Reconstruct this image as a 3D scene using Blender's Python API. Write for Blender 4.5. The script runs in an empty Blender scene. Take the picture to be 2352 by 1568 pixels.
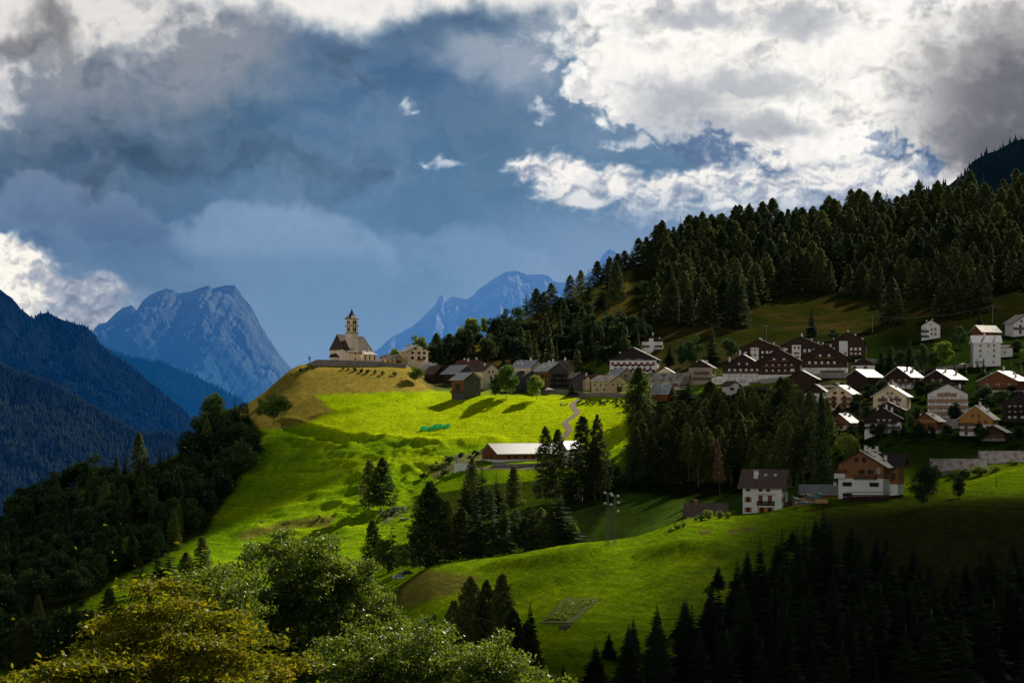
import math, random
import numpy as np

# ---- frame: an optical axis along +Y, horizon level, lengths in metres.
# Photo points (px, py on a 2352 x 1568 survey of the view) turn into ground points at a chosen distance.
FOC = 4389.0          # focal length in survey px (30 deg wide view)
CX, HZ = 1176.0, 950.0
def P(px, py, Y):
    return ((px-CX)*Y/FOC, Y, (HZ-py)*Y/FOC)

_rs = np.random.RandomState(7)
_perm = _rs.permutation(512).astype(np.int64)
_perm = np.concatenate([_perm, _perm])
_ga = _rs.rand(512)*2*np.pi
_gx, _gy = np.cos(_ga), np.sin(_ga)
def pnoise(x, y, s=0):
    x = np.asarray(x, float)+s*17.31; y = np.asarray(y, float)+s*9.77
    xi = np.floor(x).astype(np.int64); yi = np.floor(y).astype(np.int64)
    xf = x-xi; yf = y-yi
    u = xf*xf*xf*(xf*(xf*6-15)+10); v = yf*yf*yf*(yf*(yf*6-15)+10)
    xi &= 511; yi &= 511
    def g(dx, dy):
        h = _perm[(_perm[(xi+dx) & 511]+yi+dy) & 511]
        return _gx[h]*(xf-dx)+_gy[h]*(yf-dy)
    a = g(0, 0); b = g(1, 0); c = g(0, 1); d = g(1, 1)
    return (a+(b-a)*u+(c-a)*v+(a-b-c+d)*u*v)*1.5
def fbm(x, y, o=5, s=0, lac=2.03, gain=.5):
    t = 0; a = 1.0; f = 1.0; n = 0
    for k in range(o):
        t = t+a*pnoise(x*f, y*f, s+k*3); n += a; a *= gain; f *= lac
    return t/n
def ridged(x, y, o=5, s=0, lac=2.1, gain=.5):
    t = 0; a = 1.0; f = 1.0; n = 0
    for k in range(o):
        t = t+a*(1-np.abs(pnoise(x*f, y*f, s+k*3))*1.6); n += a; a *= gain; f *= lac
    return t/n
def sst(a, b, x):
    t = np.clip((x-a)/(b-a), 0, 1); return t*t*(3-2*t)
def s2l(c):
    c = np.asarray(c, float)/255.0
    return np.where(c <= .04045, c/12.92, ((c+.055)/1.055)**2.4)
def poly_in(px, py, poly):
    """even-odd test, arrays"""
    inside = np.zeros(np.shape(px), bool); n = len(poly)
    for i in range(n):
        x1, y1 = poly[i]; x2, y2 = poly[(i+1) % n]
        if y1 == y2: continue
        c = ((y1 > py) != (y2 > py)) & (px < (x2-x1)*(py-y1)/(y2-y1)+x1)
        inside ^= c
    return inside
def poly_sd(px, py, poly):
    """signed distance, positive inside"""
    d = np.full(np.shape(px), 1e9); n = len(poly)
    for i in range(n):
        x1, y1 = poly[i]; x2, y2 = poly[(i+1) % n]
        vx, vy = x2-x1, y2-y1; L = vx*vx+vy*vy+1e-9
        t = np.clip(((px-x1)*vx+(py-y1)*vy)/L, 0, 1)
        d = np.minimum(d, np.hypot(px-x1-t*vx, py-y1-t*vy))
    return np.where(poly_in(px, py, poly), d, -d)
def sky_rgb(px, py):
    """cloudy evening sky, display-referred 0..255, as a field over azimuth / elevation"""
    px = np.asarray(px, float); py = np.asarray(py, float)
    def interp(stops, t):
        xs = [s[0] for s in stops]
        return np.stack([np.interp(t, xs, [s[1][k] for s in stops]) for k in range(3)], -1)
    # domain warp
    wx = fbm(px/260, py/260, 5, 1); wy = fbm(px/260, py/260, 5, 2)
    fx = fbm(px/70, py/70, 5, 3); fy = fbm(px/70, py/70, 5, 4)
    col = interp([(-400, (66, 90, 114)), (0, (74, 101, 131)), (200, (70, 106, 144)), (350, (76, 114, 148)), (500, (88, 127, 163)), (640, (100, 139, 175)), (800, (112, 147, 184)), (1200, (120, 150, 184))], py)
    base2 = interp([(-400, (78, 92, 106)), (0, (92, 104, 118)), (200, (82, 103, 124)), (330, (58, 84, 108)), (500, (72, 103, 138)), (700, (110, 142, 176)), (1200, (118, 146, 180))], py)
    t = sst(900, 100, px+wx*160)[..., None]
    col = col*(1-t)+base2*t
    # soft large tonal bands
    n = fbm(px/420+wx*.5, py/210+wy*.5, 4, 9)
    m = sst(-.15, .55, n)[..., None]*.42*sst(760, 480, py)[..., None]
    col = col*(1-m)+np.array([118., 146, 182])*m
    m = sst(.0, .6, -n)[..., None]*.30
    col = col*(1-m)+np.array([60., 88, 128])*m
    def blobs(lst, k1=60, k2=26):
        X = px+wx*k1+fx*k2; Y = py+wy*k1+fy*k2
        f = np.full(px.shape, -9.0)
        acc = 0
        for (cx, cy, rx, ry) in lst:
            d = 1-np.sqrt(((X-cx)/rx)**2+((Y-cy)/ry)**2)
            f = np.maximum(f, d); acc = acc+np.exp(-4*((X-cx)/rx)**2-4*((Y-cy)/ry)**2)
        return f
    def put(mask, c):
        nonlocal col
        mask = np.clip(mask, 0, 1)[..., None]
        col = col*(1-mask)+np.asarray(c, float)*mask
    det = fbm(px/45, py/45, 5, 12)
    def bil(x, y, s, o=5):
        t = 0; a = 1.0; f = 1.0; nn = 0
        for k in range(o):
            t = t+a*np.abs(pnoise(x*f, y*f, s+k*3)); nn += a; a *= .55; f *= 2.05
        return 1-2*t/nn
    def relief(sc, s, dx=-.25, dy=-.5):
        X = px/sc+fx*.35; Y = py/(sc*.8)+fy*.35
        return bil(X, Y, s)-bil(X+dx*.35, Y+dy*.35, s), bil(X, Y, s)
    rl1, h1 = relief(130, 61); rl2, h2 = relief(48, 71)
    shade0 = fbm(px/190+wx*.8, py/70+wy*.8, 5, 81)
    # (1) faint bluish cumulus tops
    put(sst(-.05, .5, bil(px/230+wx*.7, py/110+wy*.7, 91)-.2)*.22*sst(640, 300, py), (128, 142, 166))
    f = blobs([(620, 560, 230, 110), (540, 520, 120, 70), (700, 530, 120, 80), (820, 620, 110, 90), (640, 650, 260, 110)], 26, 30)
    put(sst(-.06, .3, f+det*.15)*.50*sst(740, 480, py+det*10), (134, 162, 198))
    put(sst(.0, .2, f)*sst(610, 560, py)*sst(440, 500, py)*.25, (160, 178, 206))
    f = blobs([(1080, 590, 110, 80), (930, 590, 70, 66), (1010, 580, 70, 50), (1180, 640, 120, 80)], 20, 28)
    put(sst(-.08, .35, f+det*.15)*.42*sst(690, 540, py), (138, 165, 200))
    f = blobs([(90, 470, 130, 80), (70, 410, 40, 36), (250, 520, 140, 66), (340, 540, 90, 40), (180, 470, 60, 50)], 24, 34)
    put(sst(-.06, .3, f+det*.15)*.62*sst(630, 440, py+det*16), (124, 144, 176))
    put(sst(.1, .45, f)*.5*sst(400, 560, py), (80, 105, 146))
    # (2) warm grey haze left and top left
    f = blobs([(120, 110, 340, 180), (430, 90, 220, 130)], 120, 40)
    put(sst(-.7, .7, f+det*.35)*.8, (150, 153, 162))
    f = blobs([(20, 30, 130, 90), (300, 60, 100, 55), (240, 20, 190, 60), (0, 210, 40, 60), (200, 75, 60, 40)], 70, 40)
    put(sst(-.7, .7, f+det*.5+rl1*.7)*.95, (232, 228, 224))
    f = blobs([(120, 60, 60, 60), (40, 110, 70, 30)], 60, 40)
    put(sst(-.6, .7, f+det*.4)*.7, (104, 106, 112))
    f = blobs([(320, 470, 160, 60), (100, 300, 300, 110)], 120, 40)
    put(sst(-.4, .6, f+det*.2)*.25, (110, 128, 156))
    # (3) bright cloud band along the top
    edge = np.interp(px, [-900, 380, 430, 520, 620, 700, 770, 830, 870, 960, 1060, 1200, 1400, 3400], [0, -20, 8, 20, 34, 62, 72, 88, 70, 34, 22, 28, 40, 60])
    f = (edge-py+fx*36+wx*16+det*14)/60
    put(sst(-.5, .7, f), (243, 240, 235))
    put(sst(.6, 2.2, f)*sst(-.1, .5, shade0+rl1)*.5, (196, 196, 200))
    # (4) hazy white right of centre top
    f = blobs([(1190, 150, 90, 90), (1330, 60, 170, 70), (1100, 120, 110, 60)], 50, 30)
    put(sst(-.35, .7, f+det*.2)*.55, (186, 190, 200))
    # (5) the big bright cloud mass
    big = [(1480, 180, 150, 120), (1400, 130, 80, 75), (1370, 200, 90, 50), (1450, 250, 110, 50), (1700, 90, 420, 170), (1620, 250, 190, 90), (1800, 280, 240, 130),
           (1900, 330, 190, 110), (2000, 250, 260, 160), (2150, 130, 360, 200), (2300, 250, 240, 180), (2100, 340, 160, 90), (2200, 380, 160, 70), (1500, 30, 200, 90), (1340, 175, 50, 28), (2500, 200, 300, 260)]
    f = blobs(big, 26, 50)
    X = px-20; mk = .5*sst(-.22, .34, f+det*.42+rl2*.3)+.5*sst(-.06, .14, f+det*.2)
    shade = fbm(px/150+wx*.8, py/95+wy*.8, 6, 21)
    sh2 = fbm(px/60+fx*.5, py/45+fy*.5, 5, 25)
    tone = np.clip(.84+.42*shade+.5*rl1+.2*rl2+.14*(h1-.4)+.08*sh2, 0, 1.02)
    body = interp([(0, (118, 126, 142)), (.35, (160, 164, 174)), (.62, (206, 206, 208)), (.82, (242, 239, 234)), (1.0, (255, 253, 250))], tone)
    mk3 = np.clip(mk, 0, 1)[..., None]
    col = col*(1-mk3)+body*mk3
    f = blobs([(1425, 140, 90, 70), (1500, 190, 120, 80), (1395, 195, 70, 38), (1900, 330, 150, 50), (1950, 110, 160, 70), (1640, 175, 70, 40)], 30, 40)
    put(sst(-.1, .5, f+det*.2)*.8*mk, (255, 252, 248))
    # grey bellies inside the mass
    f = blobs([(1560, 235, 110, 44), (1700, 190, 120, 26), (1590, 55, 110, 18), (1750, 290, 90, 24), (1830, 60, 70, 24), (1600, 290, 90, 30)], 50, 36)
    put(sst(-1.0, .6, f+det*.35+rl1*.6)*.72*mk, (128, 138, 156))
    f = blobs([(2230, 200, 150, 60), (2330, 200, 170, 110), (2160, 270, 140, 50), (2300, 310, 160, 90), (2420, 260, 200, 160)], 60, 40)
    put(sst(-.9, .5, f+det*.4+wx*.5)*.86*sst(1960, 2260, px), (96, 98, 110))
    put(sst(-.3, .7, f+det*.5+wx*.5)*.5*sst(2100, 2300, px), (70, 72, 84))
    f = blobs([(2330, 70, 120, 60), (2250, 130, 60, 26), (2170, 120, 30, 16)], 60, 40)
    put(sst(-.5, .6, f+det*.3)*.6, (140, 138, 142))
    # (6) holes of blue
    f = blobs([(2045, 340, 66, 34), (2100, 365, 50, 18), (2140, 390, 40, 16), (1560, 325, 90, 24), (1640, 348, 90, 24), (1740, 392, 110, 20), (1660, 320, 30, 20)], 34, 60)
    put(sst(-.5, .75, f+det*1.3+rl2*.9)*.92, (62, 92, 136))
    # (7) low bright cumulus band
    low = [(1330, 430, 90, 52), (1290, 395, 80, 40), (1420, 425, 90, 44), (1230, 380, 60, 24), (1210, 405, 30, 18), (1540, 445, 110, 46), (1640, 420, 90, 52), (1700, 400, 60, 30), (1780, 450, 120, 46),
           (1600, 480, 200, 40), (1960, 430, 180, 60), (2080, 420, 80, 40), (2000, 480, 300, 60), (1880, 400, 60, 40), (1480, 470, 60, 24)]
    f = blobs(low, 18, 36)
    mk = (.55*sst(-.38, .5, f+det*.6+rl2*.5)+.45*sst(-.1, .26, f+det*.32))*sst(600, 400, py+det*40)
    tone = np.clip(.50+.4*fbm(px/90+fx*.4, py/60, 5, 31)+.7*rl1+.45*rl2+sst(500, 380, py)*.22+.16*sst(.0, .4, f), 0, 1)
    body = interp([(0, (112, 128, 156)), (.5, (158, 168, 188)), (.8, (208, 210, 216)), (1.0, (246, 242, 238))], tone)
    mk3 = np.clip(mk, 0, 1)[..., None]
    col = col*(1-mk3)+body*mk3
    f = blobs([(1340, 455, 60, 24), (1420, 425, 36, 28), (1330, 410, 40, 24), (1680, 470, 70, 12)], 14, 24)
    put(sst(-.1, .5, f+det*.2)*.75, (252, 248, 242))
    # (8) pale haze low in the middle right
    put(sst(430, 560, py)*sst(1000, 1400, px+wx*120)*sst(900, 560, py)*.5, (142, 162, 196))
    put(sst(560, 760, py+wx*60)*sst(900, 1200, px)*.35, (160, 176, 204))
    # (9) sunlit cloud bottom left
    f = blobs([(40, 620, 90, 60), (10, 570, 40, 36), (120, 660, 100, 44), (200, 680, 140, 50), (300, 690, 90, 40), (0, 680, 120, 90), (250, 740, 200, 60)], 30, 40)
    tone = np.clip(.38+.45*fbm(px/90, py/60, 5, 41)+.6*rl1+.3*rl2+sst(200, -40, px)*.7-.10*sst(60, 220, px), 0, 1)
    body = interp([(0, (120, 134, 158)), (.5, (166, 174, 190)), (.8, (214, 212, 210)), (1.0, (252, 248, 238))], tone)
    mk = (sst(-.25, .4, f+det*.3)*sst(400, 230, px+det*50))[..., None]
    col = col*(1-mk)+body*mk
    # (10) stray puffs
    f = blobs([(932, 248, 18, 11), (955, 258, 10, 4), (1022, 376, 34, 9), (1008, 370, 16, 9), (978, 378, 5, 4), (1246, 255, 20, 20), (1240, 232, 10, 12), (1262, 151, 16, 14), (1250, 80, 20, 16), (1300, 165, 16, 10),
               (1450, 332, 48, 9), (1478, 322, 24, 7), (1418, 342, 20, 5), (1240, 285, 8, 6)], 3, 15)
    put(sst(-.5, 1.0, f+det*1.1+rl2*.9)*.85, (208, 212, 222))
    # wisps at the edge of the mass
    f = blobs([(1470, 290, 90, 30), (1540, 300, 60, 30), (1500, 330, 40, 14), (1330, 220, 40, 20), (2020, 330, 60, 26), (1850, 390, 60, 20)], 30, 60)
    put(sst(.05, .6, f+det*.9)*.6, (196, 200, 210))
    gl = np.exp(-(((px-1780)/520)**2+((py-120)/240)**2))[..., None]*.34
    col = col*(1-gl)+np.array([255., 250, 240])*gl
    st = sst(.05, .6, fbm(px/300+wx, py/160+wy, 5, 111))*sst(1250, 900, px+wx*200)*sst(520, 300, py)*sst(60, 160, py)
    put(st*.55, (126, 142, 162))
    st = sst(.05, .6, -fbm(px/260+wx, py/140+wy, 5, 114))*sst(1150, 800, px+wx*200)*sst(560, 360, py)*sst(60, 160, py)
    put(st*.55, (54, 74, 98))
    col = col*(1+.025*fbm(px/18, py/18, 4, 51))[..., None]
    return np.clip(col, 0, 255)
# ---- landform: for each bearing (survey px) the ground line at a list of distances
NEAR = [(1.0, None, -1.7), (15, None, -4), (40, None, -11), (100, None, -26), (180, None, -39), (250, None, -45)]
PROFILE = {
 -300: [(300,1700),(400,1620),(500,1540),(600,1470),(650,1430),(700,1380),(750,1330),(800,1290),(850,1260),(880,1250),(950,1290),(1100,1380),(1500,1450)],
 0:    [(300,1700),(400,1600),(500,1520),(600,1440),(650,1390),(700,1340),(750,1290),(800,1250),(850,1215),(900,1190),(980,1230),(1100,1320),(1500,1420)],
 200:  [(300,1700),(400,1590),(500,1500),(600,1410),(650,1365),(700,1315),(750,1265),(800,1222),(850,1182),(900,1142),(950,1112),(1020,1130),(1100,1200),(1500,1380)],
 400:  [(300,1690),(400,1570),(500,1470),(600,1385),(650,1345),(700,1300),(750,1258),(800,1212),(850,1166),(900,1122),(950,1082),(1000,1046),(1050,1060),(1130,1150),(1500,1380)],
 600:  [(300,1680),(400,1560),(500,1460),(600,1375),(650,1335),(700,1289),(750,1240),(800,1188),(850,1130),(900,1062),(950,992),(1000,935),(1040,905),(1080,918),(1150,1000),(1500,1300)],
 700:  [(300,1670),(400,1550),(500,1450),(600,1365),(650,1325),(700,1280),(750,1228),(800,1170),(850,1108),(900,1040),(950,972),(1000,900),(1038,842),(1056,836),(1090,840),(1160,940),(1500,1250)],
 850:  [(300,1660),(400,1530),(500,1420),(600,1345),(650,1308),(700,1262),(750,1210),(800,1150),(850,1082),(900,1015),(950,948),(1000,886),(1038,844),(1056,836),(1100,836),(1140,846),(1200,900),(1500,1150)],
 930:  [(300,1640),(400,1490),(450,1415),(500,1345),(530,1335),(560,1335),(600,1318),(650,1288),(700,1248),(750,1200),(800,1142),(850,1074),(900,1008),(950,947),(1000,892),(1038,852),(1056,844),(1100,838),(1150,842),(1220,850),(1300,880),(1500,1000)],
 1000: [(300,1640),(330,1590),(400,1450),(450,1370),(480,1325),(500,1303),(530,1296),(560,1302),(600,1290),(650,1268),(700,1235),(750,1190),(800,1133),(850,1065),(900,1000),(950,945),(1000,905),(1040,885),(1080,870),(1150,850),(1250,830),(1350,840),(1500,900)],
 1150: [(300,1620),(330,1560),(400,1420),(450,1340),(480,1298),(500,1280),(530,1275),(560,1290),(600,1280),(650,1255),(700,1218),(750,1170),(800,1110),(835,1064),(850,1056),(866,1040),(900,992),(930,952),(960,917),(1000,897),(1040,880),(1080,865),(1150,820),(1200,790),(1280,765),(1330,760),(1400,800),(1500,850)],
 1300: [(260,1820),(300,1640),(330,1540),(400,1390),(450,1310),(480,1270),(500,1255),(520,1250),(560,1275),(600,1270),(640,1252),(680,1220),(720,1180),(760,1140),(800,1100),(835,1062),(850,1054),(866,1036),(900,980),(930,945),(960,917),(1000,895),(1050,876),(1100,848),(1150,805),(1200,760),(1260,715),(1310,690),(1350,690),(1400,730),(1500,800)],
 1450: [(260,1840),(300,1680),(330,1560),(400,1380),(450,1295),(480,1252),(500,1235),(520,1232),(560,1262),(600,1262),(640,1245),(680,1212),(720,1170),(760,1132),(800,1090),(840,1040),(880,980),(920,930),(950,905),(1000,878),(1050,850),(1100,805),(1150,765),(1200,725),(1260,680),(1310,645),(1350,620),(1380,610),(1450,650),(1550,720)],
 1600: [(260,1900),(300,1730),(330,1610),(365,1470),(400,1350),(450,1245),(480,1205),(500,1190),(520,1188),(560,1225),(600,1240),(650,1205),(700,1160),(750,1120),(800,1065),(850,990),(900,915),(940,880),(1000,845),(1050,810),(1100,775),(1150,745),(1200,715),(1260,680),(1320,640),(1380,590),(1420,570),(1500,600),(1600,680)],
 1750: [(260,1940),(300,1770),(330,1650),(365,1510),(400,1365),(450,1225),(480,1190),(500,1178),(520,1176),(560,1210),(600,1225),(650,1190),(700,1140),(750,1092),(800,1030),(840,960),(880,900),(920,870),(960,845),(1000,815),(1050,790),(1100,765),(1150,738),(1200,710),(1250,680),(1300,650),(1360,605),(1420,560),(1450,550),(1520,580),(1650,680)],
 1900: [(260,1940),(300,1770),(330,1650),(365,1500),(400,1340),(450,1205),(480,1168),(500,1148),(520,1142),(560,1175),(600,1170),(640,1115),(680,1050),(720,1000),(760,955),(800,915),(840,888),(880,868),(920,845),(960,818),(1000,800),(1050,780),(1100,758),(1150,732),(1200,703),(1250,675),(1300,640),(1360,590),(1420,540),(1450,530),(1520,560),(1650,660)],
 2050: [(260,1930),(300,1760),(330,1630),(365,1470),(400,1300),(450,1180),(480,1155),(500,1143),(520,1140),(560,1145),(600,1095),(640,1030),(680,990),(720,955),(760,925),(800,894),(840,872),(880,850),(920,825),(960,805),(1000,790),(1050,770),(1100,745),(1150,720),(1200,695),(1250,665),(1300,625),(1360,570),(1420,520),(1450,510),(1520,540),(1650,640)],
 2200: [(260,1930),(300,1750),(330,1610),(365,1440),(400,1270),(450,1160),(480,1138),(500,1122),(520,1112),(560,1112),(600,1070),(640,1018),(680,985),(720,955),(760,925),(800,888),(840,858),(880,832),(920,808),(960,785),(1000,765),(1050,745),(1100,725),(1150,700),(1200,672),(1250,645),(1300,600),(1360,545),(1420,500),(1450,490),(1520,520),(1650,600)],
 2352: [(260,1920),(300,1740),(330,1590),(365,1420),(400,1255),(450,1152),(470,1132),(490,1094),(510,1074),(530,1072),(560,1085),(600,1060),(640,1010),(680,978),(720,947),(760,914),(800,878),(840,846),(880,820),(920,795),(960,775),(1000,755),(1050,735),(1100,710),(1150,685),(1200,658),(1250,625),(1300,580),(1360,530),(1420,480),(1450,470),(1520,490),(1650,560)],
 2700: [(260,1900),(300,1720),(330,1560),(365,1390),(400,1230),(450,1130),(500,1060),(530,1050),(560,1060),(600,1040),(640,1000),(680,965),(720,930),(760,895),(800,860),(840,830),(880,800),(920,775),(1000,735),(1100,690),(1200,630),(1300,560),(1420,460),(1450,450),(1520,460),(1650,520)],
}
PROFILE[-900] = PROFILE[-300]; PROFILE[3300] = PROFILE[2700]
def pchip(xs, ys, q):
    xs = np.asarray(xs, float); ys = np.asarray(ys, float); h = np.diff(xs); d = np.diff(ys)/h
    m = np.zeros(len(xs)); m[0] = d[0]; m[-1] = d[-1]
    for i in range(1, len(xs)-1):
        if d[i-1]*d[i] > 0:
            w1 = 2*h[i]+h[i-1]; w2 = h[i]+2*h[i-1]
            m[i] = (w1+w2)/(w1/d[i-1]+w2/d[i])
    q = np.clip(q, xs[0], xs[-1]); i = np.clip(np.searchsorted(xs, q)-1, 0, len(h)-1)
    t = (q-xs[i])/h[i]; a = ys[i]; b = ys[i+1]; ma = m[i]*h[i]; mb = m[i+1]*h[i]
    return (2*t**3-3*t*t+1)*a+(t**3-2*t*t+t)*ma+(-2*t**3+3*t*t)*b+(t**3-t*t)*mb

YG = np.concatenate([np.array([1, 4, 8, 15, 25, 40, 60, 80, 100, 130, 160, 200, 230, 260]), np.arange(280, 1120, 1.5), np.arange(1120, 1560, 2.5), np.array([1570, 1590, 1620, 1660, 1720, 1800, 1900, 2100, 2400, 3000, 4500, 8000, 15000, 40000])])
KC = sorted(PROFILE)
_Z = []
for k in KC:
    pts = [(y, z) for y, _, z in NEAR]+[(y, (HZ-p)*y/FOC) for y, p in PROFILE[k]]
    yl = pts[-1][0]
    pts += [(2500, -330), (5000, -420), (40000, -900)]
    _Z.append(pchip([p[0] for p in pts], [p[1] for p in pts], YG))
_Z = np.array(_Z)
PXG = np.concatenate([[-40000, -16000, -7000, -3000, -1600], np.arange(-900, -20, 12), np.arange(-20, 2380, 3.0), np.arange(2384, 3300, 12), [4200, 7000, 16000, 40000]])
def _catmull(col):
    kx = np.array(KC, float); q = np.clip(PXG, kx[0], kx[-1])
    return pchip(kx, col, q)
ZG = np.stack([_catmull(_Z[:, j]) for j in range(len(YG))], 1)      # [px, Y]
_YY, _PP = np.meshgrid(YG, PXG); XG = (_PP-CX)*_YY/FOC
_pyb = HZ-ZG*FOC/_YY
# relief: rolling ground, hummocks and cattle terraces on the steep meadow
_act = sst(200, 320, _YY)*sst(3000, 1700, _YY)
_n1 = fbm(XG/70, _YY/70, 4, 3)*1.6
_n2 = fbm(XG/16+3*fbm(XG/60, _YY/60, 3, 6), _YY/6.5+fbm(XG/40, _YY/40, 3, 8)*5, 3, 14)
_n3 = fbm(XG/7, _YY/4, 4, 19)
_meadow = poly_sd(_PP, _pyb, [(640,985),(760,990),(1000,1000),(1180,1010),(1100,1060),(960,1120),(940,1180),(900,1240),(620,1250),(420,1300),(300,1320),(470,1230),(560,1120)])
_hum = sst(-60, 60, _meadow)*sst(600, 700, _YY)*sst(1000, 960, _YY)
_hum2 = sst(-50, 30, poly_sd(_PP, _pyb, [(760,1000),(1000,1010),(1080,1060),(960,1120),(930,1200),(860,1240),(760,1190),(830,1120),(740,1060)]))*sst(600, 700, _YY)*sst(1000, 960, _YY)
_hollow = np.abs(_n2)
_n4 = fbm(XG/11, _YY/4.6, 3, 24)
ZG = ZG+_act*(_n1*(.35+.65*sst(1080, 1200, _YY))+_n2*(.22+.6*_hum+1.0*_hum2)+_n4*(.05+.38*_hum+.85*_hum2)+_n3*(.09+.18*_hum+.16*_hum2+.12*sst(1100, 1200, _YY)))
# little terrace banks across the meadow
def bank(pts, up, w):
    """pts in survey px on the near sheet: a step of height UP metres along the line"""
    global ZG
    xs = [p[0] for p in pts]
    tgt = np.interp(_PP, xs, [p[1] for p in pts]); wgt = sst(xs[0]-20, xs[0]+30, _PP)*sst(xs[-1]+20, xs[-1]-30, _PP)
    d = (tgt-_pyb)*1.0
    ZG = ZG+wgt*up*np.exp(-(d/w)**2)*(_YY > 620)*(_YY < 1080)
bank([(600,1075),(700,1070),(830,1066)], 2.2, 6)
bank([(650,965),(720,985),(800,1005),(900,1012),(1020,1022),(1160,1012)], 2.6, 9)
bank([(540,1235),(640,1205),(720,1195),(800,1190)], 2.2, 8)
bank([(620,1180),(740,1160),(860,1168)], 2.0, 7)
bank([(800,1098),(900,1085),(1000,1060)], 2.0, 7)
bank([(760,1040),(860,1046),(980,1034)], 1.8, 6)
bank([(660,1008),(760,1024),(830,1030)], 1.4, 6)
bank([(700,1142),(800,1128),(930,1120)], 1.8, 6)
bank([(430,1262),(560,1222),(700,1226),(820,1216)], 1.5, 7)
bank([(690,968),(760,950),(860,930),(985,903)], 1.5, 6)
def bank_near(pts, up, w):
    global ZG
    xs = [p[0] for p in pts]
    tgt = np.interp(_PP, xs, [p[1] for p in pts]); wgt = sst(xs[0]-20, xs[0]+60, _PP)*sst(xs[-1]+20, xs[-1]-60, _PP)
    ZG = ZG+wgt*up*np.exp(-((tgt-_pyb)/w)**2)*(_YY > 330)*(_YY < 512)
bank_near([(1090,1312),(1200,1300),(1330,1285),(1430,1268)], 2.4, 9)
bank_near([(1130,1372),(1330,1330),(1450,1285),(1560,1262),(1700,1268)], 2.4, 15)
bank_near([(1230,1438),(1330,1440),(1420,1436)], .6, 6)
_lp = np.array([math.floor(v) for v in PXG])
def gz(x, Y):
    """ground height at x, Y (arrays ok)"""
    x = np.asarray(x, float); Y = np.asarray(Y, float)
    px = x*FOC/Y+CX
    i = np.clip(np.searchsorted(PXG, px)-1, 0, len(PXG)-2); j = np.clip(np.searchsorted(YG, Y)-1, 0, len(YG)-2)
    u = np.clip((px-PXG[i])/(PXG[i+1]-PXG[i]), 0, 1); v = np.clip((Y-YG[j])/(YG[j+1]-YG[j]), 0, 1)
    return ZG[i, j]*(1-u)*(1-v)+ZG[i+1, j]*u*(1-v)+ZG[i, j+1]*(1-u)*v+ZG[i+1, j+1]*u*v
_YS = np.arange(300, 1540, 1.0)
def hit(px, py, ymin=300):
    """first ground point seen from the viewpoint at bearing px, height py"""
    z = gz((px-CX)*_YS/FOC, _YS); p = HZ-z*FOC/_YS
    ok = np.where((p <= py) & (_YS >= ymin))[0]
    Y = _YS[ok[0]] if len(ok) else _YS[np.argmin(np.where(_YS >= ymin, p, 1e9))]
    x = (px-CX)*Y/FOC
    return float(x), float(Y), float(gz(x, Y))
def at(px, Y):
    x = (px-CX)*Y/FOC
    return float(x), float(Y), float(gz(x, Y))

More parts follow.
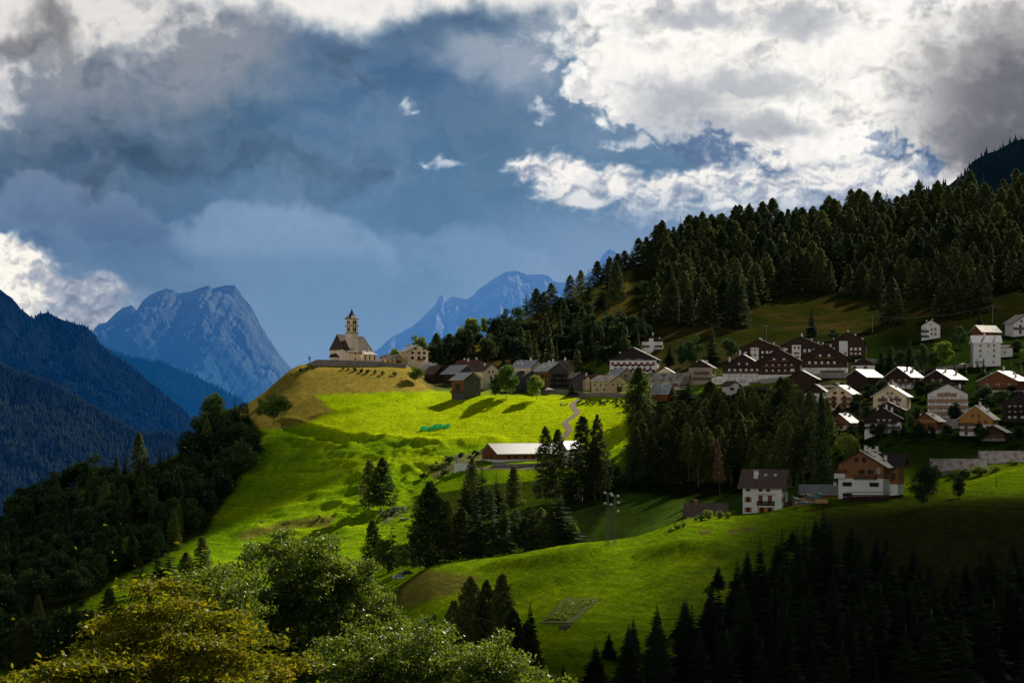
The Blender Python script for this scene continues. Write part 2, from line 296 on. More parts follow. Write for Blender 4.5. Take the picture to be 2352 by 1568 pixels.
# ---- shade chosen per region for the added overhead sheet: cover (0 clear .. 1 thick) over the ground
SUN_AZ, SUN_EL = math.radians(31), math.radians(32.5)
SUN = np.array([math.sin(SUN_AZ)*math.cos(SUN_EL), math.cos(SUN_AZ)*math.cos(SUN_EL), math.sin(SUN_EL)])
def cover(px, py, Y):
    c = np.full(px.shape, .86)
    def mix(v, w):
        nonlocal c
        c = c*(1-w)+v*w
    far = sst(590, 640, Y)
    def reg(v, poly, soft, w=1.0, g=None):
        mix(v, sst(-soft, soft, poly_sd(px, py, poly))*w*(far if g is None else g))
    mid = sst(1130, 1180, Y)
    # hill behind the village
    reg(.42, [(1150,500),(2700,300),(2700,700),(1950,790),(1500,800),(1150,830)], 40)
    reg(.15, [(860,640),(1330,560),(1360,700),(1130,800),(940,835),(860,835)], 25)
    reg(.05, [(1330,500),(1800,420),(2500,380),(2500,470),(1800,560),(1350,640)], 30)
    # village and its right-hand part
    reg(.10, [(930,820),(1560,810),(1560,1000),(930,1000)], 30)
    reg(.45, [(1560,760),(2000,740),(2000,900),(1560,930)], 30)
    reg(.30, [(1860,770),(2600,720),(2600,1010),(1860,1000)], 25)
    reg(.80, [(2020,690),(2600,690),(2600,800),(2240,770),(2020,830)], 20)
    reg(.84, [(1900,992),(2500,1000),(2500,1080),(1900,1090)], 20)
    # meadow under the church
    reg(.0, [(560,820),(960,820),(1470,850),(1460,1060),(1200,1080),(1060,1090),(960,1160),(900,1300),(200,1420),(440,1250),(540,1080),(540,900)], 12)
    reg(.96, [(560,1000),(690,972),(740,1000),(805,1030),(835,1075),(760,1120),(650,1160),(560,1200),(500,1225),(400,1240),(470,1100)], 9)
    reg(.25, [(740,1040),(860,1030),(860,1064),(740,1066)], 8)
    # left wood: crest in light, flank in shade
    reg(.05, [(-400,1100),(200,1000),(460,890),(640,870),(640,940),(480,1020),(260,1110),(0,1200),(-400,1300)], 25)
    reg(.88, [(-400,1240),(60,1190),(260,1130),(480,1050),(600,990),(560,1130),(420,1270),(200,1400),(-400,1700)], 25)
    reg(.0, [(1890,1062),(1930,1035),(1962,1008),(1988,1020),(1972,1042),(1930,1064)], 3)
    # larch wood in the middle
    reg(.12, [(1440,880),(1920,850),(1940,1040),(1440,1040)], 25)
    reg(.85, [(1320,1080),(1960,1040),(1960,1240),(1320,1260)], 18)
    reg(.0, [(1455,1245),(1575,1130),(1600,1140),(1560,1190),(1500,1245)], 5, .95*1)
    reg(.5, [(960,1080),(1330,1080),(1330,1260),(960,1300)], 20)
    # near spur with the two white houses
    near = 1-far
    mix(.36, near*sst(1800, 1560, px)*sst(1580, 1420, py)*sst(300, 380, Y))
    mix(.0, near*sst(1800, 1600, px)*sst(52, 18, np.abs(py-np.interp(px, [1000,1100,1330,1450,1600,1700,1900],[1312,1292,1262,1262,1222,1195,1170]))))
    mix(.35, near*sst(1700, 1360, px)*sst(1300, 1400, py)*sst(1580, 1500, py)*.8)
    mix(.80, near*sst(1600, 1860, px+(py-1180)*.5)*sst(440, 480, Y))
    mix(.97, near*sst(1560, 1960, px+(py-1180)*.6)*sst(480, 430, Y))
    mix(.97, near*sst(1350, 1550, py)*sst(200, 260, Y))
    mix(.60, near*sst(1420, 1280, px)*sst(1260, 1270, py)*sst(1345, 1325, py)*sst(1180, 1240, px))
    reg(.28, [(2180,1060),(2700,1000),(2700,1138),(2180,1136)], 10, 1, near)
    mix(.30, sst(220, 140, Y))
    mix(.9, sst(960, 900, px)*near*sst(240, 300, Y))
    return np.clip(c+.25*fbm(px/90, py/50, 3, 77)*sst(0, .2, c)*sst(1, .8, c), 0, .985)
import bpy, bmesh
from mathutils import Vector, Matrix
sc = bpy.context.scene
COL = sc.collection
sc.view_settings.view_transform = 'Standard'; sc.view_settings.look = 'None'
sc.view_settings.exposure = 0; sc.view_settings.gamma = 1
sc.cycles.max_bounces = 5; sc.cycles.diffuse_bounces = 2; sc.cycles.glossy_bounces = 2
sc.cycles.transparent_max_bounces = 6; sc.cycles.transmission_bounces = 2
sc.cycles.caustics_reflective = False; sc.cycles.caustics_refractive = False

cam_d = bpy.data.cameras.new('camera'); cam = bpy.data.objects.new('camera', cam_d); COL.objects.link(cam)
cam_d.sensor_width = 36; cam_d.lens = 36*FOC/2352
cam_d.shift_y = (HZ-784)/2352; cam_d.clip_start = .5; cam_d.clip_end = 120000
cam.location = (0, 0, 0); cam.rotation_euler = (math.radians(90), 0, 0)
sc.camera = cam

world = bpy.data.worlds.new('World'); sc.world = world; world.use_nodes = True
nt = world.node_tree; nt.nodes.clear()
_o = nt.nodes.new('ShaderNodeOutputWorld'); _b = nt.nodes.new('ShaderNodeBackground'); _s = nt.nodes.new('ShaderNodeTexSky')
_s.sky_type = 'NISHITA'; _s.sun_disc = False; _s.sun_elevation = SUN_EL; _s.sun_rotation = SUN_AZ
_s.altitude = 1400; _s.air_density = 1.0; _s.dust_density = .8
_b.inputs['Strength'].default_value = .020
nt.links.new(_s.outputs[0], _b.inputs[0]); # warm glow added low behind the viewpoint to brighten the facing house fronts
_tc = nt.nodes.new('ShaderNodeTexCoord'); _dt = nt.nodes.new('ShaderNodeVectorMath'); _dt.operation = 'DOT_PRODUCT'; _dt.inputs[1].default_value = (-.25, -.97, -.02)
nt.links.new(_tc.outputs['Generated'], _dt.inputs[0]); _mx = nt.nodes.new('ShaderNodeMath'); _mx.operation = 'MAXIMUM'; _mx.inputs[1].default_value = 0; nt.links.new(_dt.outputs['Value'], _mx.inputs[0])
_pw = nt.nodes.new('ShaderNodeMath'); _pw.operation = 'POWER'; _pw.inputs[1].default_value = 22; nt.links.new(_mx.outputs[0], _pw.inputs[0])
_ml = nt.nodes.new('ShaderNodeMath'); _ml.operation = 'MULTIPLY'; _ml.inputs[1].default_value = 4.4; nt.links.new(_pw.outputs[0], _ml.inputs[0])
_b2 = nt.nodes.new('ShaderNodeBackground'); _b2.inputs[0].default_value = (1, .93, .84, 1); nt.links.new(_ml.outputs[0], _b2.inputs['Strength'])
_as = nt.nodes.new('ShaderNodeAddShader'); nt.links.new(_b.outputs[0], _as.inputs[0]); nt.links.new(_b2.outputs[0], _as.inputs[1]); nt.links.new(_as.outputs[0], _o.inputs[0])
sun_d = bpy.data.lights.new('sun', 'SUN'); sun_d.energy = 5.0; sun_d.angle = math.radians(.55); sun_d.color = (1, .90, .74)
sun = bpy.data.objects.new('sun', sun_d); COL.objects.link(sun)
sun.rotation_euler = Vector(SUN).to_track_quat('Z', 'Y').to_euler()

# ---- materials
def _mat(name):
    m = bpy.data.materials.new(name); m.use_nodes = True; m.node_tree.nodes.clear(); return m, m.node_tree.nodes, m.node_tree.links
def tnoise(ns, ls, scale, detail=4, rough=.55, coord='Object', stretch=None, w=0):
    tc = ns.new('ShaderNodeTexCoord'); n = ns.new('ShaderNodeTexNoise')
    n.inputs['Scale'].default_value = scale; n.inputs['Detail'].default_value = detail; n.inputs['Roughness'].default_value = rough
    src = tc.outputs[coord]
    if stretch:
        mp = ns.new('ShaderNodeMapping'); mp.inputs['Scale'].default_value = stretch; ls.new(src, mp.inputs[0]); src = mp.outputs[0]
    ls.new(src, n.inputs['Vector']); return n
def ramp(ns, ls, src, stops):
    r = ns.new('ShaderNodeValToRGB'); e = r.color_ramp.elements
    e[0].position = stops[0][0]; e[0].color = (*stops[0][1], 1); e[1].position = stops[-1][0]; e[1].color = (*stops[-1][1], 1)
    for p, c in stops[1:-1]:
        x = e.new(p); x.color = (*c, 1)
    ls.new(src, r.inputs[0]); return r
def mat_simple(name, col, var=.25, scale=2.0, rough=.8, spec=.3, bump=0, bscale=8, metal=0, stretch=None, dirt=None, trans=0):
    """a base colour broken up by noise, with bump"""
    m, ns, ls = _mat(name)
    out = ns.new('ShaderNodeOutputMaterial'); b = ns.new('ShaderNodeBsdfPrincipled')
    n = tnoise(ns, ls, scale, 5, .6, stretch=stretch)
    lo = [c*(1-var) for c in col]; hi = [min(1, c*(1+var)) for c in col]
    r = ramp(ns, ls, n.outputs[0], [(.3, lo), (.7, hi)])
    csrc = r.outputs[0]
    if dirt:
        n2 = tnoise(ns, ls, dirt[1], 6, .65, stretch=dirt[3] if len(dirt) > 3 else None); mx = ns.new('ShaderNodeMixRGB')
        mr = ns.new('ShaderNodeMapRange'); mr.inputs[1].default_value = .5; mr.inputs[2].default_value = .75; mr.inputs[4].default_value = dirt[2]
        ls.new(n2.outputs[0], mr.inputs[0]); ls.new(mr.outputs[0], mx.inputs[0]); ls.new(csrc, mx.inputs[1]); mx.inputs[2].default_value = (*dirt[0], 1); csrc = mx.outputs[0]
    ls.new(csrc, b.inputs['Base Color'])
    b.inputs['Roughness'].default_value = rough; b.inputs['Specular IOR Level'].default_value = spec; b.inputs['Metallic'].default_value = metal
    if bump:
        n3 = tnoise(ns, ls, bscale, 4, .6, stretch=stretch); bp = ns.new('ShaderNodeBump'); bp.inputs['Strength'].default_value = bump; bp.inputs['Distance'].default_value = .05
        ls.new(n3.outputs[0], bp.inputs['Height']); ls.new(bp.outputs[0], b.inputs['Normal'])
    res = b.outputs[0]
    if trans:
        t = ns.new('ShaderNodeBsdfTranslucent'); ls.new(csrc, t.inputs[0]); mx = ns.new('ShaderNodeMixShader'); mx.inputs[0].default_value = trans
        ls.new(b.outputs[0], mx.inputs[1]); ls.new(t.outputs[0], mx.inputs[2]); res = mx.outputs[0]
    ls.new(res, out.inputs[0]); return m

def mesh_grid(name, V, nx, ny, colour=None, extra=None, smooth=True, flip=False):
    """V: (nx*ny,3) with index i*ny+j"""
    me = bpy.data.meshes.new(name)
    idx = np.arange(nx*ny).reshape(nx, ny)
    q = np.stack([idx[:-1, :-1], idx[1:, :-1], idx[1:, 1:], idx[:-1, 1:]], -1).reshape(-1, 4)
    if flip: q = q[:, ::-1]
    me.vertices.add(len(V)); me.vertices.foreach_set('co', np.ascontiguousarray(V, np.float32).ravel())
    nq = len(q); me.loops.add(nq*4); me.loops.foreach_set('vertex_index', q.ravel().astype(np.int32))
    me.polygons.add(nq); me.polygons.foreach_set('loop_start', np.arange(0, nq*4, 4, dtype=np.int32)); me.polygons.foreach_set('loop_total', np.full(nq, 4, np.int32))
    me.polygons.foreach_set('use_smooth', np.full(nq, smooth))
    me.update()
    if colour is not None:
        a = me.color_attributes.new('tint', 'FLOAT_COLOR', 'POINT')
        c = np.ones((len(V), 4), np.float32); c[:, :3] = colour; a.data.foreach_set('color', c.ravel())
    if extra is not None:
        for k, v in extra.items():
            a = me.attributes.new(k, 'FLOAT', 'POINT'); a.data.foreach_set('value', np.ascontiguousarray(v, np.float32).ravel())
    return me
def mesh_faces(name, V, F, mat=None, smooth=False):
    """V (n,3), F (m,k) int array, k = 3 or 4"""
    me = bpy.data.meshes.new(name); F = np.asarray(F, np.int32); k = F.shape[1]; nf = len(F)
    me.vertices.add(len(V)); me.vertices.foreach_set('co', np.ascontiguousarray(V, np.float32).ravel())
    me.loops.add(nf*k); me.loops.foreach_set('vertex_index', F.ravel())
    me.polygons.add(nf); me.polygons.foreach_set('loop_start', np.arange(0, nf*k, k, dtype=np.int32)); me.polygons.foreach_set('loop_total', np.full(nf, k, np.int32))
    if smooth: me.polygons.foreach_set('use_smooth', np.ones(nf, bool))
    me.update()
    if mat: me.materials.append(mat)
    return me
def link(name, me, parent=None, loc=None):
    o = bpy.data.objects.new(name, me); COL.objects.link(o)
    if parent is not None: o.parent = parent
    if loc is not None: o.location = loc
    return o
def tag(o, label=None, cat=None, group=None, kind=None):
    if label: o['label'] = label
    if cat: o['category'] = cat
    if group: o['group'] = group
    if kind: o['kind'] = kind
    return o
def empty(name, loc, rz=0, label=None, cat=None, group=None):
    o = bpy.data.objects.new(name, None); COL.objects.link(o); o.location = loc; o.rotation_euler = (0, 0, rz); o.empty_display_size = 1
    return tag(o, label, cat, group)

# ---- sky backdrop: a far curved sheet carrying the clouds
def make_sky():
    pxs = np.concatenate([np.arange(-1500, -60, 12), np.arange(-60, 2420, 2.6), np.arange(2424, 3900, 12)])
    pys = np.concatenate([np.arange(-560, -40, 12), np.arange(-40, 960, 2.6), np.arange(964, 1500, 24)])
    PX, PY = np.meshgrid(pxs, pys, indexing='ij')
    c = s2l(sky_rgb(PX, PY)).reshape(-1, 3)
    R = 34000.0
    D = np.stack([(PX-CX)/FOC, np.ones(PX.shape), (HZ-PY)/FOC], -1).reshape(-1, 3)
    V = D/np.linalg.norm(D[:, :2], axis=1, keepdims=True)*R
    me = mesh_grid('sky', V, len(pxs), len(pys), c)
    m, ns, ls = _mat('sky_clouds')
    out = ns.new('ShaderNodeOutputMaterial'); e = ns.new('ShaderNodeEmission'); a = ns.new('ShaderNodeAttribute'); a.attribute_name = 'tint'
    ls.new(a.outputs['Color'], e.inputs[0]); ls.new(e.outputs[0], out.inputs[0]); m.cycles.emission_sampling = 'NONE'
    me.materials.append(m)
    tag(link('sky', me), 'cloudy evening sky with bright sunlit cumulus and slate blue gaps', kind='structure')
make_sky()

# ---- ground sheet
def ground_colours():
    PX, YY, X = _PP, _YY, XG
    py = HZ-ZG*FOC/YY
    n = fbm(X/38, YY/38, 5, 31); n2 = fbm(X/9, YY/9, 4, 36); n3 = fbm(X/3, YY/3, 3, 39)
    c = np.empty(PX.shape+(3,))
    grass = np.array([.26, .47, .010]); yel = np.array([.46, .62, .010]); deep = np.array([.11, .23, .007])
    c[:] = grass
    def mix(col, w):
        nonlocal c
        w = np.clip(w, 0, 1)[..., None]; c = c*(1-w)+np.asarray(col)*w
    mix(yel, sst(-.15, .45, n)*.8); mix(deep, sst(.0, .5, -n)*.5+sst(.1, .5, n2)*.25)
    def reg(col, poly, soft, w, y0, y1, wob=8):
        d = poly_sd(PX+n2*wob, py+n*wob, poly)
        mix(col, sst(-soft, soft, d)*w*(YY > y0)*(YY < y1))
    # bright hay meadow
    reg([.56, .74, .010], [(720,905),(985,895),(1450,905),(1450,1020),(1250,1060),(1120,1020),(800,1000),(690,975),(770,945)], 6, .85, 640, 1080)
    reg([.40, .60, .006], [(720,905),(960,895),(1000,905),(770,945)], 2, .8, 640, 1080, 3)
    # tawny dry grass on the church knoll
    dry = .55+.45*n3
    reg([.42, .31, .075], [(540,925),(640,835),(700,815),(960,815),(1000,860),(1010,880),(985,897),(800,902),(722,908),(765,945),(690,975),(640,985),(560,985)], 5, .92, 700, 1200, 10)
    reg([.26, .23, .04], [(600,985),(720,908),(765,945),(690,975)], 6, .7, 700, 1200, 10)
    mix([.16, .19, .03], sst(.05, .5, n2)*.55*sst(-6, 6, poly_sd(PX, py, [(560,850),(1000,845),(980,900),(722,908),(765,945),(690,975),(560,985)]))*(YY > 700))
    # hill behind: rough pasture, olive and rust
    hill = np.where(PX > 1500, sst(930, 1000, YY), sst(1040, 1120, YY))*(PX > 960)
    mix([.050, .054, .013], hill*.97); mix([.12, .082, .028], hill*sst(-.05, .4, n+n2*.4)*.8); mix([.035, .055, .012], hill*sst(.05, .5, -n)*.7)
    reg([.22, .20, .045], [(1480,600),(1330,690),(1250,760),(1240,800),(1400,740),(1520,640)], 20, .6, 1000, 1600)
    reg([.55, .42, .09], [(1060,800),(1170,755),(1180,775),(1080,815)], 8, .8, 1000, 1600)
    # village ground, right slopes
    reg([.016, .036, .008], [(1850,765),(2800,730),(2800,1080),(1900,1100),(1880,1000)], 40, .97, 560, 1080, 30)  # right slope darkened in its colour, in place of shade on the ground
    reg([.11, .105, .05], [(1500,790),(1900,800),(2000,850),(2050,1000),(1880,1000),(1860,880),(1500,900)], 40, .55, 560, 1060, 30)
    reg([.11, .11, .08], [(960,868),(1180,850),(1450,850),(1450,905),(1320,908),(1000,900)], 8, .7, 900, 1100)
    # valley floor in the middle
    reg([.07, .14, .03], [(1300,1110),(1980,1080),(1980,1250),(1300,1265)], 12, .85, 540, 860)
    # banks with scree and scrub
    reg([.20, .17, .11], [(980,1085),(1040,1045),(1110,1035),(1120,1060),(1060,1075),(1000,1100)], 6, .75, 700, 1000)
    reg([.22, .20, .12], [(870,1175),(940,1160),(920,1180),(880,1205)], 6, .8, 700, 1000)
    reg([.24, .16, .06], [(540,1225),(680,1192),(770,1185),(760,1210),(660,1215),(560,1240)], 5, .7, 700, 1000)
    # woodland floor
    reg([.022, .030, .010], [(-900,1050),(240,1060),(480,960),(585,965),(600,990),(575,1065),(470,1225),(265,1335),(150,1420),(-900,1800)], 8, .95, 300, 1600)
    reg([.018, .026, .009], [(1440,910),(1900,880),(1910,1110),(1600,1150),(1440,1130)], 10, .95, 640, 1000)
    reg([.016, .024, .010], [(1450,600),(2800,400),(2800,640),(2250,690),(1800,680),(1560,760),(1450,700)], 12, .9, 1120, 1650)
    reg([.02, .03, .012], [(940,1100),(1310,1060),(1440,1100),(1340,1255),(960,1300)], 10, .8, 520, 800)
    # near spur
    nr = (YY < 545)&(YY > 270)
    mix([.18, .30, .008], nr*.9); mix([.32, .44, .008], nr*sst(0, .45, n+.4*n2)*.75); mix([.07, .12, .010], nr*sst(.05, .4, n2)*.5)
    reg([.20, .14, .05], [(880,1330),(960,1305),(1100,1325),(1060,1360),(920,1400)], 9, .7, 270, 520)
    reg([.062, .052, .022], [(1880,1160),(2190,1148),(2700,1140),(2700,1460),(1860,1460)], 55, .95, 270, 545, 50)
    reg([.05, .075, .016], [(1700,1190),(1960,1165),(2100,1165),(1940,1260),(1500,1480),(1560,1330)], 30, .5, 270, 545, 20)
    reg([.10, .09, .03], [(1236,1432),(1300,1372),(1378,1376),(1310,1436)], 2, .9, 270, 545, 1)
    reg([.25, .27, .04], [(1250,1425),(1304,1379),(1360,1380),(1306,1424)], 3, .8*1, 270, 545, 3)
    for q in [(1618,1222),(1685,1220),(1722,1215)]:
        reg([.17, .10, .06], [(q[0]-12,q[1]-3),(q[0]+12,q[1]-5),(q[0]+12,q[1]+3),(q[0]-12,q[1]+5)], 3, .8, 270, 545, 3)
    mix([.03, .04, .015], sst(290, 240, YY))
    mix([.03, .055, .03], sst(1600, 1700, YY))
    c = c*(1+.35*n3+.22*n2)[..., None]
    # mowing swaths follow the contour
    md = sst(-5, 12, poly_sd(PX, py, [(640,985),(722,905),(985,890),(1450,905),(1450,1040),(1180,1020),(1100,1060),(960,1120),(900,1260),(300,1330),(470,1230),(570,1090)]))*(YY > 640)*(YY < 1090)
    st = np.sin(ZG*5.2+2.2*fbm(X/60, YY/60, 3, 88)*3)
    c = c*(1+.17*md*st*(.4+1.2*np.abs(fbm(X/50, YY/50, 3, 89))))[..., None]
    nrm = (YY < 545)&(YY > 270)&(PX > 1000)
    c = c*(1+.10*nrm*np.sin(ZG*9+3*fbm(X/30, YY/30, 3, 90)))[..., None]
    return np.clip(c, .004, .8)
def ground_material():
    m, ns, ls = _mat('meadow_ground')
    out = ns.new('ShaderNodeOutputMaterial'); a = ns.new('ShaderNodeAttribute'); a.attribute_name = 'tint'
    n = tnoise(ns, ls, 1.1, 6, .7, 'Object'); n2 = tnoise(ns, ls, .12, 4, .6, 'Object', stretch=(1, .5, 1))
    mul = ns.new('ShaderNodeMixRGB'); mul.blend_type = 'MULTIPLY'; mul.inputs[0].default_value = 1
    r = ramp(ns, ls, n.outputs[0], [(.3, (.42, .5, .5)), (.7, (1.55, 1.45, 1.2))]); ls.new(a.outputs['Color'], mul.inputs[1]); ls.new(r.outputs[0], mul.inputs[2])
    bp = ns.new('ShaderNodeBump'); bp.inputs['Strength'].default_value = 1.0; bp.inputs['Distance'].default_value = .8
    ls.new(n.outputs[0], bp.inputs['Height'])
    bp2 = ns.new('ShaderNodeBump'); bp2.inputs['Strength'].default_value = .6; bp2.inputs['Distance'].default_value = 2.0
    ls.new(n2.outputs[0], bp2.inputs['Height']); ls.new(bp.outputs[0], bp2.inputs['Normal'])
    d = ns.new('ShaderNodeBsdfDiffuse'); g = ns.new('ShaderNodeBsdfGlossy'); g.inputs['Roughness'].default_value = .66
    ls.new(mul.outputs[0], d.inputs[0]); ls.new(mul.outputs[0], g.inputs[0]); ls.new(bp2.outputs[0], d.inputs['Normal']); ls.new(bp2.outputs[0], g.inputs['Normal'])
    mx = ns.new('ShaderNodeMixShader'); mx.inputs[0].default_value = .05; ls.new(d.outputs[0], mx.inputs[1]); ls.new(g.outputs[0], mx.inputs[2])
    ls.new(mx.outputs[0], out.inputs[0]); return m
def make_ground():
    V = np.stack([XG, _YY, ZG], -1).reshape(-1, 3)
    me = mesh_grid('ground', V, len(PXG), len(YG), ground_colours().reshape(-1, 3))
    me.materials.append(ground_material())
    tag(link('ground', me), 'steep green alpine meadows and wooded slopes under the village', kind='structure')
make_ground()

# ---- mountains
def rock_material(name, rock, low, haze, hf, z0, z1, scale):
    """rock above, wood below, with blue distance haze painted in as emission"""
    m, ns, ls = _mat(name)
    out = ns.new('ShaderNodeOutputMaterial'); d = ns.new('ShaderNodeBsdfDiffuse')
    n = tnoise(ns, ls, scale, 8, .68, stretch=(1, 1, .45)); n2 = tnoise(ns, ls, scale*.18, 5, .6)
    geo = ns.new('ShaderNodeNewGeometry'); sp = ns.new('ShaderNodeSeparateXYZ'); ls.new(geo.outputs['Position'], sp.inputs[0])
    mr = ns.new('ShaderNodeMapRange'); mr.inputs[1].default_value = z0; mr.inputs[2].default_value = z1; ls.new(sp.outputs[2], mr.inputs[0])
    ad = ns.new('ShaderNodeMath'); ad.operation = 'ADD'; sb = ns.new('ShaderNodeMath'); sb.operation = 'MULTIPLY_ADD'; sb.inputs[1].default_value = 1.6; sb.inputs[2].default_value = -.8
    ls.new(n2.outputs[0], sb.inputs[0]); ls.new(mr.outputs[0], ad.inputs[0]); ls.new(sb.outputs[0], ad.inputs[1]); ad.use_clamp = True
    r1 = ramp(ns, ls, n.outputs[0], [(.32, [c*.45 for c in rock]), (.68, [min(1, c*1.5) for c in rock])]); r2 = ramp(ns, ls, n.outputs[0], [(.35, [c*.5 for c in low]), (.7, [c*1.6 for c in low])])
    mc = ns.new('ShaderNodeMixRGB'); ls.new(ad.outputs[0], mc.inputs[0]); ls.new(r2.outputs[0], mc.inputs[1]); ls.new(r1.outputs[0], mc.inputs[2])
    ls.new(mc.outputs[0], d.inputs[0])
    bp = ns.new('ShaderNodeBump'); bp.inputs['Strength'].default_value = 1; bp.inputs['Distance'].default_value = .35/scale
    ls.new(n.outputs[0], bp.inputs['Height']); ls.new(bp.outputs[0], d.inputs['Normal'])
    e = ns.new('ShaderNodeEmission'); e.inputs[0].default_value = (*s2l(haze), 1)  # haze colour glows from the slope itself
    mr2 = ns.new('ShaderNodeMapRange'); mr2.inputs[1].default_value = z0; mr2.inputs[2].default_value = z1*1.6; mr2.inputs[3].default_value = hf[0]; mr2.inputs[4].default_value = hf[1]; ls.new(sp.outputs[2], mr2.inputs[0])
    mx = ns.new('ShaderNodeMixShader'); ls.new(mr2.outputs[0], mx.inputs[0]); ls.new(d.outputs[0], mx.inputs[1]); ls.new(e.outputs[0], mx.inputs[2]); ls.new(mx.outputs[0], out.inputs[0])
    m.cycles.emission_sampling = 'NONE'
    return m
def mountain(name, label, crest, Y0, depth, mat, rough, spur, seed, step=4, foot=-700, jag=3, lean=0, rows=130):
    xs = [c[0] for c in crest]; pxs = np.arange(xs[0], xs[-1]+1, step)
    cpy = np.interp(pxs, xs, [c[1] for c in crest])+fbm(pxs/38, pxs*0, 5, seed)*jag*2.2+fbm(pxs/9, pxs*0+3, 3, seed)*jag*.7
    t = np.concatenate([np.linspace(-.35, -.02, 12), np.linspace(0, 1, rows)**1.15])
    PX, T = np.meshgrid(pxs, t, indexing='ij')
    C = ((HZ-cpy)*Y0/FOC)[:, None]
    Yd = Y0-depth*T*(T > 0)-depth*.9*T*(T < 0)
    sp = ridged(PX/spur+T*lean, T*1.3, 5, seed+5, gain=.55)
    prof = np.where(T > 0, 1-np.abs(T)**.80, 1-1.6*np.abs(T))
    Z = foot+(C-foot)*prof
    w = np.minimum(1, np.abs(T)*9)*np.clip(1.15-np.abs(T), 0, 1)
    X = (PX-CX)*Y0/FOC
    Z = Z+w*rough*(sp-.55)*(C-foot)
    Z = Z+w*(ridged(X/(depth*.09), Yd/(depth*.05), 5, seed+9)-.55)*rough*.35*(C-foot)
    Yd = Yd+w*depth*.05*fbm(X/(depth*.2), Yd/(depth*.2), 4, seed+11)
    V = np.stack([X, Yd, Z], -1).reshape(-1, 3)
    me = mesh_grid(name, V, len(pxs), len(t), flip=True); me.materials.append(mat)
    tag(link(name, me), label, kind='structure')
    return dict(X=X, Y=Yd, Z=Z)
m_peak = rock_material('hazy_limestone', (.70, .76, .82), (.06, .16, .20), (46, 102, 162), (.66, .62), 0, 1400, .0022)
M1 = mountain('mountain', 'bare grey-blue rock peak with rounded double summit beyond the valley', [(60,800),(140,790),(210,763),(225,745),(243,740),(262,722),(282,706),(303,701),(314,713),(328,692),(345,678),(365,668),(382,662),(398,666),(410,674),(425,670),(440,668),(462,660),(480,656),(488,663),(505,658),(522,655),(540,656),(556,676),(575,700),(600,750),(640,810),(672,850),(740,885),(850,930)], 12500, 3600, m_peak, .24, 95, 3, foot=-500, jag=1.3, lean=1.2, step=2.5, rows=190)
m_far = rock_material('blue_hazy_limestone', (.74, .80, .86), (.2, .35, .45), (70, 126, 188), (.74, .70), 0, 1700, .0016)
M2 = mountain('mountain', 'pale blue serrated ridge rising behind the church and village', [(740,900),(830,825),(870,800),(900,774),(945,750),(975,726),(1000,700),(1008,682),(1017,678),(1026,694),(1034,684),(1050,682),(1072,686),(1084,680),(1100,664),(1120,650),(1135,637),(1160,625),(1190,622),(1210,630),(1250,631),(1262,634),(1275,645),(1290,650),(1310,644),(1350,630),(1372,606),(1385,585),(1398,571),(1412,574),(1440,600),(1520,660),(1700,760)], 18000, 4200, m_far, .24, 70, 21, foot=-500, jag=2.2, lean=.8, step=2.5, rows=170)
m_dark = rock_material('dark_forest_slope', (.035, .055, .06), (.014, .03, .035), (4, 50, 94), (.60, .50), 0, 900, .004)
m_mid = rock_material('hazy_forest_slope', (.035, .06, .065), (.02, .05, .05), (14, 76, 128), (.72, .68), 0, 900, .004)
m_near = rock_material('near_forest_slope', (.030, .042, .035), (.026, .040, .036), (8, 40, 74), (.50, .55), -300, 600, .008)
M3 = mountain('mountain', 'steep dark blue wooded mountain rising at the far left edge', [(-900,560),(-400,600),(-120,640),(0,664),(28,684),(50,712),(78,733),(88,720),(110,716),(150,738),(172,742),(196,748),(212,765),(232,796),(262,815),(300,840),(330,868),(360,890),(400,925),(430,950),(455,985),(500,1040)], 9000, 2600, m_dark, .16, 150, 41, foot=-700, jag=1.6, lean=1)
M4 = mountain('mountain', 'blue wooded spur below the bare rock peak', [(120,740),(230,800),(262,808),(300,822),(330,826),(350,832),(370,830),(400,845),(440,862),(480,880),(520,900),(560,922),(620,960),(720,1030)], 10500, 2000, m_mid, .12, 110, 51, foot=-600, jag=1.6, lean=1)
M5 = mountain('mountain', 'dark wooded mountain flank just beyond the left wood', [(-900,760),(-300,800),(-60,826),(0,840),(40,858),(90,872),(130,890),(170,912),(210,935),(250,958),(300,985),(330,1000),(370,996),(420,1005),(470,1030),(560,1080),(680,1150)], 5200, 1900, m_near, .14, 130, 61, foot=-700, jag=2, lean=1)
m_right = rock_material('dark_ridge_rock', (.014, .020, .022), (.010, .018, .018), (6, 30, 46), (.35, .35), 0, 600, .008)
M6 = mountain('mountain', 'almost black ridge showing above the trees at top right', [(1900,560),(2060,500),(2110,470),(2128,440),(2150,430),(2180,425),(2200,408),(2222,400),(2230,375),(2246,364),(2290,345),(2320,330),(2352,318),(2500,270),(2800,220),(3200,200)], 4200, 1500, m_right, .10, 160, 71, foot=-300, jag=1.6)

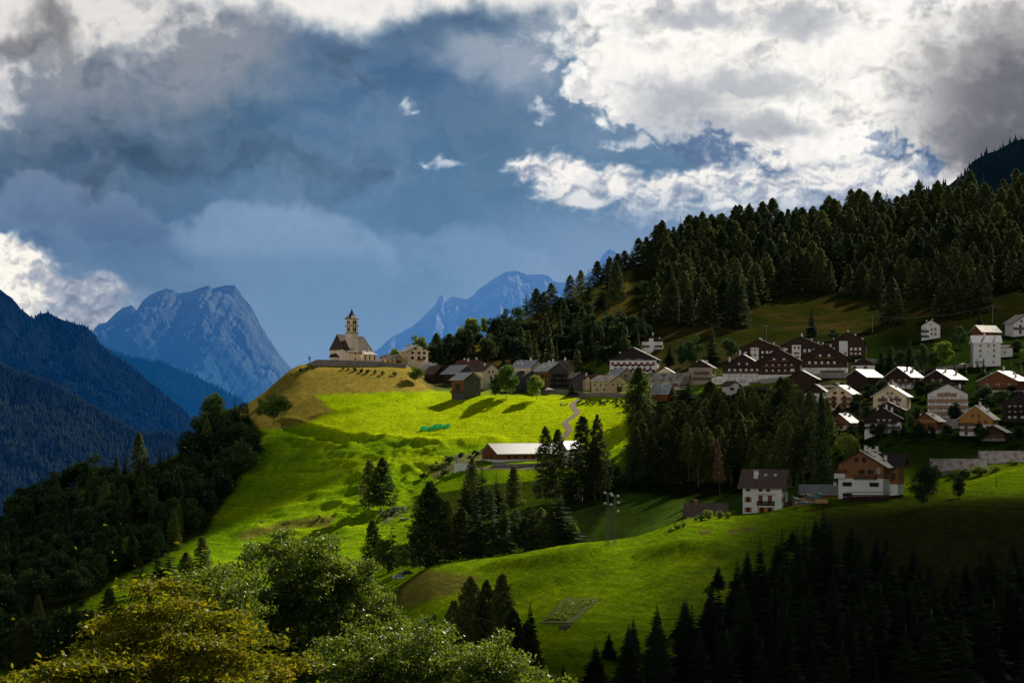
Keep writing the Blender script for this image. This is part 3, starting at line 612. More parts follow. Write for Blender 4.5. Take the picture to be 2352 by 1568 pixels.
# ---- unseen cloud-like sheet added above the view, opacity shaped to shade chosen slopes
def make_shadow_sheet():
    ZC = 700.0
    xs = np.arange(-900, 2400, 7.0); ys = np.arange(900, 2900, 7.0)
    Xd, Yd = np.meshgrid(xs, ys, indexing='ij')
    # follow the sunbeam down to the ground
    Z = ZC+fbm(Xd/160, Yd/160, 5, 91)*34
    L = np.arange(520, 860, 5.0)/SUN[2]
    hx = Xd.copy(); hy = Yd.copy(); done = np.zeros(Xd.shape, bool)
    for l in L:
        x = Xd-SUN[0]*l; y = Yd-SUN[1]*l; z = Z-SUN[2]*l
        g = gz(x, np.maximum(y, 2))
        h = (z <= g) & ~done
        hx[h] = x[h]; hy[h] = y[h]; done |= h
    hx[~done] = (Xd-SUN[0]*L[-1])[~done]; hy[~done] = (Yd-SUN[1]*L[-1])[~done]
    hyc = np.maximum(hy, 30)
    hz = gz(hx, hyc); px = hx*FOC/hyc+CX; py = HZ-hz*FOC/hyc
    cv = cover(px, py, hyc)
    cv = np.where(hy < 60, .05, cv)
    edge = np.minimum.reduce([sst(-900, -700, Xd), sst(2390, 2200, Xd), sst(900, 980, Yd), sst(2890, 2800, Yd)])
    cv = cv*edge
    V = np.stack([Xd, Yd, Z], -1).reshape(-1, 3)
    me = mesh_grid('shadow_sheet', V, len(xs), len(ys), None, {'thick': cv.ravel()})
    m, ns, ls = _mat('shadow_sheet_grey')
    out = ns.new('ShaderNodeOutputMaterial'); a = ns.new('ShaderNodeAttribute'); a.attribute_name = 'thick'
    tr = ns.new('ShaderNodeBsdfTransparent'); tl = ns.new('ShaderNodeBsdfTranslucent'); df = ns.new('ShaderNodeBsdfDiffuse')
    tl.inputs[0].default_value = (.035, .04, .05, 1); df.inputs[0].default_value = (.16, .18, .21, 1)
    m1 = ns.new('ShaderNodeMixShader'); m1.inputs[0].default_value = .5; ls.new(tl.outputs[0], m1.inputs[1]); ls.new(df.outputs[0], m1.inputs[2])
    m2 = ns.new('ShaderNodeMixShader'); ls.new(a.outputs['Fac'], m2.inputs[0]); ls.new(tr.outputs[0], m2.inputs[1]); ls.new(m1.outputs[0], m2.inputs[2]); ls.new(m2.outputs[0], out.inputs[0])
    me.materials.append(m)
    tag(link('shadow_sheet', me), 'added unseen grey sheet overhead, opacity shaped to cast shade patches', kind='structure')
make_shadow_sheet()
# ---- foliage
def leaf_material(name, c0, c1, trans=.4, gloss=.08, grough=.45, nscale=.5, rnd=.5):
    """leaf colour drifts between clumps and between trees; part of the light passes through"""
    m, ns, ls = _mat(name)
    out = ns.new('ShaderNodeOutputMaterial'); n = tnoise(ns, ls, nscale, 3, .6)
    oi = ns.new('ShaderNodeObjectInfo'); ad = ns.new('ShaderNodeMath'); ad.operation = 'MULTIPLY_ADD'; ad.inputs[1].default_value = rnd; ad.inputs[2].default_value = -rnd/2
    ls.new(oi.outputs['Random'], ad.inputs[0]); su = ns.new('ShaderNodeMath'); su.operation = 'ADD'; ls.new(n.outputs[0], su.inputs[0]); ls.new(ad.outputs[0], su.inputs[1])
    r = ramp(ns, ls, su.outputs[0], [(.25, c0), (.75, c1)])
    d = ns.new('ShaderNodeBsdfDiffuse'); t = ns.new('ShaderNodeBsdfTranslucent'); g = ns.new('ShaderNodeBsdfGlossy'); g.inputs['Roughness'].default_value = grough
    hs = ns.new('ShaderNodeHueSaturation'); hs.inputs['Value'].default_value = 1.7; hs.inputs['Hue'].default_value = .485; ls.new(r.outputs[0], hs.inputs['Color'])
    ls.new(r.outputs[0], d.inputs[0]); ls.new(hs.outputs[0], t.inputs[0]); g.inputs[0].default_value = (.75, .8, .7, 1)
    m1 = ns.new('ShaderNodeMixShader'); m1.inputs[0].default_value = trans; ls.new(d.outputs[0], m1.inputs[1]); ls.new(t.outputs[0], m1.inputs[2])
    m2 = ns.new('ShaderNodeMixShader'); m2.inputs[0].default_value = gloss; ls.new(m1.outputs[0], m2.inputs[1]); ls.new(g.outputs[0], m2.inputs[2]); ls.new(m2.outputs[0], out.inputs[0])
    return m
LM = {
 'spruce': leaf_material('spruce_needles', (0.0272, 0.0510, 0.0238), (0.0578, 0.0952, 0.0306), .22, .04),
 'spruce_dark': leaf_material('deep_shade_spruce_needles', (0.0198, 0.0330, 0.0198), (0.0462, 0.0726, 0.0297), .15, .015),  # darker copy of the needles, deep shade put into the colour
 'larch': leaf_material('larch_needles', (.036, .060, .018), (.17, .215, .050), .58, .03),
 'larch_hill': leaf_material('larch_needles_hill', (0.026, 0.046, 0.020), (0.105, 0.135, 0.038), .55, .03),
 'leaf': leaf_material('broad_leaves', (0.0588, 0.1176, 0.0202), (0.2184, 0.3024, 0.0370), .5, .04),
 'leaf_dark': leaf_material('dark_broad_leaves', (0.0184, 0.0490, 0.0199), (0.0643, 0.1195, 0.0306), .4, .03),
 'leaf_bright': leaf_material('yellow_green_leaves', (.09, .15, .015), (.22, .28, .03), .5, .06),
 'leaf_fg': leaf_material('glossy_ash_leaves', (.028, .068, .006), (.19, .28, .018), .55, .07, .40, 1.3, .04),
 'leaf_yel': leaf_material('yellowing_maple_leaves', (.050, .110, .005), (.34, .31, .007), .5, .03, .45, .9, .04),
 'dead': leaf_material('withered_larch_needles', (.09, .055, .035), (.15, .09, .05), .3, .03),
}
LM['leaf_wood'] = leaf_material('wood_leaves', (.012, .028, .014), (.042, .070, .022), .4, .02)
M_BARK = mat_simple('bark', (.085, .065, .05), .4, 3, .9, .15, .6, 14, stretch=(1, 1, .25))
M_BARKP = mat_simple('grey_bark', (.17, .15, .13), .4, 3, .9, .15, .6, 14, stretch=(1, 1, .25))

def tube(V, F, p, q, r0, r1, n=6):
    p = np.array(p, float); q = np.array(q, float); d = q-p; L = np.linalg.norm(d)
    if L < 1e-6: return
    d /= L; a = np.array([0, 0, 1.0]) if abs(d[2]) < .9 else np.array([1.0, 0, 0])
    u = np.cross(d, a); u /= np.linalg.norm(u); v = np.cross(d, u); b = len(V)
    for c, r in ((p, r0), (q, r1)):
        for k in range(n):
            t = 2*math.pi*k/n; V.append(c+u*math.cos(t)*r+v*math.sin(t)*r)
    for k in range(n):
        F.append((b+k, b+(k+1) % n, b+n+(k+1) % n, b+n+k))
def trunk_mesh(name, h, r, rs, bend=.0, n=7, seg=7, mat=None, limbs=0):
    V, F = [], []; p = np.array([0, 0, -1.5]); pts = [p]
    for k in range(1, seg+1):
        t = k/seg; pts.append(np.array([bend*math.sin(t*2.3+rs.rand()*.4)*h, bend*math.cos(t*1.7+rs.rand()*.3)*h-bend*h, -1.5+(h+1.5)*t]))
    for k in range(seg):
        f0 = 1-k/seg; f1 = 1-(k+1)/seg
        tube(V, F, pts[k], pts[k+1], r*(f0**.8*.95+.05), r*(f1**.8*.95+.05), n)
    for k in range(limbs):
        t = .25+.7*rs.rand(); z = h*t; a = rs.rand()*6.28; L = h*.12*(1.2-t)
        tube(V, F, (0, 0, z), (math.cos(a)*L, math.sin(a)*L, z-L*.25), r*.22, r*.06, 4)
    return mesh_faces(name, np.array(V), F, mat, True)

def spruce_crown(seed, h=1.0, w=.27, whorls=30, per=11, droop=.35, base=.06, ragged=.35, segs=3):
    """flat drooping boughs in whorls; unit height, W = crown diameter / height"""
    rs = np.random.RandomState(seed); V = []; F = []
    for i in range(whorls):
        t = (i+rs.rand()*.6)/whorls; z0 = base+(1-base)*t
        R = w/2*((1-t)**.85)*(.92+.12*math.sin(t*22+seed))+.008
        n = max(4, int(per*(1-t*.45)))
        off = rs.rand()*6.28
        for k in range(n):
            if rs.rand() < .07: continue
            a = off+2*math.pi*k/n+rs.uniform(-.25, .25); r = R*(1+rs.uniform(-ragged, ragged*.45)); bw = r*(.42+.12*rs.rand())+.006
            dr = droop*(1-.65*t)*rs.uniform(.7, 1.2); ca, sa = math.cos(a), math.sin(a)
            b = len(V); zj = z0+rs.uniform(-.7, .7)*(1-base)/whorls
            for s in range(segs+1):
                u = s/segs; rad = r*u; z = zj+h*0-dr*r*(u**1.5)+ .10*r*max(0, u-.75)*2
                ww = bw*(.35+.9*u*(1-u)*2)*(1.0 if s < segs else .12)
                jit = rs.uniform(-.16, .16)*r*.4
                V.append((ca*rad-sa*(ww+jit)*.5, sa*rad+ca*(ww+jit)*.5, z-abs(ww)*.30))
                V.append((ca*rad, sa*rad, z+ww*.10))
                V.append((ca*rad+sa*(ww-jit)*.5, sa*rad-ca*(ww-jit)*.5, z-abs(ww)*.30))
            for s in range(segs):
                o = b+s*3
                F.append((o, o+3, o+4, o+1)); F.append((o+1, o+4, o+5, o+2))
            # hanging twig curtain
            if segs > 2:
                b2 = len(V); L = r*.22
                for s in (1, 2, 3):
                    u = s/segs; rad = r*u*.98; z = zj-dr*r*(u**1.5)
                    V.append((ca*rad, sa*rad, z)); V.append((ca*rad+rs.uniform(-.1, .1)*r, sa*rad+rs.uniform(-.1, .1)*r, z-L*rs.uniform(.5, 1.2)))
                F.append((b2, b2+2, b2+3, b2+1)); F.append((b2+2, b2+4, b2+5, b2+3))
    # leader
    b = len(V); V += [(-.006, 0, .97), (.006, 0, .97), (0, .004, 1.03), (0, -.004, 1.03)]; F.append((b, b+1, b+2, b+3))
    return np.array(V), np.array(F)
def tufts(C, size, rs, flat=.0, down=.0, n_each=1, asp=.55):
    """leaf-sized lozenges at points C (n,3)"""
    C = np.repeat(C, n_each, 0); n = len(C)
    a = rs.randn(n, 3); a[:, 2] *= (1-flat); a[:, 2] -= down; a /= np.linalg.norm(a, axis=1, keepdims=True)
    b = rs.randn(n, 3); b[:, 2] *= (1-flat); b -= a*np.sum(a*b, 1, keepdims=True); b /= np.linalg.norm(b, axis=1, keepdims=True)
    s = (size*rs.uniform(.6, 1.35, n))[:, None]
    V = np.stack([C-a*s*.5, C+b*s*asp*.5, C+a*s*.5, C-b*s*asp*.5], 1).reshape(-1, 3)
    return V, np.arange(n*4).reshape(-1, 4)
def larch_crown(seed, w=.30, n=2600, base=.12, size=.032, round_=.75, clump=70):
    """soft conical crown of drooping feathery tufts, gathered on boughs"""
    rs = np.random.RandomState(seed); out = []
    nb = clump
    for i in range(nb):
        t = base+(1-base)*((i+rs.rand())/nb)**.92; u = (t-base)/(1-base)
        R = w/2*((1-u)**round_)*min(1, .55+u*5)*(1+rs.uniform(-.28, .14))+.006
        a = rs.rand()*6.28 if i % 2 else (i*2.4)
        k = int(n/nb*(1.3-u*.7)); s = rs.rand(k)**.6
        ca, sa = math.cos(a), math.sin(a); x = s*R; sp = (.42*s*R+.010)
        lat = rs.uniform(-1, 1, k)*sp; z = t-x*.30*(1-u)+rs.randn(k)*.008-np.abs(rs.randn(k))*.018*(s+.2)
        out.append(np.stack([ca*x-sa*lat, sa*x+ca*lat, z], -1))
        # opposite side bough
        a2 = a+2.1+rs.rand()*2; ca, sa = math.cos(a2), math.sin(a2)
        out.append(np.stack([ca*x-sa*lat, sa*x+ca*lat, z+rs.uniform(-.01, .01)], -1))
    C = np.concatenate(out); C = C[rs.rand(len(C)) < n/len(C)*1.0 if n < len(C) else np.ones(len(C), bool)]
    V, F = tufts(C, size, rs, .1, .5, 1, .6)
    # dark inner core so the stem side is not see-through everywhere
    return V, F
def leaf_crown(seed, w=.8, base=.18, n=2600, size=.045, blobs=20, top=1.0, oval=False):
    rs = np.random.RandomState(seed); cs = []; rr = []
    for i in range(blobs):
        for _ in range(30):
            p = rs.uniform(-1, 1, 3)
            if oval: p[2] *= 1
            if np.linalg.norm(p) < 1: break
        zc = (base+top)/2; c = np.array([p[0]*w*.36, p[1]*w*.36, zc+p[2]*(top-base)*.36]); taper = 1-.35*abs(p[2])
        c[:2] *= taper; cs.append(c); rr.append(rs.uniform(.10, .19)*(.6+.5*w))
    pts = []
    for c, r in zip(cs, rr):
        k = int(n/blobs); d = rs.randn(k, 3); d /= np.linalg.norm(d, axis=1, keepdims=True)
        q = c+d*(r*(rs.rand(k)**.35)[:, None])*np.array([1, 1, .85]); pts.append(q)
    C = np.concatenate(pts); V, F = tufts(C, size, rs, .25, 0, 1, .75)
    return V, F

def crown_mesh(name, VF, mat):
    return mesh_faces(name, VF[0], VF[1], mat, False)
RS = np.random.RandomState(11)
PROTO = {}
def proto(kind, mk, n): PROTO[kind] = [mk(i) for i in range(n)]
def _tr(name, r, s, limbs=0, mat=None, bend=.01): return trunk_mesh(name, .97, r, np.random.RandomState(s), bend, 6, 6, mat or M_BARK, limbs)
def _join(name, crown, mat, r, s):
    """crown and stem in one small mesh, for trees only a few pixels wide"""
    V, F = crown; TV, TF = [], []
    tube(TV, TF, (0, 0, -.06), (0, 0, .5), r, r*.5, 4)
    me = mesh_faces(name, np.concatenate([V, np.array(TV)]), np.concatenate([F, np.array(TF)+len(V)]), None)
    me.materials.append(mat); me.materials.append(M_BARK)
    k = np.zeros(len(F)+len(TF), np.int32); k[len(F):] = 1; me.polygons.foreach_set('material_index', k); return me
proto('spruce', lambda i: (crown_mesh('spruce_crown', spruce_crown(i, w=.24+.03*(i % 3), whorls=30, per=10, base=.05+.02*(i % 2)), LM['spruce']), _tr('spruce_trunk', .011, i, 3)), 6)
proto('spruce_dark', lambda i: (crown_mesh('spruce_crown', spruce_crown(20+i, w=.30+.03*(i % 4), whorls=44, per=15, base=.03, segs=4, ragged=.45), LM['spruce_dark']), _tr('spruce_trunk', .010, i, 3)), 7)
proto('spruce_open', lambda i: (crown_mesh('spruce_crown', spruce_crown(40+i, w=.30, whorls=24, per=8, base=.10, ragged=.6, droop=.5), LM['spruce']), _tr('spruce_trunk', .012, i, 8)), 4)
proto('larch', lambda i: (crown_mesh('larch_crown', larch_crown(60+i, w=.38+.05*(i % 3), n=5600, base=.06, size=.030, round_=.62, clump=90), LM['larch']), _tr('larch_trunk', .011, i, 4)), 6)
proto('larch_tall', lambda i: (crown_mesh('larch_crown', larch_crown(80+i, w=.27, n=4200, base=.12, size=.024, clump=60, round_=.55), LM['larch']), _tr('larch_trunk', .010, i, 14, bend=.015)), 5)
proto('larch_bare', lambda i: (crown_mesh('larch_crown', larch_crown(90+i, w=.26, n=3000, base=.40, size=.028, clump=44), LM['larch']), _tr('larch_trunk', .009, i, 10, M_BARKP)), 3)
proto('larch_hill', lambda i: (_join('larch_tree', larch_crown(100+i, w=.42+.06*(i % 3), n=4200, base=.03, size=.040, round_=.6, clump=80), LM['larch_hill'], .012, i), None), 9)
proto('spruce_hill', lambda i: (_join('spruce_tree', spruce_crown(120+i, w=.26, whorls=26, per=9, base=.04), LM['spruce'], .012, i), None), 5)
PROTO['spruce_hill'] = PROTO['spruce']
proto('leaf_hill', lambda i: (_join('broadleaf_tree', leaf_crown(220+i, w=.78+.1*(i % 3), n=2600, size=.056, base=.06), LM['leaf_wood'], .02, i), None), 5)
proto('dead', lambda i: (crown_mesh('larch_crown', larch_crown(130+i, w=.22, n=1500, base=.25, size=.024, clump=44), LM['dead']), _tr('larch_trunk', .009, i, 12, M_BARKP)), 2)
proto('leaf', lambda i: (crown_mesh('leafy_crown', leaf_crown(200+i, w=.72+.1*(i % 3), n=3600, size=.050, base=.14), LM['leaf']), _tr('broadleaf_trunk', .022, i, 5, bend=.03)), 6)
proto('leaf_dark', lambda i: (crown_mesh('leafy_crown', leaf_crown(220+i, w=.78+.1*(i % 3), n=3200, size=.052, base=.06), LM['leaf_dark']), _tr('broadleaf_trunk', .02, i, 5)), 6)
proto('leaf_bright', lambda i: (crown_mesh('leafy_crown', leaf_crown(240+i, w=.9, n=3000, size=.05, base=.12), LM['leaf_bright']), _tr('broadleaf_trunk', .018, i, 5)), 3)
proto('oval', lambda i: (crown_mesh('leafy_crown', leaf_crown(260+i, w=.56, n=6000, size=.030, base=.03, blobs=34, oval=True), LM['leaf_dark']), _tr('broadleaf_trunk', .02, i, 2)), 2)
proto('bush', lambda i: (crown_mesh('bush', leaf_crown(280+i, w=1.25, n=1500, size=.09, base=-.15, blobs=14, top=.95), LM[['leaf', 'leaf_dark', 'leaf_bright'][i % 3]]), None), 6)
FULLNAME = {'spruce': 'spruce_tree', 'spruce_dark': 'spruce_tree', 'spruce_open': 'spruce_tree', 'spruce_hill': 'spruce_tree', 'larch': 'larch_tree', 'larch_tall': 'larch_tree', 'larch_bare': 'larch_tree',
            'larch_hill': 'larch_tree', 'dead': 'larch_tree', 'leaf_hill': 'broadleaf_tree', 'leaf': 'broadleaf_tree', 'leaf_dark': 'broadleaf_tree', 'leaf_bright': 'broadleaf_tree', 'oval': 'broadleaf_tree', 'bush': 'bush'}
WREF = {'spruce': .22, 'spruce_dark': .24, 'spruce_open': .25, 'larch': .31, 'larch_tall': .20, 'larch_bare': .20, 'larch_hill': .36, 'spruce_hill': .26, 'dead': .22, 'leaf_hill': .86, 'leaf': .8, 'leaf_dark': .86, 'leaf_bright': .95, 'oval': .58, 'bush': 1.3}
NTREE = {}
_H = []
def put_tree(kind, x, Y, z, h, w=None, label=None, group=None, idx=None):
    pr = PROTO[kind]; i = RS.randint(len(pr)) if idx is None else idx % len(pr); crown, trunk = pr[i]
    sx = h if w is None else w/WREF[kind]
    rz = RS.rand()*6.28; nm = FULLNAME[kind]; cat = 'bush' if nm == 'bush' else 'tree'
    NTREE[nm] = NTREE.get(nm, 0)+1
    if trunk is None:
        o = link(nm, crown, None, (x, Y, z-.3)); _H.append((h/Y, o)) if kind == 'larch_hill' else None; o.rotation_euler = (0, 0, rz); o.scale = (sx, sx, h); return tag(o, label, cat, group)
    e = empty(nm, (x, Y, z-.3), rz, label, cat, group); e.scale = (sx, sx, h)
    e.rotation_euler = (RS.uniform(-.02, .02), RS.uniform(-.02, .02), rz)
    link('crown', crown, e); link('trunk', trunk, e); return e
def tree_px(kind, px, base, top, wpx=None, ymin=300, label=None, group=None, Y=None, idx=None):
    """a tree whose foot is seen at (px, base) and whose tip reaches TOP"""
    x, Yg, z = hit(px, base, ymin) if Y is None else at(px, Y)
    h = max(1.5, (HZ-top)*Yg/FOC-z+.3); w = None if wpx is None else wpx*Yg/FOC*(1.2 if kind[:5] == 'larch' or kind == 'spruce_open' else 1.0)
    return put_tree(kind, x, Yg, z, h, w, label, group, idx)
def scatter(poly, dx, dy, ymin, ymax, pick, hpx, group, labeler, jit=.4, seed=1, dens=1.0, lim=None, wf=(.95, 1.3)):
    """trees rooted on the ground inside a survey polygon; HPX (lo, hi) apparent height"""
    rs = np.random.RandomState(seed); xs = [p[0] for p in poly]; ys = [p[1] for p in poly]; n = 0
    y = max(ys); row = 0
    while y > min(ys):
        x = min(xs)+(row % 2)*dx*.5
        while x < max(xs):
            qx, qy = x+rs.uniform(-jit, jit)*dx, y+rs.uniform(-jit, jit)*dy
            if poly_in(np.array(qx), np.array(qy), poly) and rs.rand() < dens:
                gx, gy, gzz = hit(qx, qy, ymin)
                if gy < ymax:
                    kind = pick(rs, qx, qy); hp = rs.uniform(*hpx)*gy/FOC
                    if lim is not None: hp = max(2.5, min(hp, (qy-np.interp(qx, [l[0] for l in lim], [l[1] for l in lim])-rs.uniform(0, 22))*gy/FOC))
                    put_tree(kind, gx, gy, gzz, hp, WREF[kind]*hp*rs.uniform(*wf), labeler(rs, kind, qx, qy), group); n += 1
            x += dx
        y -= dy; row += 1
    return n
ADJ = {'spruce': 'dark pointed spruce', 'spruce_dark': 'almost black spruce', 'spruce_open': 'ragged open spruce', 'spruce_hill': 'dark pointed spruce', 'larch': 'olive green larch', 'larch_tall': 'slender feathery larch',
       'larch_bare': 'bare stemmed larch', 'larch_hill': 'rounded olive larch', 'dead': 'withered reddish brown larch', 'leaf_hill': 'dark leafy tree', 'leaf': 'green leafy tree', 'leaf_dark': 'dark leafy tree', 'leaf_bright': 'bright yellow-green tree', 'oval': 'dense oval tree', 'bush': 'low rounded bush'}
# ---- where the trees stand
def pk(d):
    ks = list(d); ps = np.cumsum([d[k] for k in ks]); ps = ps/ps[-1]
    return lambda rs, x, y: ks[int(np.searchsorted(ps, rs.rand()))]
def zone(names):
    """label a tree by the part of its wood it stands in: (test, words)"""
    def f(rs, kind, x, y):
        for t, w in names:
            if t(x, y): return ADJ[kind]+' '+w
        return ADJ[kind]+' '+names[-1][1]
    return f
# larch forest on the hill behind the village
HILLZ = zone([(lambda x, y: y < 545-(x-1500)*.05, 'in the upper rows of the hill forest'), (lambda x, y: x < 1560, 'at the left end of the hill forest'), (lambda x, y: y > 665, 'along the lower edge of the hill forest'),
              (lambda x, y: x < 1800, 'inside the left half of the hill forest'), (lambda x, y: x < 2080, 'in the middle of the hill forest'), (lambda x, y: True, 'inside the right part of the hill forest')])
crest = lambda px: float(np.interp(px, [1380, 1450, 1600, 1750, 1900, 2050, 2200, 2352, 2500], [612, 612, 572, 552, 532, 512, 492, 472, 462]))
ctop = [(1350,612),(1395,580),(1415,578),(1440,560),(1470,545),(1500,540),(1530,522),(1560,512),(1590,497),(1620,490),(1650,486),(1690,492),(1720,500),(1750,487),(1775,495),(1800,485),(1830,470),(1870,478),(1900,462),(1930,456),(1960,458),(1990,452),(2020,445),(2060,450),(2110,428),(2150,445),(2190,436),(2230,440),(2270,450),(2310,444),(2352,446),(2400,440)]
g = 'larches of the hill forest'
x = 1372.0
while x < 2400:
    Yc = float(np.interp(x, [1380, 1450, 1600, 1900, 2352], [1345, 1378, 1415, 1445, 1445])); t = np.interp(x, [c[0] for c in ctop], [c[1] for c in ctop])+RS.uniform(0, 16)
    k = 'larch_hill' if RS.rand() < .75 else 'spruce_hill'
    zone_w = 'on the crest of the hill forest against the sky' if x < 1900 else 'on the crest of the hill forest near the dark ridge'
    tree_px(k, x, 0, t, RS.uniform(24, 34), Y=Yc-RS.uniform(0, 25), label=ADJ[k]+' '+zone_w, group=g if k == 'larch_hill' else 'spruces of the hill forest'); x += RS.uniform(13, 19)
scatter([(1505,600),(1600,575),(1900,535),(2352,475),(2420,470),(2420,660),(2352,655),(2262,688),(2255,735),(2150,742),(2140,690),(1990,688),(1890,668),(1770,682),(1730,720),(1690,748),(1640,750),(1530,742),(1490,735),(1510,700),(1530,650)],
        24, 21, 1100, 1500, pk({'larch_hill': .88, 'spruce_hill': .12}), (66, 104), g, HILLZ, seed=5, dens=.95, wf=(1.15, 1.75))
for a in [('larch_tall',1310,694,632,26),('larch_tall',1333,692,620,24),('spruce_open',1352,690,618,34),('spruce_open',1210,728,668,24),('larch',1232,728,662,32),('larch_tall',1249,722,670,24),('larch_tall',1266,718,650,30),('spruce',1286,722,690,18),('spruce_hill',1380,712,650,40),('spruce_hill',1397,680,590,34),('larch_hill',1415,690,600,30)]:
    tree_px(a[0], a[1], a[2], a[3], a[4], 1000, ADJ[a[0]]+' standing on the open skyline left of the hill forest', 'trees on the open skyline')
for a, w in [(('spruce',1865,772,700,34), 'standing alone on the dim hill pasture above the brown chalets'), (('larch_hill',2048,744,637,44), 'tall and alone at the lower edge of the forest pasture'), (('spruce',2250,772,712,22), 'thin, above the white tower-like house'),
             (('larch_hill',1690,752,628,56), 'large, jutting down from the hill forest onto the pasture'), (('larch_hill',1545,742,640,44), 'at the lower left corner of the hill forest'), (('leaf_dark',1483,682,640,38), 'round, alone on the slope left of the forest'),
             (('spruce_open',1492,745,690,30), 'below the round tree on the open slope'), (('leaf_dark',1915,782,754,30), 'small, on the pasture above the chalets'), (('spruce',1498,790,766,16), 'small, on the slope above the small upper chalet')]:
    tree_px(a[0], a[1], a[2], a[3], a[4], 1000, ADJ[a[0]]+' '+w)
# mixed wood between the village and the hill
scatter([(950,838),(1100,806),(1150,790),(1240,765),(1330,735),(1380,748),(1440,775),(1490,790),(1470,830),(1400,852),(1330,862),(1180,850),(1000,852)], 27, 19, 1000, 1400, pk({'leaf_hill': .5, 'spruce': .2, 'larch_hill': .3}), (48, 84), 'trees of the wood above the village',
        zone([(lambda x, y: x < 1100, 'in the wood right of the cream rectory'), (lambda x, y: x < 1280, 'in the wood above the village roofs'), (lambda x, y: True, 'in the wood on the slope left of the dark hotel')]), seed=6)
for a, w in [(('leaf',958,830,762,50), 'sunlit, just behind the cream rectory'), (('leaf',985,832,790,40), 'small and sunlit, right of the rectory'), (('larch',1003,834,765,36), 'sunlit on its left side beside the rectory wood'), (('larch',1032,832,766,44), 'sunlit, between rectory and yellow grass bank'),
             (('leaf',1080,775,726,50), 'round, on the crest above the yellow grass bank'), (('leaf',1112,768,724,26), 'small egg shaped, beside the round crest tree'), (('leaf_dark',1160,770,704,50), 'large, heading the dark skyline clump'), (('leaf_dark',1190,775,700,50), 'large, inside the dark skyline clump'),
             (('leaf',1060,800,745,26), 'slim, left of the round crest tree'), (('leaf_dark',1140,790,735,44), 'low, at the foot of the skyline clump'), (('leaf',905,826,798,36), 'low, behind the rectory wing'), (('spruce',1300,725,700,16), 'tiny, on the skyline slope')]:
    tree_px(a[0], a[1], a[2], a[3], a[4], 1000, ADJ[a[0]]+' '+w)
for k in range(16):
    px = RS.uniform(1250, 1480); b = np.interp(px, [1250, 1480], [745, 660])+RS.uniform(10, 90)
    tree_px('bush', px, b, b-RS.uniform(7, 14), None, 1000, 'dark scrub bush dotted on the open slope left of the forest', 'scrub on the open slope')
# trees among the houses
for a, w in [(('leaf',1165,914,833,56), 'tall, on the meadow edge right of the front barn'), (('leaf_dark',1138,912,862,46), 'dark, squeezed between front barn and tall green tree'), (('leaf',1230,920,858,50), 'rounded, casting a shadow on the bright meadow'), (('spruce',1314,910,878,28), 'small cone, in front of the grey barn'),
             (('leaf',955,880,838,42), 'bushy, at the end of the cemetery wall'), (('leaf_dark',1352,862,846,26), 'low, by the long cream farmhouse'), (('spruce',1635,842,742,40), 'tall, behind the beige chalet'), (('leaf_dark',1590,842,762,64), 'broad, behind the cream houses under the hotel'), (('leaf_dark',1565,842,775,40), 'second broad one left of the tall spruce'),
             (('leaf_dark',1676,826,772,52), 'egg shaped, behind the large white chalet'), (('spruce',1538,838,782,30), 'beside the small upper chalet'), (('leaf',2168,840,780,58), 'sunlit, between upper white house and tower-like house'), (('leaf_dark',2205,800,745,40), 'beside the upper white house'),
             (('leaf_dark',2345,880,850,60), 'at the right edge under the tower-like house'), (('leaf_dark',2335,815,776,50), 'right of the tower-like house'), (('leaf_dark',2265,938,880,64), 'large, between the balconied block and right-hand chalet'), (('leaf_dark',2300,940,890,60), 'large, in front of the right-hand chalet'),
             (('leaf',2028,895,872,34), 'small, between the bright roofed barn and cream chalet'), (('leaf_dark',1968,935,900,40), 'below the cream balconied chalet'), (('leaf',2092,992,950,28), 'pale, between the black chalet and orange chalet'), (('leaf_dark',2130,960,930,30), 'beside the four storey block'),
             (('leaf_bright',1945,1070,990,78), 'spreading, above the large wooden chalet'), (('leaf_dark',2180,1000,976,30), 'low, right of the small orange chalet'), (('spruce',2025,848,795,30), 'first of the dark row beyond the chalets'), (('spruce',2045,848,785,34), 'in the dark row beyond the chalets'),
             (('leaf_dark',2068,850,798,40), 'in the dark row above the bright roofs'), (('spruce',2090,850,780,40), 'tallest of the dark row above the bright roofs'), (('leaf_dark',2118,852,785,44), 'at the right end of the dark row above the roofs'), (('leaf_dark',2145,852,800,40), 'shrubby, beyond the chalet with the bright roof'),
             (('leaf',2360,830,790,40), 'at the picture edge beside the upper right house')]:
    tree_px(a[0], a[1], a[2], a[3], a[4], 560, ADJ[a[0]]+' '+w)
for k in range(76):
    px = RS.uniform(1880, 2352); b = [RS.uniform(850, 870), RS.uniform(905, 925), RS.uniform(950, 975), RS.uniform(1000, 1020)][k % 4]; t = b-RS.uniform(20, 50)
    tree_px('leaf_hill' if k % 4 else 'spruce', px, b, t, None, 560, ADJ['leaf_hill' if k % 4 else 'spruce']+' growing between the chalets of the right slope', 'trees between the chalets')
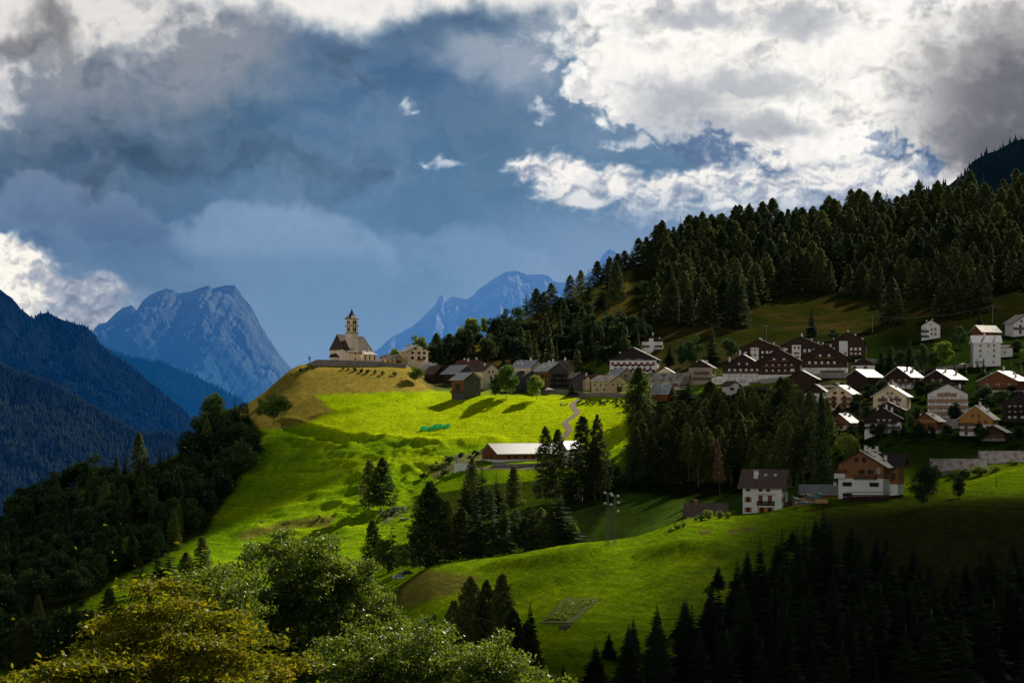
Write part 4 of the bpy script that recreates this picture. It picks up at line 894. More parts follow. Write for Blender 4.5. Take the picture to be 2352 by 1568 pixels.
# trees on the tan slope and along the left wood
for a, w in [(('leaf',495,990,893,66), 'tallest, on the skyline left of the church knoll'), (('leaf',632,975,897,76), 'broad, alone on the tan slope under the cemetery wall'), (('leaf',600,972,908,34), 'slim, beside the broad tree on the tan slope'), (('leaf',505,1010,945,60), 'yellow-lit, below the tallest skyline tree'),
             (('leaf_dark',553,1020,918,76), 'dark, at the top of the left wood'), (('leaf',545,985,925,34), 'small crown rising from the left wood top'), (('leaf_dark',580,1062,985,70), 'bulging over the meadow edge'), (('leaf_dark',555,1105,1005,90), 'largest, at the meadow edge of the left wood'),
             (('leaf',470,1010,955,50), 'yellow-lit, on the crest of the left wood')]:
    tree_px(a[0], a[1], a[2], a[3], a[4], 640, ADJ[a[0]]+' '+w)
LW = zone([(lambda x, y: x > 420 and y < 1080, 'high in the left wood near the knoll'), (lambda x, y: y < 1110-(x-200)*.33, 'along the crest of the left wood'), (lambda x, y: x > 330, 'on the meadow side of the left wood'), (lambda x, y: x < 120, 'at the left end of the left wood'), (lambda x, y: True, 'deep in the left wood')])
lwp = [(-60,1215),(0,1195),(200,1118),(400,1052),(520,985),(590,1000),(572,1075),(520,1150),(470,1225),(400,1265),(270,1330),(200,1400),(100,1440),(-60,1500)]
scatter(lwp, 34, 27, 640, 1050, lambda rs, x, y: ('leaf' if y < 1120-(x-200)*.33 else 'leaf_dark') if rs.rand() < .56 else ('spruce' if rs.rand() < .7 else 'larch'), (62, 100), 'trees of the left wood', LW, seed=8)  # lighter leaves along the crest put the sunlight there into the colour
scatter([(-60,1400),(60,1400),(260,1350),(420,1345),(560,1400),(620,1600),(-60,1600)], 40, 42, 480, 720, pk({'spruce': .4, 'larch': .25, 'leaf_dark': .35}), (100, 140), 'trees of the gully', zone([(lambda x, y: y > 1480, 'low in the gully behind the yellowing leaves'), (lambda x, y: True, 'in the shaded gully at lower left')]), seed=9, lim=[(-60,1300),(120,1372),(240,1400),(300,1395),(470,1392),(620,1360)])
for a, w in [(('larch_tall',465,1345,1232,40), 'pale, alone against the bright foot of the meadow'), (('spruce_open',385,1345,1250,50), 'in front of the bright meadow foot'), (('spruce',362,1350,1252,36), 'left of the ragged one at the meadow foot'), (('spruce_open',325,1370,1280,50), 'leftmost at the foot of the bright meadow'),
             (('larch',427,1345,1268,40), 'small, at the foot of the bright meadow'), (('leaf',300,1290,1225,56), 'round and lit, low on the left wood edge'), (('leaf_dark',268,1290,1240,40), 'beside the round lit tree low on the wood edge'), (('larch',250,1440,1350,50), 'rising from the gully below the bright meadow'),
             (('larch',50,1568,1420,70), 'pale, low at the left picture edge'), (('larch',100,1580,1440,70), 'pale, second at lower left'), (('leaf',140,1560,1470,60), 'grey-green, low at lower left')]:
    tree_px(a[0], a[1], a[2], a[3], a[4], 480, ADJ[a[0]]+' '+w)
# two larches on the meadow
tree_px('larch_tall', 849, 1172, 1056, 40, 600, 'left one of two larches alone on the bright meadow', idx=1)
tree_px('larch_tall', 878, 1172, 1052, 46, 600, 'right one of two larches alone on the bright meadow', idx=2)
# clump below the barn
mg = 'trees of the clump below the red barn'
for a in [('larch',988,1306,1108,78),('larch_tall',1030,1306,1148,50),('larch',1062,1300,1165,56),('spruce',1096,1292,1128,60),('spruce_open',1130,1290,1112,66),('spruce',1160,1288,1135,60),('leaf_dark',1192,1284,1160,66),('spruce',1222,1274,1152,54),('larch_tall',1243,1266,1166,42),('spruce_open',1287,1262,1132,92),('leaf',1310,1258,1190,40),('larch',1265,1264,1170,44),
          ('leaf',882,1318,1232,56),('leaf_bright',925,1316,1240,62),('spruce_open',900,1312,1190,36),('larch_tall',857,1312,1195,42),('leaf',962,1312,1252,50),('leaf_dark',950,1300,1225,56)]:
    tree_px(a[0], a[1], a[2], a[3], a[4], 525, ADJ[a[0]]+' in the front row below the red barn, '+('left of the cars' if a[1] < 900 else 'above the brown bank' if a[1] < 1010 else 'middle of the row' if a[1] < 1200 else 'right end of the row'), mg)
for a in [('spruce',1068,1190,1092,40),('spruce',1105,1180,1058,48),('larch',1084,1175,1050,36),('larch',1180,1160,1070,38),('spruce',1142,1180,1090,36),('leaf_dark',1125,1190,1120,40),('larch_tall',1250,1156,978,40),('larch_tall',1282,1156,985,40),('larch_tall',1334,1150,955,54),('larch_tall',1376,1148,955,42),('spruce',1396,1135,1020,34),('spruce',1352,1142,1030,40),('leaf_dark',1412,1130,1050,46),('spruce',1310,1150,1050,36),('larch_bare',1365,1150,1010,36),('leaf_dark',1430,1135,1085,44),('leaf_dark',1475,1130,1075,40)]:
    tree_px(a[0], a[1], a[2], a[3], a[4], 600, ADJ[a[0]]+(' among the tall trees in front of the barn roof' if a[1] > 1230 else ' behind the clump under the concrete hut'), mg)
# larch wood in the centre
MW = zone([(lambda x, y: y > 1100, 'along the lower edge of the central wood'), (lambda x, y: y < 935, 'at the upper edge of the central wood by the houses'), (lambda x, y: x < 1510, 'at the left edge of the central wood beside the bright meadow'), (lambda x, y: x > 1850, 'at the right edge of the central wood'), (lambda x, y: x < 1680, 'inside the left half of the central wood'), (lambda x, y: True, 'inside the right half of the central wood')])
def mwpick(rs, x, y):
    if y > 1080 and 1540 < x < 1800: return 'larch_bare' if rs.rand() < .6 else 'larch'
    return 'larch' if rs.rand() < .72 else ('spruce' if rs.rand() < .9 else 'dead')
scatter([(1450,1000),(1462,965),(1490,945),(1560,930),(1640,925),(1740,925),(1800,910),(1870,905),(1892,960),(1900,1040),(1895,1090),(1860,1120),(1790,1135),(1700,1128),(1560,1122),(1455,1112)], 27, 23, 640, 1000, mwpick, (112, 148), 'trees of the central wood', MW, seed=12, wf=(1.25, 1.7), lim=[(1440,905),(1490,930),(1600,912),(1640,876),(1673,900),(1700,884),(1745,890),(1802,862),(1830,890),(1860,890),(1890,905)])
for a, w in [(('larch',1468,960,843,62), 'tallest, at the upper left corner of the central wood'), (('spruce',1575,945,862,70), 'blackish and broad, in front of the cream houses'), (('larch',1630,965,876,60), 'broad, in front of the beige chalet'), (('larch',1808,945,868,70), 'broad, in front of the brown barn'),
             (('dead',1652,1135,1010,34), 'standing reddish among green ones'), (('larch',1890,1140,900,34), 'tall, sunlit down the right side of the wood'), (('larch',1840,1160,1078,26), 'small, above the roof of the white house'), (('spruce',1580,1185,1140,24), 'thin, beside the small brown roofed house')]:
    tree_px(a[0], a[1], a[2], a[3], a[4], 600, ADJ[a[0]]+' '+w)
# near spur
for a, w in [(('larch',1075,1590,1326,92), 'left one of the soft clump in front of the spur meadow'), (('larch',1120,1590,1335,76), 'middle of the soft clump in front of the spur meadow'), (('larch',1155,1590,1318,84), 'right one of the soft clump in front of the spur meadow'), (('larch',1045,1590,1380,70), 'lower left in the soft clump'),
             (('spruce_dark',1218,1540,1388,56), 'slim, left of the garden plot'), (('larch',1210,1610,1430,66), 'pale, below the garden plot'), (('larch',1180,1620,1400,80), 'shaded, between the clump and the garden plot'), (('leaf',993,1500,1403,40), 'small and silvery, under the brown bank'), (('oval',2120,1165,1053,72), 'large, right of the wooden chalet'),
             (('oval',2201,1144,1086,38), 'small, at the foot of the bright knoll')]:
    tree_px(a[0], a[1], a[2], a[3], a[4], 280, ADJ[a[0]]+' '+w)
for q in [(2150,1100,1062,44),(2185,1098,1066,40),(2215,1098,1070,50),(2250,1092,1058,60),(2285,1086,1062,44),(2325,1068,1050,40),(2055,1130,1105,20)]:
    tree_px('bush', q[0], q[1], q[2], q[3], 480, 'rounded garden bush in front of the low rusty roofs', 'bushes by the rusty roofed sheds')
for q in [(1630,1192,1158,34),(1652,1190,1160,26),(1670,1190,1166,20),(1612,1196,1172,22),(1600,1195,1176,18),(1555,1215,1195,26),(1570,1210,1190,20),(1540,1222,1208,20)]:
    tree_px('bush', q[0], q[1], q[2], q[3], 440, 'yellow-green shrub in the garden left of the white house', 'garden shrubs by the white house', idx=5 if q[0] < 1680 and q[2] < 1170 else 0)
for k in range(46):
    px = RS.uniform(1325, 1440); b = 934-RS.uniform(0, 14)
    tree_px('bush', px, b, b-RS.uniform(5, 9), RS.uniform(8, 13), 800, 'low leafy clump of the hedge bank below the road wall', 'hedge bank below the road wall')
for q in [(1000,1080,1055),(1030,1062,1042),(1060,1050,1036),(1090,1046,1030),(975,1098,1082),(1020,1090,1076),(1110,1040,1028),(885,1190,1172),(905,1182,1168),(870,1200,1188),(925,1174,1164),(735,1190,1180),(1130,1066,1058),(1016,1250,1230)]:
    tree_px('bush', q[0], q[1], q[2], (q[1]-q[2])*1.8, 640, 'scrubby bush on the rough bank left of the red barn' if q[1] < 1110 else 'low scrub on the stony strip below the two larches', 'scrub on the meadow banks')
for q in [(705,856,850,8),(690,862,852,12),(670,872,866,9),(788,858,848,12),(800,860,852,10),(815,862,850,18),(830,864,853,16),(845,866,855,18),(862,868,856,12),(880,870,858,14),(905,872,860,18),(720,857,850,9)]:
    tree_px('bush', q[0], q[1]-9, q[2]-9, q[3], 980, 'small dark shrub growing at the foot of the cemetery wall', 'shrubs under the cemetery wall', idx=1)
for k in range(26):
    px = RS.uniform(1880, 2352); b = RS.uniform(870, 1010)
    tree_px('bush', px, b, b-RS.uniform(7, 14), None, 560, 'garden bush between the chalets on the right slope', 'bushes between the chalets')
# black spruce wood at lower right
TL = [(1230,1500),(1280,1462),(1330,1430),(1390,1412),(1440,1360),(1480,1345),(1530,1330),(1580,1320),(1630,1300),(1665,1268),(1700,1240),(1740,1215),(1790,1212),(1830,1180),(1870,1165),(1900,1150),(1930,1155),(1960,1185),(2010,1205),(2060,1195),(2110,1225),(2160,1255),(2200,1240),(2250,1215),(2300,1215),(2352,1190),(2500,1170)]
tl = lambda px: float(np.interp(px, [p[0] for p in TL], [p[1] for p in TL]))
for r, Yr in enumerate([425, 400, 378, 358, 340, 322, 305, 288]):
    x = 1215.0+RS.uniform(0, 30)
    while x < 2420:
        Yt = Yr+RS.uniform(-8, 8); gx, gy, gzz = at(x, Yt); base = HZ-gzz*FOC/gy
        top = tl(x)+RS.uniform(0, 30)+r*9+(RS.uniform(0, 60) if RS.rand() < .4 else 0); h = (base-top)*gy/FOC
        if h > 27: h = RS.uniform(21, 27)
        if h > 4.5 and base-h*FOC/gy < 1590:
            w = 'in the back rows of the black wood at lower right' if r < 3 else 'at the left tip of the black wood' if x < 1500 else 'in the middle of the black wood at lower right' if x < 1950 else 'in the right part of the black wood'
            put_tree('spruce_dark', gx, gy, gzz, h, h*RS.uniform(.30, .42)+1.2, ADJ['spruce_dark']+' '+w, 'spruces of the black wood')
        x += RS.uniform(46, 66)*(1+r*.04)
print('TREES', NTREE)
def rest_of_larches(limit):
    '''past the countable number, the smallest-looking hill larches become one wood'''
    _H.sort(key=lambda t: t[0]); n = NTREE['larch_tree']-limit
    if n <= 0: return
    lo = [larch_crown(100+i, w=.46, n=1500, base=.03, size=.062, round_=.6, clump=60) for i in range(3)]; VV, FF, b = [], [], 0
    bpy.context.view_layer.update()
    for k in range(n):
        o = _H[k][1]; v, f = lo[k % 3]; M = np.array(o.matrix_world); VV.append(v@M[:3, :3].T+M[:3, 3]); FF.append(f+b); b += len(v); bpy.data.objects.remove(o)
    tag(link('larch_wood', mesh_faces('larch_wood', np.concatenate(VV), np.concatenate(FF), LM['larch_hill'])), 'smallest looking larches filling the hill forest', kind='stuff')
rest_of_larches(296)

# ---- forests too far off to count, on the mountains beyond the valley
def far_forest(name, label, G, n, h, mat, seed, tmin=.0, zmax=None):
    rs = np.random.RandomState(seed); X, Y, Z = G['X'], G['Y'], G['Z']; nx, nt = X.shape
    i = rs.randint(1, nx-1, n); j = (12+((nt-14)*(tmin+(1-tmin)*rs.rand(n)**1.3))).astype(int)
    fx = rs.rand(n); px, py, pz = X[i, j]+(X[i-1, j]-X[i, j])*fx, Y[i, j], Z[i, j]+(Z[i-1, j]-Z[i, j])*fx
    if zmax is not None: k = pz+rs.randn(n)*60 < zmax; px, py, pz = px[k], py[k], pz[k]
    n = len(px); hh = h*rs.uniform(.5, 1.3, n); w = hh*.24
    V = np.zeros((n, 5, 3)); 
    for k in range(4):
        a = k*math.pi/2+.5; V[:, k, 0] = px+math.cos(a)*w; V[:, k, 1] = py+math.sin(a)*w; V[:, k, 2] = pz-hh*.1
    V[:, 4, 0] = px; V[:, 4, 1] = py; V[:, 4, 2] = pz+hh*.9
    b = np.arange(n)[:, None]*5
    F = np.concatenate([np.concatenate([b+k, b+(k+1) % 4, b+4], 1) for k in range(4)])
    tag(link(name, mesh_faces(name, V.reshape(-1, 3), F, mat)), label, kind='stuff')
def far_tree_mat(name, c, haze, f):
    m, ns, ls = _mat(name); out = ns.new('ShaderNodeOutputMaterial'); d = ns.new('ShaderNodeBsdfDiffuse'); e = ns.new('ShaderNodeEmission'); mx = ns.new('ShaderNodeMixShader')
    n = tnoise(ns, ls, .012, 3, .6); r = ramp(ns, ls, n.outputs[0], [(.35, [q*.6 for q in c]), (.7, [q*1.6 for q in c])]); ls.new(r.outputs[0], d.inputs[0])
    e.inputs[0].default_value = (*s2l(haze), 1); mx.inputs[0].default_value = f  # distance haze painted into the trees as emission
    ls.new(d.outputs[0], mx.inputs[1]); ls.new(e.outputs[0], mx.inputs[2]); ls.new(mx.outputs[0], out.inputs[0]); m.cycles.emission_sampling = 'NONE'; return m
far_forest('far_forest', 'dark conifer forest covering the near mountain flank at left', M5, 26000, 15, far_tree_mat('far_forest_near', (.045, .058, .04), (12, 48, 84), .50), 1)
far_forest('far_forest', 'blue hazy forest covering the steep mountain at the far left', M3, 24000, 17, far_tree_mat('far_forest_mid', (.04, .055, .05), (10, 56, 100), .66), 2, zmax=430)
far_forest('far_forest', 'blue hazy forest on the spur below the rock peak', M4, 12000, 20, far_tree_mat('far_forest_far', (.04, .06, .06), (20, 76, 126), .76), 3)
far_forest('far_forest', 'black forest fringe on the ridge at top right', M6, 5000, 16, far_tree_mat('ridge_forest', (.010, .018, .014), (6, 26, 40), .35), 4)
# ---- buildings
PL = (1, 1, 1)
BM = {
 'cream': mat_simple('cream_plaster', (.76, .62, .42), .10, .35, .9, .2, .15, 6, dirt=((.34, .27, .19), .25, .5)),
 'ochre': mat_simple('ochre_plaster', (.58, .45, .27), .12, .35, .9, .2, .15, 6, dirt=((.30, .22, .14), .25, .5)),
 'beige': mat_simple('beige_plaster', (.34, .29, .22), .12, .35, .9, .2, .15, 6, dirt=((.22, .18, .14), .25, .5)),
 'white': mat_simple('white_plaster', (.74, .73, .70), .06, .35, .9, .2, .1, 6, dirt=((.45, .44, .42), .22, .45)),
 'church': mat_simple('church_plaster', (.90, .75, .60), .08, .22, .9, .2, .15, 4, dirt=((.55, .44, .31), .18, .6, (1, 1, .35))),
 'timber': mat_simple('dark_brown_timber', (.040, .022, .016), .35, 1.2, .8, .25, .5, 10, stretch=(3, 3, .3)),
 'black_timber': mat_simple('black_stained_timber', (.030, .022, .019), .35, 1.2, .8, .25, .5, 10, stretch=(3, 3, .3)),
 'grey_timber': mat_simple('weathered_grey_timber', (.085, .085, .082), .4, 1.2, .9, .15, .5, 10, stretch=(4, 4, .3)),
 'red_timber': mat_simple('reddish_larch_boards', (.20, .075, .032), .35, 1.2, .8, .2, .5, 10, stretch=(4, 4, .3)),
 'orange_timber': mat_simple('honey_pine_boards', (.42, .20, .055), .25, 1.0, .7, .25, .4, 10, stretch=(.4, .4, 4)),
 'brown_timber': mat_simple('oiled_brown_boards', (.22, .10, .040), .3, 1.0, .7, .25, .4, 10, stretch=(4, 4, .3)),
 'balcony': mat_simple('balcony_boards', (.13, .065, .035), .3, 1.4, .8, .2, .4, 10),
 'balcony_orange': mat_simple('honey_balcony_boards', (.40, .19, .08), .25, 1.4, .8, .2, .4, 10),
 'balcony_black': mat_simple('black_balcony_boards', (.022, .016, .014), .3, 1.4, .8, .2, .4, 10),
 'stone': mat_simple('grey_stone', (.22, .20, .18), .4, .9, .95, .2, .6, 3, dirt=((.10, .095, .08), .3, .6)),
 'concrete': mat_simple('pale_concrete', (.36, .34, .30), .2, .5, .9, .2, .3, 4, dirt=((.20, .18, .15), .4, .5)),
 'glass': mat_simple('dark_window_glass', (.012, .014, .018), .2, .5, .12, .6),
 'frame': mat_simple('brown_window_frame', (.085, .045, .028), .2, 2, .7, .2),
 'whiteframe': mat_simple('white_window_frame', (.6, .6, .58), .1, 2, .7, .2),
 'redshut': mat_simple('red_window_shutter', (.22, .05, .035), .2, 2, .7, .2),
 'orangeshut': mat_simple('orange_wood_shutter', (.46, .22, .06), .2, 2, .7, .2),
}
def roof_mat(name, col, rough, metal, spec, var=.25, stripes=None, dirt=None):
    m, ns, ls = _mat(name)
    out = ns.new('ShaderNodeOutputMaterial'); b = ns.new('ShaderNodeBsdfPrincipled')
    n = tnoise(ns, ls, .9, 6, .65); r = ramp(ns, ls, n.outputs[0], [(.3, [c*(1-var) for c in col]), (.7, [min(1, c*(1+var)) for c in col])]); src = r.outputs[0]
    if dirt:
        n2 = tnoise(ns, ls, dirt[1], 5, .7); mr = ns.new('ShaderNodeMapRange'); mr.inputs[1].default_value = .45; mr.inputs[2].default_value = .62; ls.new(n2.outputs[0], mr.inputs[0])
        mx = ns.new('ShaderNodeMixRGB'); ls.new(mr.outputs[0], mx.inputs[0]); ls.new(src, mx.inputs[1]); mx.inputs[2].default_value = (*dirt[0], 1); src = mx.outputs[0]
    ls.new(src, b.inputs['Base Color']); b.inputs['Roughness'].default_value = rough; b.inputs['Metallic'].default_value = metal; b.inputs['Specular IOR Level'].default_value = spec
    tc = ns.new('ShaderNodeTexCoord'); w = ns.new('ShaderNodeTexWave'); w.bands_direction = 'Y'; w.inputs['Scale'].default_value = stripes or 1.1; w.inputs['Distortion'].default_value = .3
    ls.new(tc.outputs['Object'], w.inputs['Vector']); bp = ns.new('ShaderNodeBump'); bp.inputs['Strength'].default_value = .35; bp.inputs['Distance'].default_value = .06
    ad = ns.new('ShaderNodeMath'); ad.operation = 'ADD'; ls.new(w.outputs['Fac'], ad.inputs[0]); ls.new(n.outputs[0], ad.inputs[1]); ls.new(ad.outputs[0], bp.inputs['Height']); ls.new(bp.outputs[0], b.inputs['Normal'])
    ls.new(b.outputs[0], out.inputs[0]); return m
RM = {
 'brown': roof_mat('brown_shingle_roof', (.15, .105, .085), .7, 0, .3),
 'church': roof_mat('weathered_shingle_roof', (.115, .080, .062), .75, 0, .25, .2, dirt=((.07, .05, .042), .25)),
 'dark': roof_mat('dark_brown_roof', (.055, .040, .040), .6, 0, .35),
 'grey': roof_mat('grey_slate_roof', (.30, .30, .31), .5, .1, .4),
 'pale': roof_mat('pale_metal_roof', (.62, .64, .67), .42, .25, .5, .15),
 'bright': roof_mat('grey_metal_roof', (.32, .29, .27), .50, .25, .4, .3, dirt=((.16, .13, .12), .6)),
 'barn': roof_mat('white_corrugated_roof', (.72, .73, .75), .45, .2, .6, .08, .8),
 'rusty': roof_mat('rust_streaked_metal_roof', (.42, .38, .36), .5, .2, .5, .2, .6, dirt=((.16, .075, .05), .45)),
 'red': roof_mat('reddish_tile_roof', (.17, .075, .055), .75, 0, .25),
 'stone_pale': roof_mat('stone_coloured_roof', (.50, .46, .40), .6, .05, .35, .2, dirt=((.20, .15, .12), .5)),
}
class MB:
    def __init__(s): s.v = []; s.f = []; s.m = []
    def box(s, x0, x1, y0, y1, z0, z1, mi=0):
        b = len(s.v); s.v += [(x0,y0,z0),(x1,y0,z0),(x1,y1,z0),(x0,y1,z0),(x0,y0,z1),(x1,y0,z1),(x1,y1,z1),(x0,y1,z1)]
        for f in ((0,3,2,1),(4,5,6,7),(0,1,5,4),(1,2,6,5),(2,3,7,6),(3,0,4,7)): s.f.append([b+i for i in f]); s.m.append(mi)
        return s
    def prism(s, prof, y0, y1, mi=0):
        """prof: list of (x, z), counter-clockwise seen from -y"""
        b = len(s.v); n = len(prof)
        s.v += [(x, y0, z) for x, z in prof]+[(x, y1, z) for x, z in prof]
        s.f.append([b+i for i in range(n)]); s.m.append(mi); s.f.append([b+n+i for i in reversed(range(n))]); s.m.append(mi)
        for i in range(n):
            j = (i+1) % n; s.f.append([b+i, b+n+i, b+n+j, b+j]); s.m.append(mi)
        return s
    def tube(s, p, q, r0, r1=None, n=6, mi=0):
        V, F = [], []; tube(V, F, p, q, r0, r0 if r1 is None else r1, n); b = len(s.v)
        s.v += [tuple(v) for v in V]
        for f in F: s.f.append([b+i for i in f]); s.m.append(mi)
        s.f.append([b+i for i in range(n-1, -1, -1)]); s.m.append(mi); s.f.append([b+n+i for i in range(n)]); s.m.append(mi)
        return s
    def lathe(s, prof, n=12, cx=0, cy=0, mi=0):
        b = len(s.v); k = len(prof)
        for r, z in prof:
            for i in range(n):
                a = 2*math.pi*i/n; s.v.append((cx+math.cos(a)*r, cy+math.sin(a)*r, z))
        for j in range(k-1):
            for i in range(n):
                s.f.append([b+j*n+i, b+j*n+(i+1) % n, b+(j+1)*n+(i+1) % n, b+(j+1)*n+i]); s.m.append(mi)
        return s
    def poly(s, pts, mi=0):
        b = len(s.v); s.v += [tuple(p) for p in pts]; s.f.append([b+i for i in range(len(pts))]); s.m.append(mi); return s
    def mesh(s, name, mats):
        me = bpy.data.meshes.new(name); me.from_pydata([tuple(map(float, v)) for v in s.v], [], s.f); me.update()
        mats = mats if isinstance(mats, (list, tuple)) else [mats]
        for m in mats: me.materials.append(m)
        if len(mats) > 1: me.polygons.foreach_set('material_index', s.m)
        return me
    def build(s, name, mats, parent=None, loc=None):
        return link(name, s.mesh(name, mats), parent, loc)
_win = {}
def window_mesh(w, h, style):
    k = (round(w, 1), round(h, 1), style)
    if k in _win: return _win[k]
    w, h = k[0], k[1]; b = MB(); fr = .10
    b.box(-w/2, w/2, -.02, .05, 0, h, 1)
    for x0, x1, z0, z1 in ((-w/2-.06, -w/2+fr, -.06, h+.06), (w/2-fr, w/2+.06, -.06, h+.06), (-w/2+fr, w/2-fr, h-fr, h+.06), (-w/2+fr, w/2-fr, -.06, fr), (-.04, .04, fr, h-fr)): b.box(x0, x1, -.09, .03, z0, z1, 0)
    if style in ('shut', 'red'):
        for sx in (-1, 1):
            a0, a1 = sorted((sx*(w/2+.07), sx*(w/2+.07+w*.48))); b.box(a0, a1, -.10, -.03, -.02, h+.02, 2)
    if style == 'closed': b.box(-w/2+.02, w/2-.02, -.13, -.095, .03, h-.03, 2)
    mats = [BM['whiteframe'] if style == 'light' else BM['frame'], BM['glass'], BM['redshut'] if style in ('red', 'closed') else BM['orangeshut']]
    _win[k] = b.mesh('window', mats); return _win[k]
def add_window(par, face, u, z, w, h, style, W, D, off=.0):
    me = window_mesh(w, h, style); o = link('window', me, par)
    if face == 'f': o.location = (u, -D/2-off, z)
    elif face == 'r': o.location = (W/2+off, u, z); o.rotation_euler = (0, 0, math.pi/2)
    elif face == 'l': o.location = (-W/2-off, u, z); o.rotation_euler = (0, 0, -math.pi/2)
    return o
def balcony(par, face, u0, u1, z, W, D, mat, depth=1.3, rail=.95, off=0, slat=.0):
    b = MB(); L = u1-u0
    b.box(0, L, -depth, 0, -.16, 0)
    b.box(0, L, -depth-.04, -depth+.04, rail-.08, rail); b.box(0, L, -depth-.03, -depth+.02, .06, .14)
    n = max(3, int(L/.30)); pw = .20 if not slat else slat
    for k in range(n): x = (k+.5)*L/n; b.box(x-pw/2, x+pw/2, -depth-.02, -depth+.015, .10, rail-.06)
    for x in (0, L-.06): b.box(x, x+.06, -depth+.04, 0, rail-.08, rail); b.box(x+.01, x+.05, -depth+.04, -.02, .1, rail-.1)
    for k in range(max(2, int(L/3)+1)): x = .05+(L-.1)*k/max(1, int(L/3)+0) if int(L/3) else .05; x = min(x, L-.14); b.box(x, x+.09, -depth, -depth+.09, rail, rail+1.25) if slat < 0 else b.box(x, x+.12, -depth+.1, 0, -.32, -.16)
    o = b.build('balcony', mat, par)
    if face == 'f': o.location = (u0, -D/2-off, z)
    elif face == 'r': o.location = (W/2+off, u0, z); o.rotation_euler = (0, 0, math.pi/2)
    else: o.location = (-W/2-off, u1, z); o.rotation_euler = (0, 0, -math.pi/2)
    return o
def chimney(par, x, y, zroof, h=1.5, s=.8, mat=None, cap=None):
    o = MB().box(-s/2, s/2, -s/2, s/2, -1.2, h).build('chimney', mat or BM['white'], par, (x, y, zroof))
    MB().box(-s*.68, s*.68, -s*.68, s*.68, h+.12, h+.24).box(-s*.4, -s*.25, -s*.4, s*.4, h, h+.12).box(s*.25, s*.4, -s*.4, s*.4, h, h+.12).build('chimney_cap', cap or BM['concrete'], o)
    return o
def gable_roof(par, W, D, He, Ha, mat, oe=1.0, og=1.1, th=.26, name='roof', fascia=None):
    sl = (Ha-He)/(W/2); b = MB(); xo = W/2+oe; zo = Ha-sl*xo
    prof = [(-xo, zo), (-xo, zo+th), (0, Ha+th), (xo, zo+th), (xo, zo), (0, Ha)]
    b.prism([(-xo, zo), (0, Ha), (0, Ha+th), (-xo, zo+th)][::1], -D/2-og, D/2+og)
    b.prism([(0, Ha), (xo, zo), (xo, zo+th), (0, Ha+th)], -D/2-og, D/2+og)
    o = b.build(name, mat, par, (0, 0, .05))
    f = MB()
    for ys in (-D/2-og-.06, ): f.prism([(-xo-.02, zo-.10), (0, Ha-.10), (0, Ha+th-.02), (-xo-.02, zo+th-.02)], ys, ys+.055); f.prism([(0, Ha-.10), (xo+.02, zo-.10), (xo+.02, zo+th-.02), (0, Ha+th-.02)], ys, ys+.055)
    f.build('barge_board', fascia or BM['timber'], o)
    return o, sl
HOUSES = []
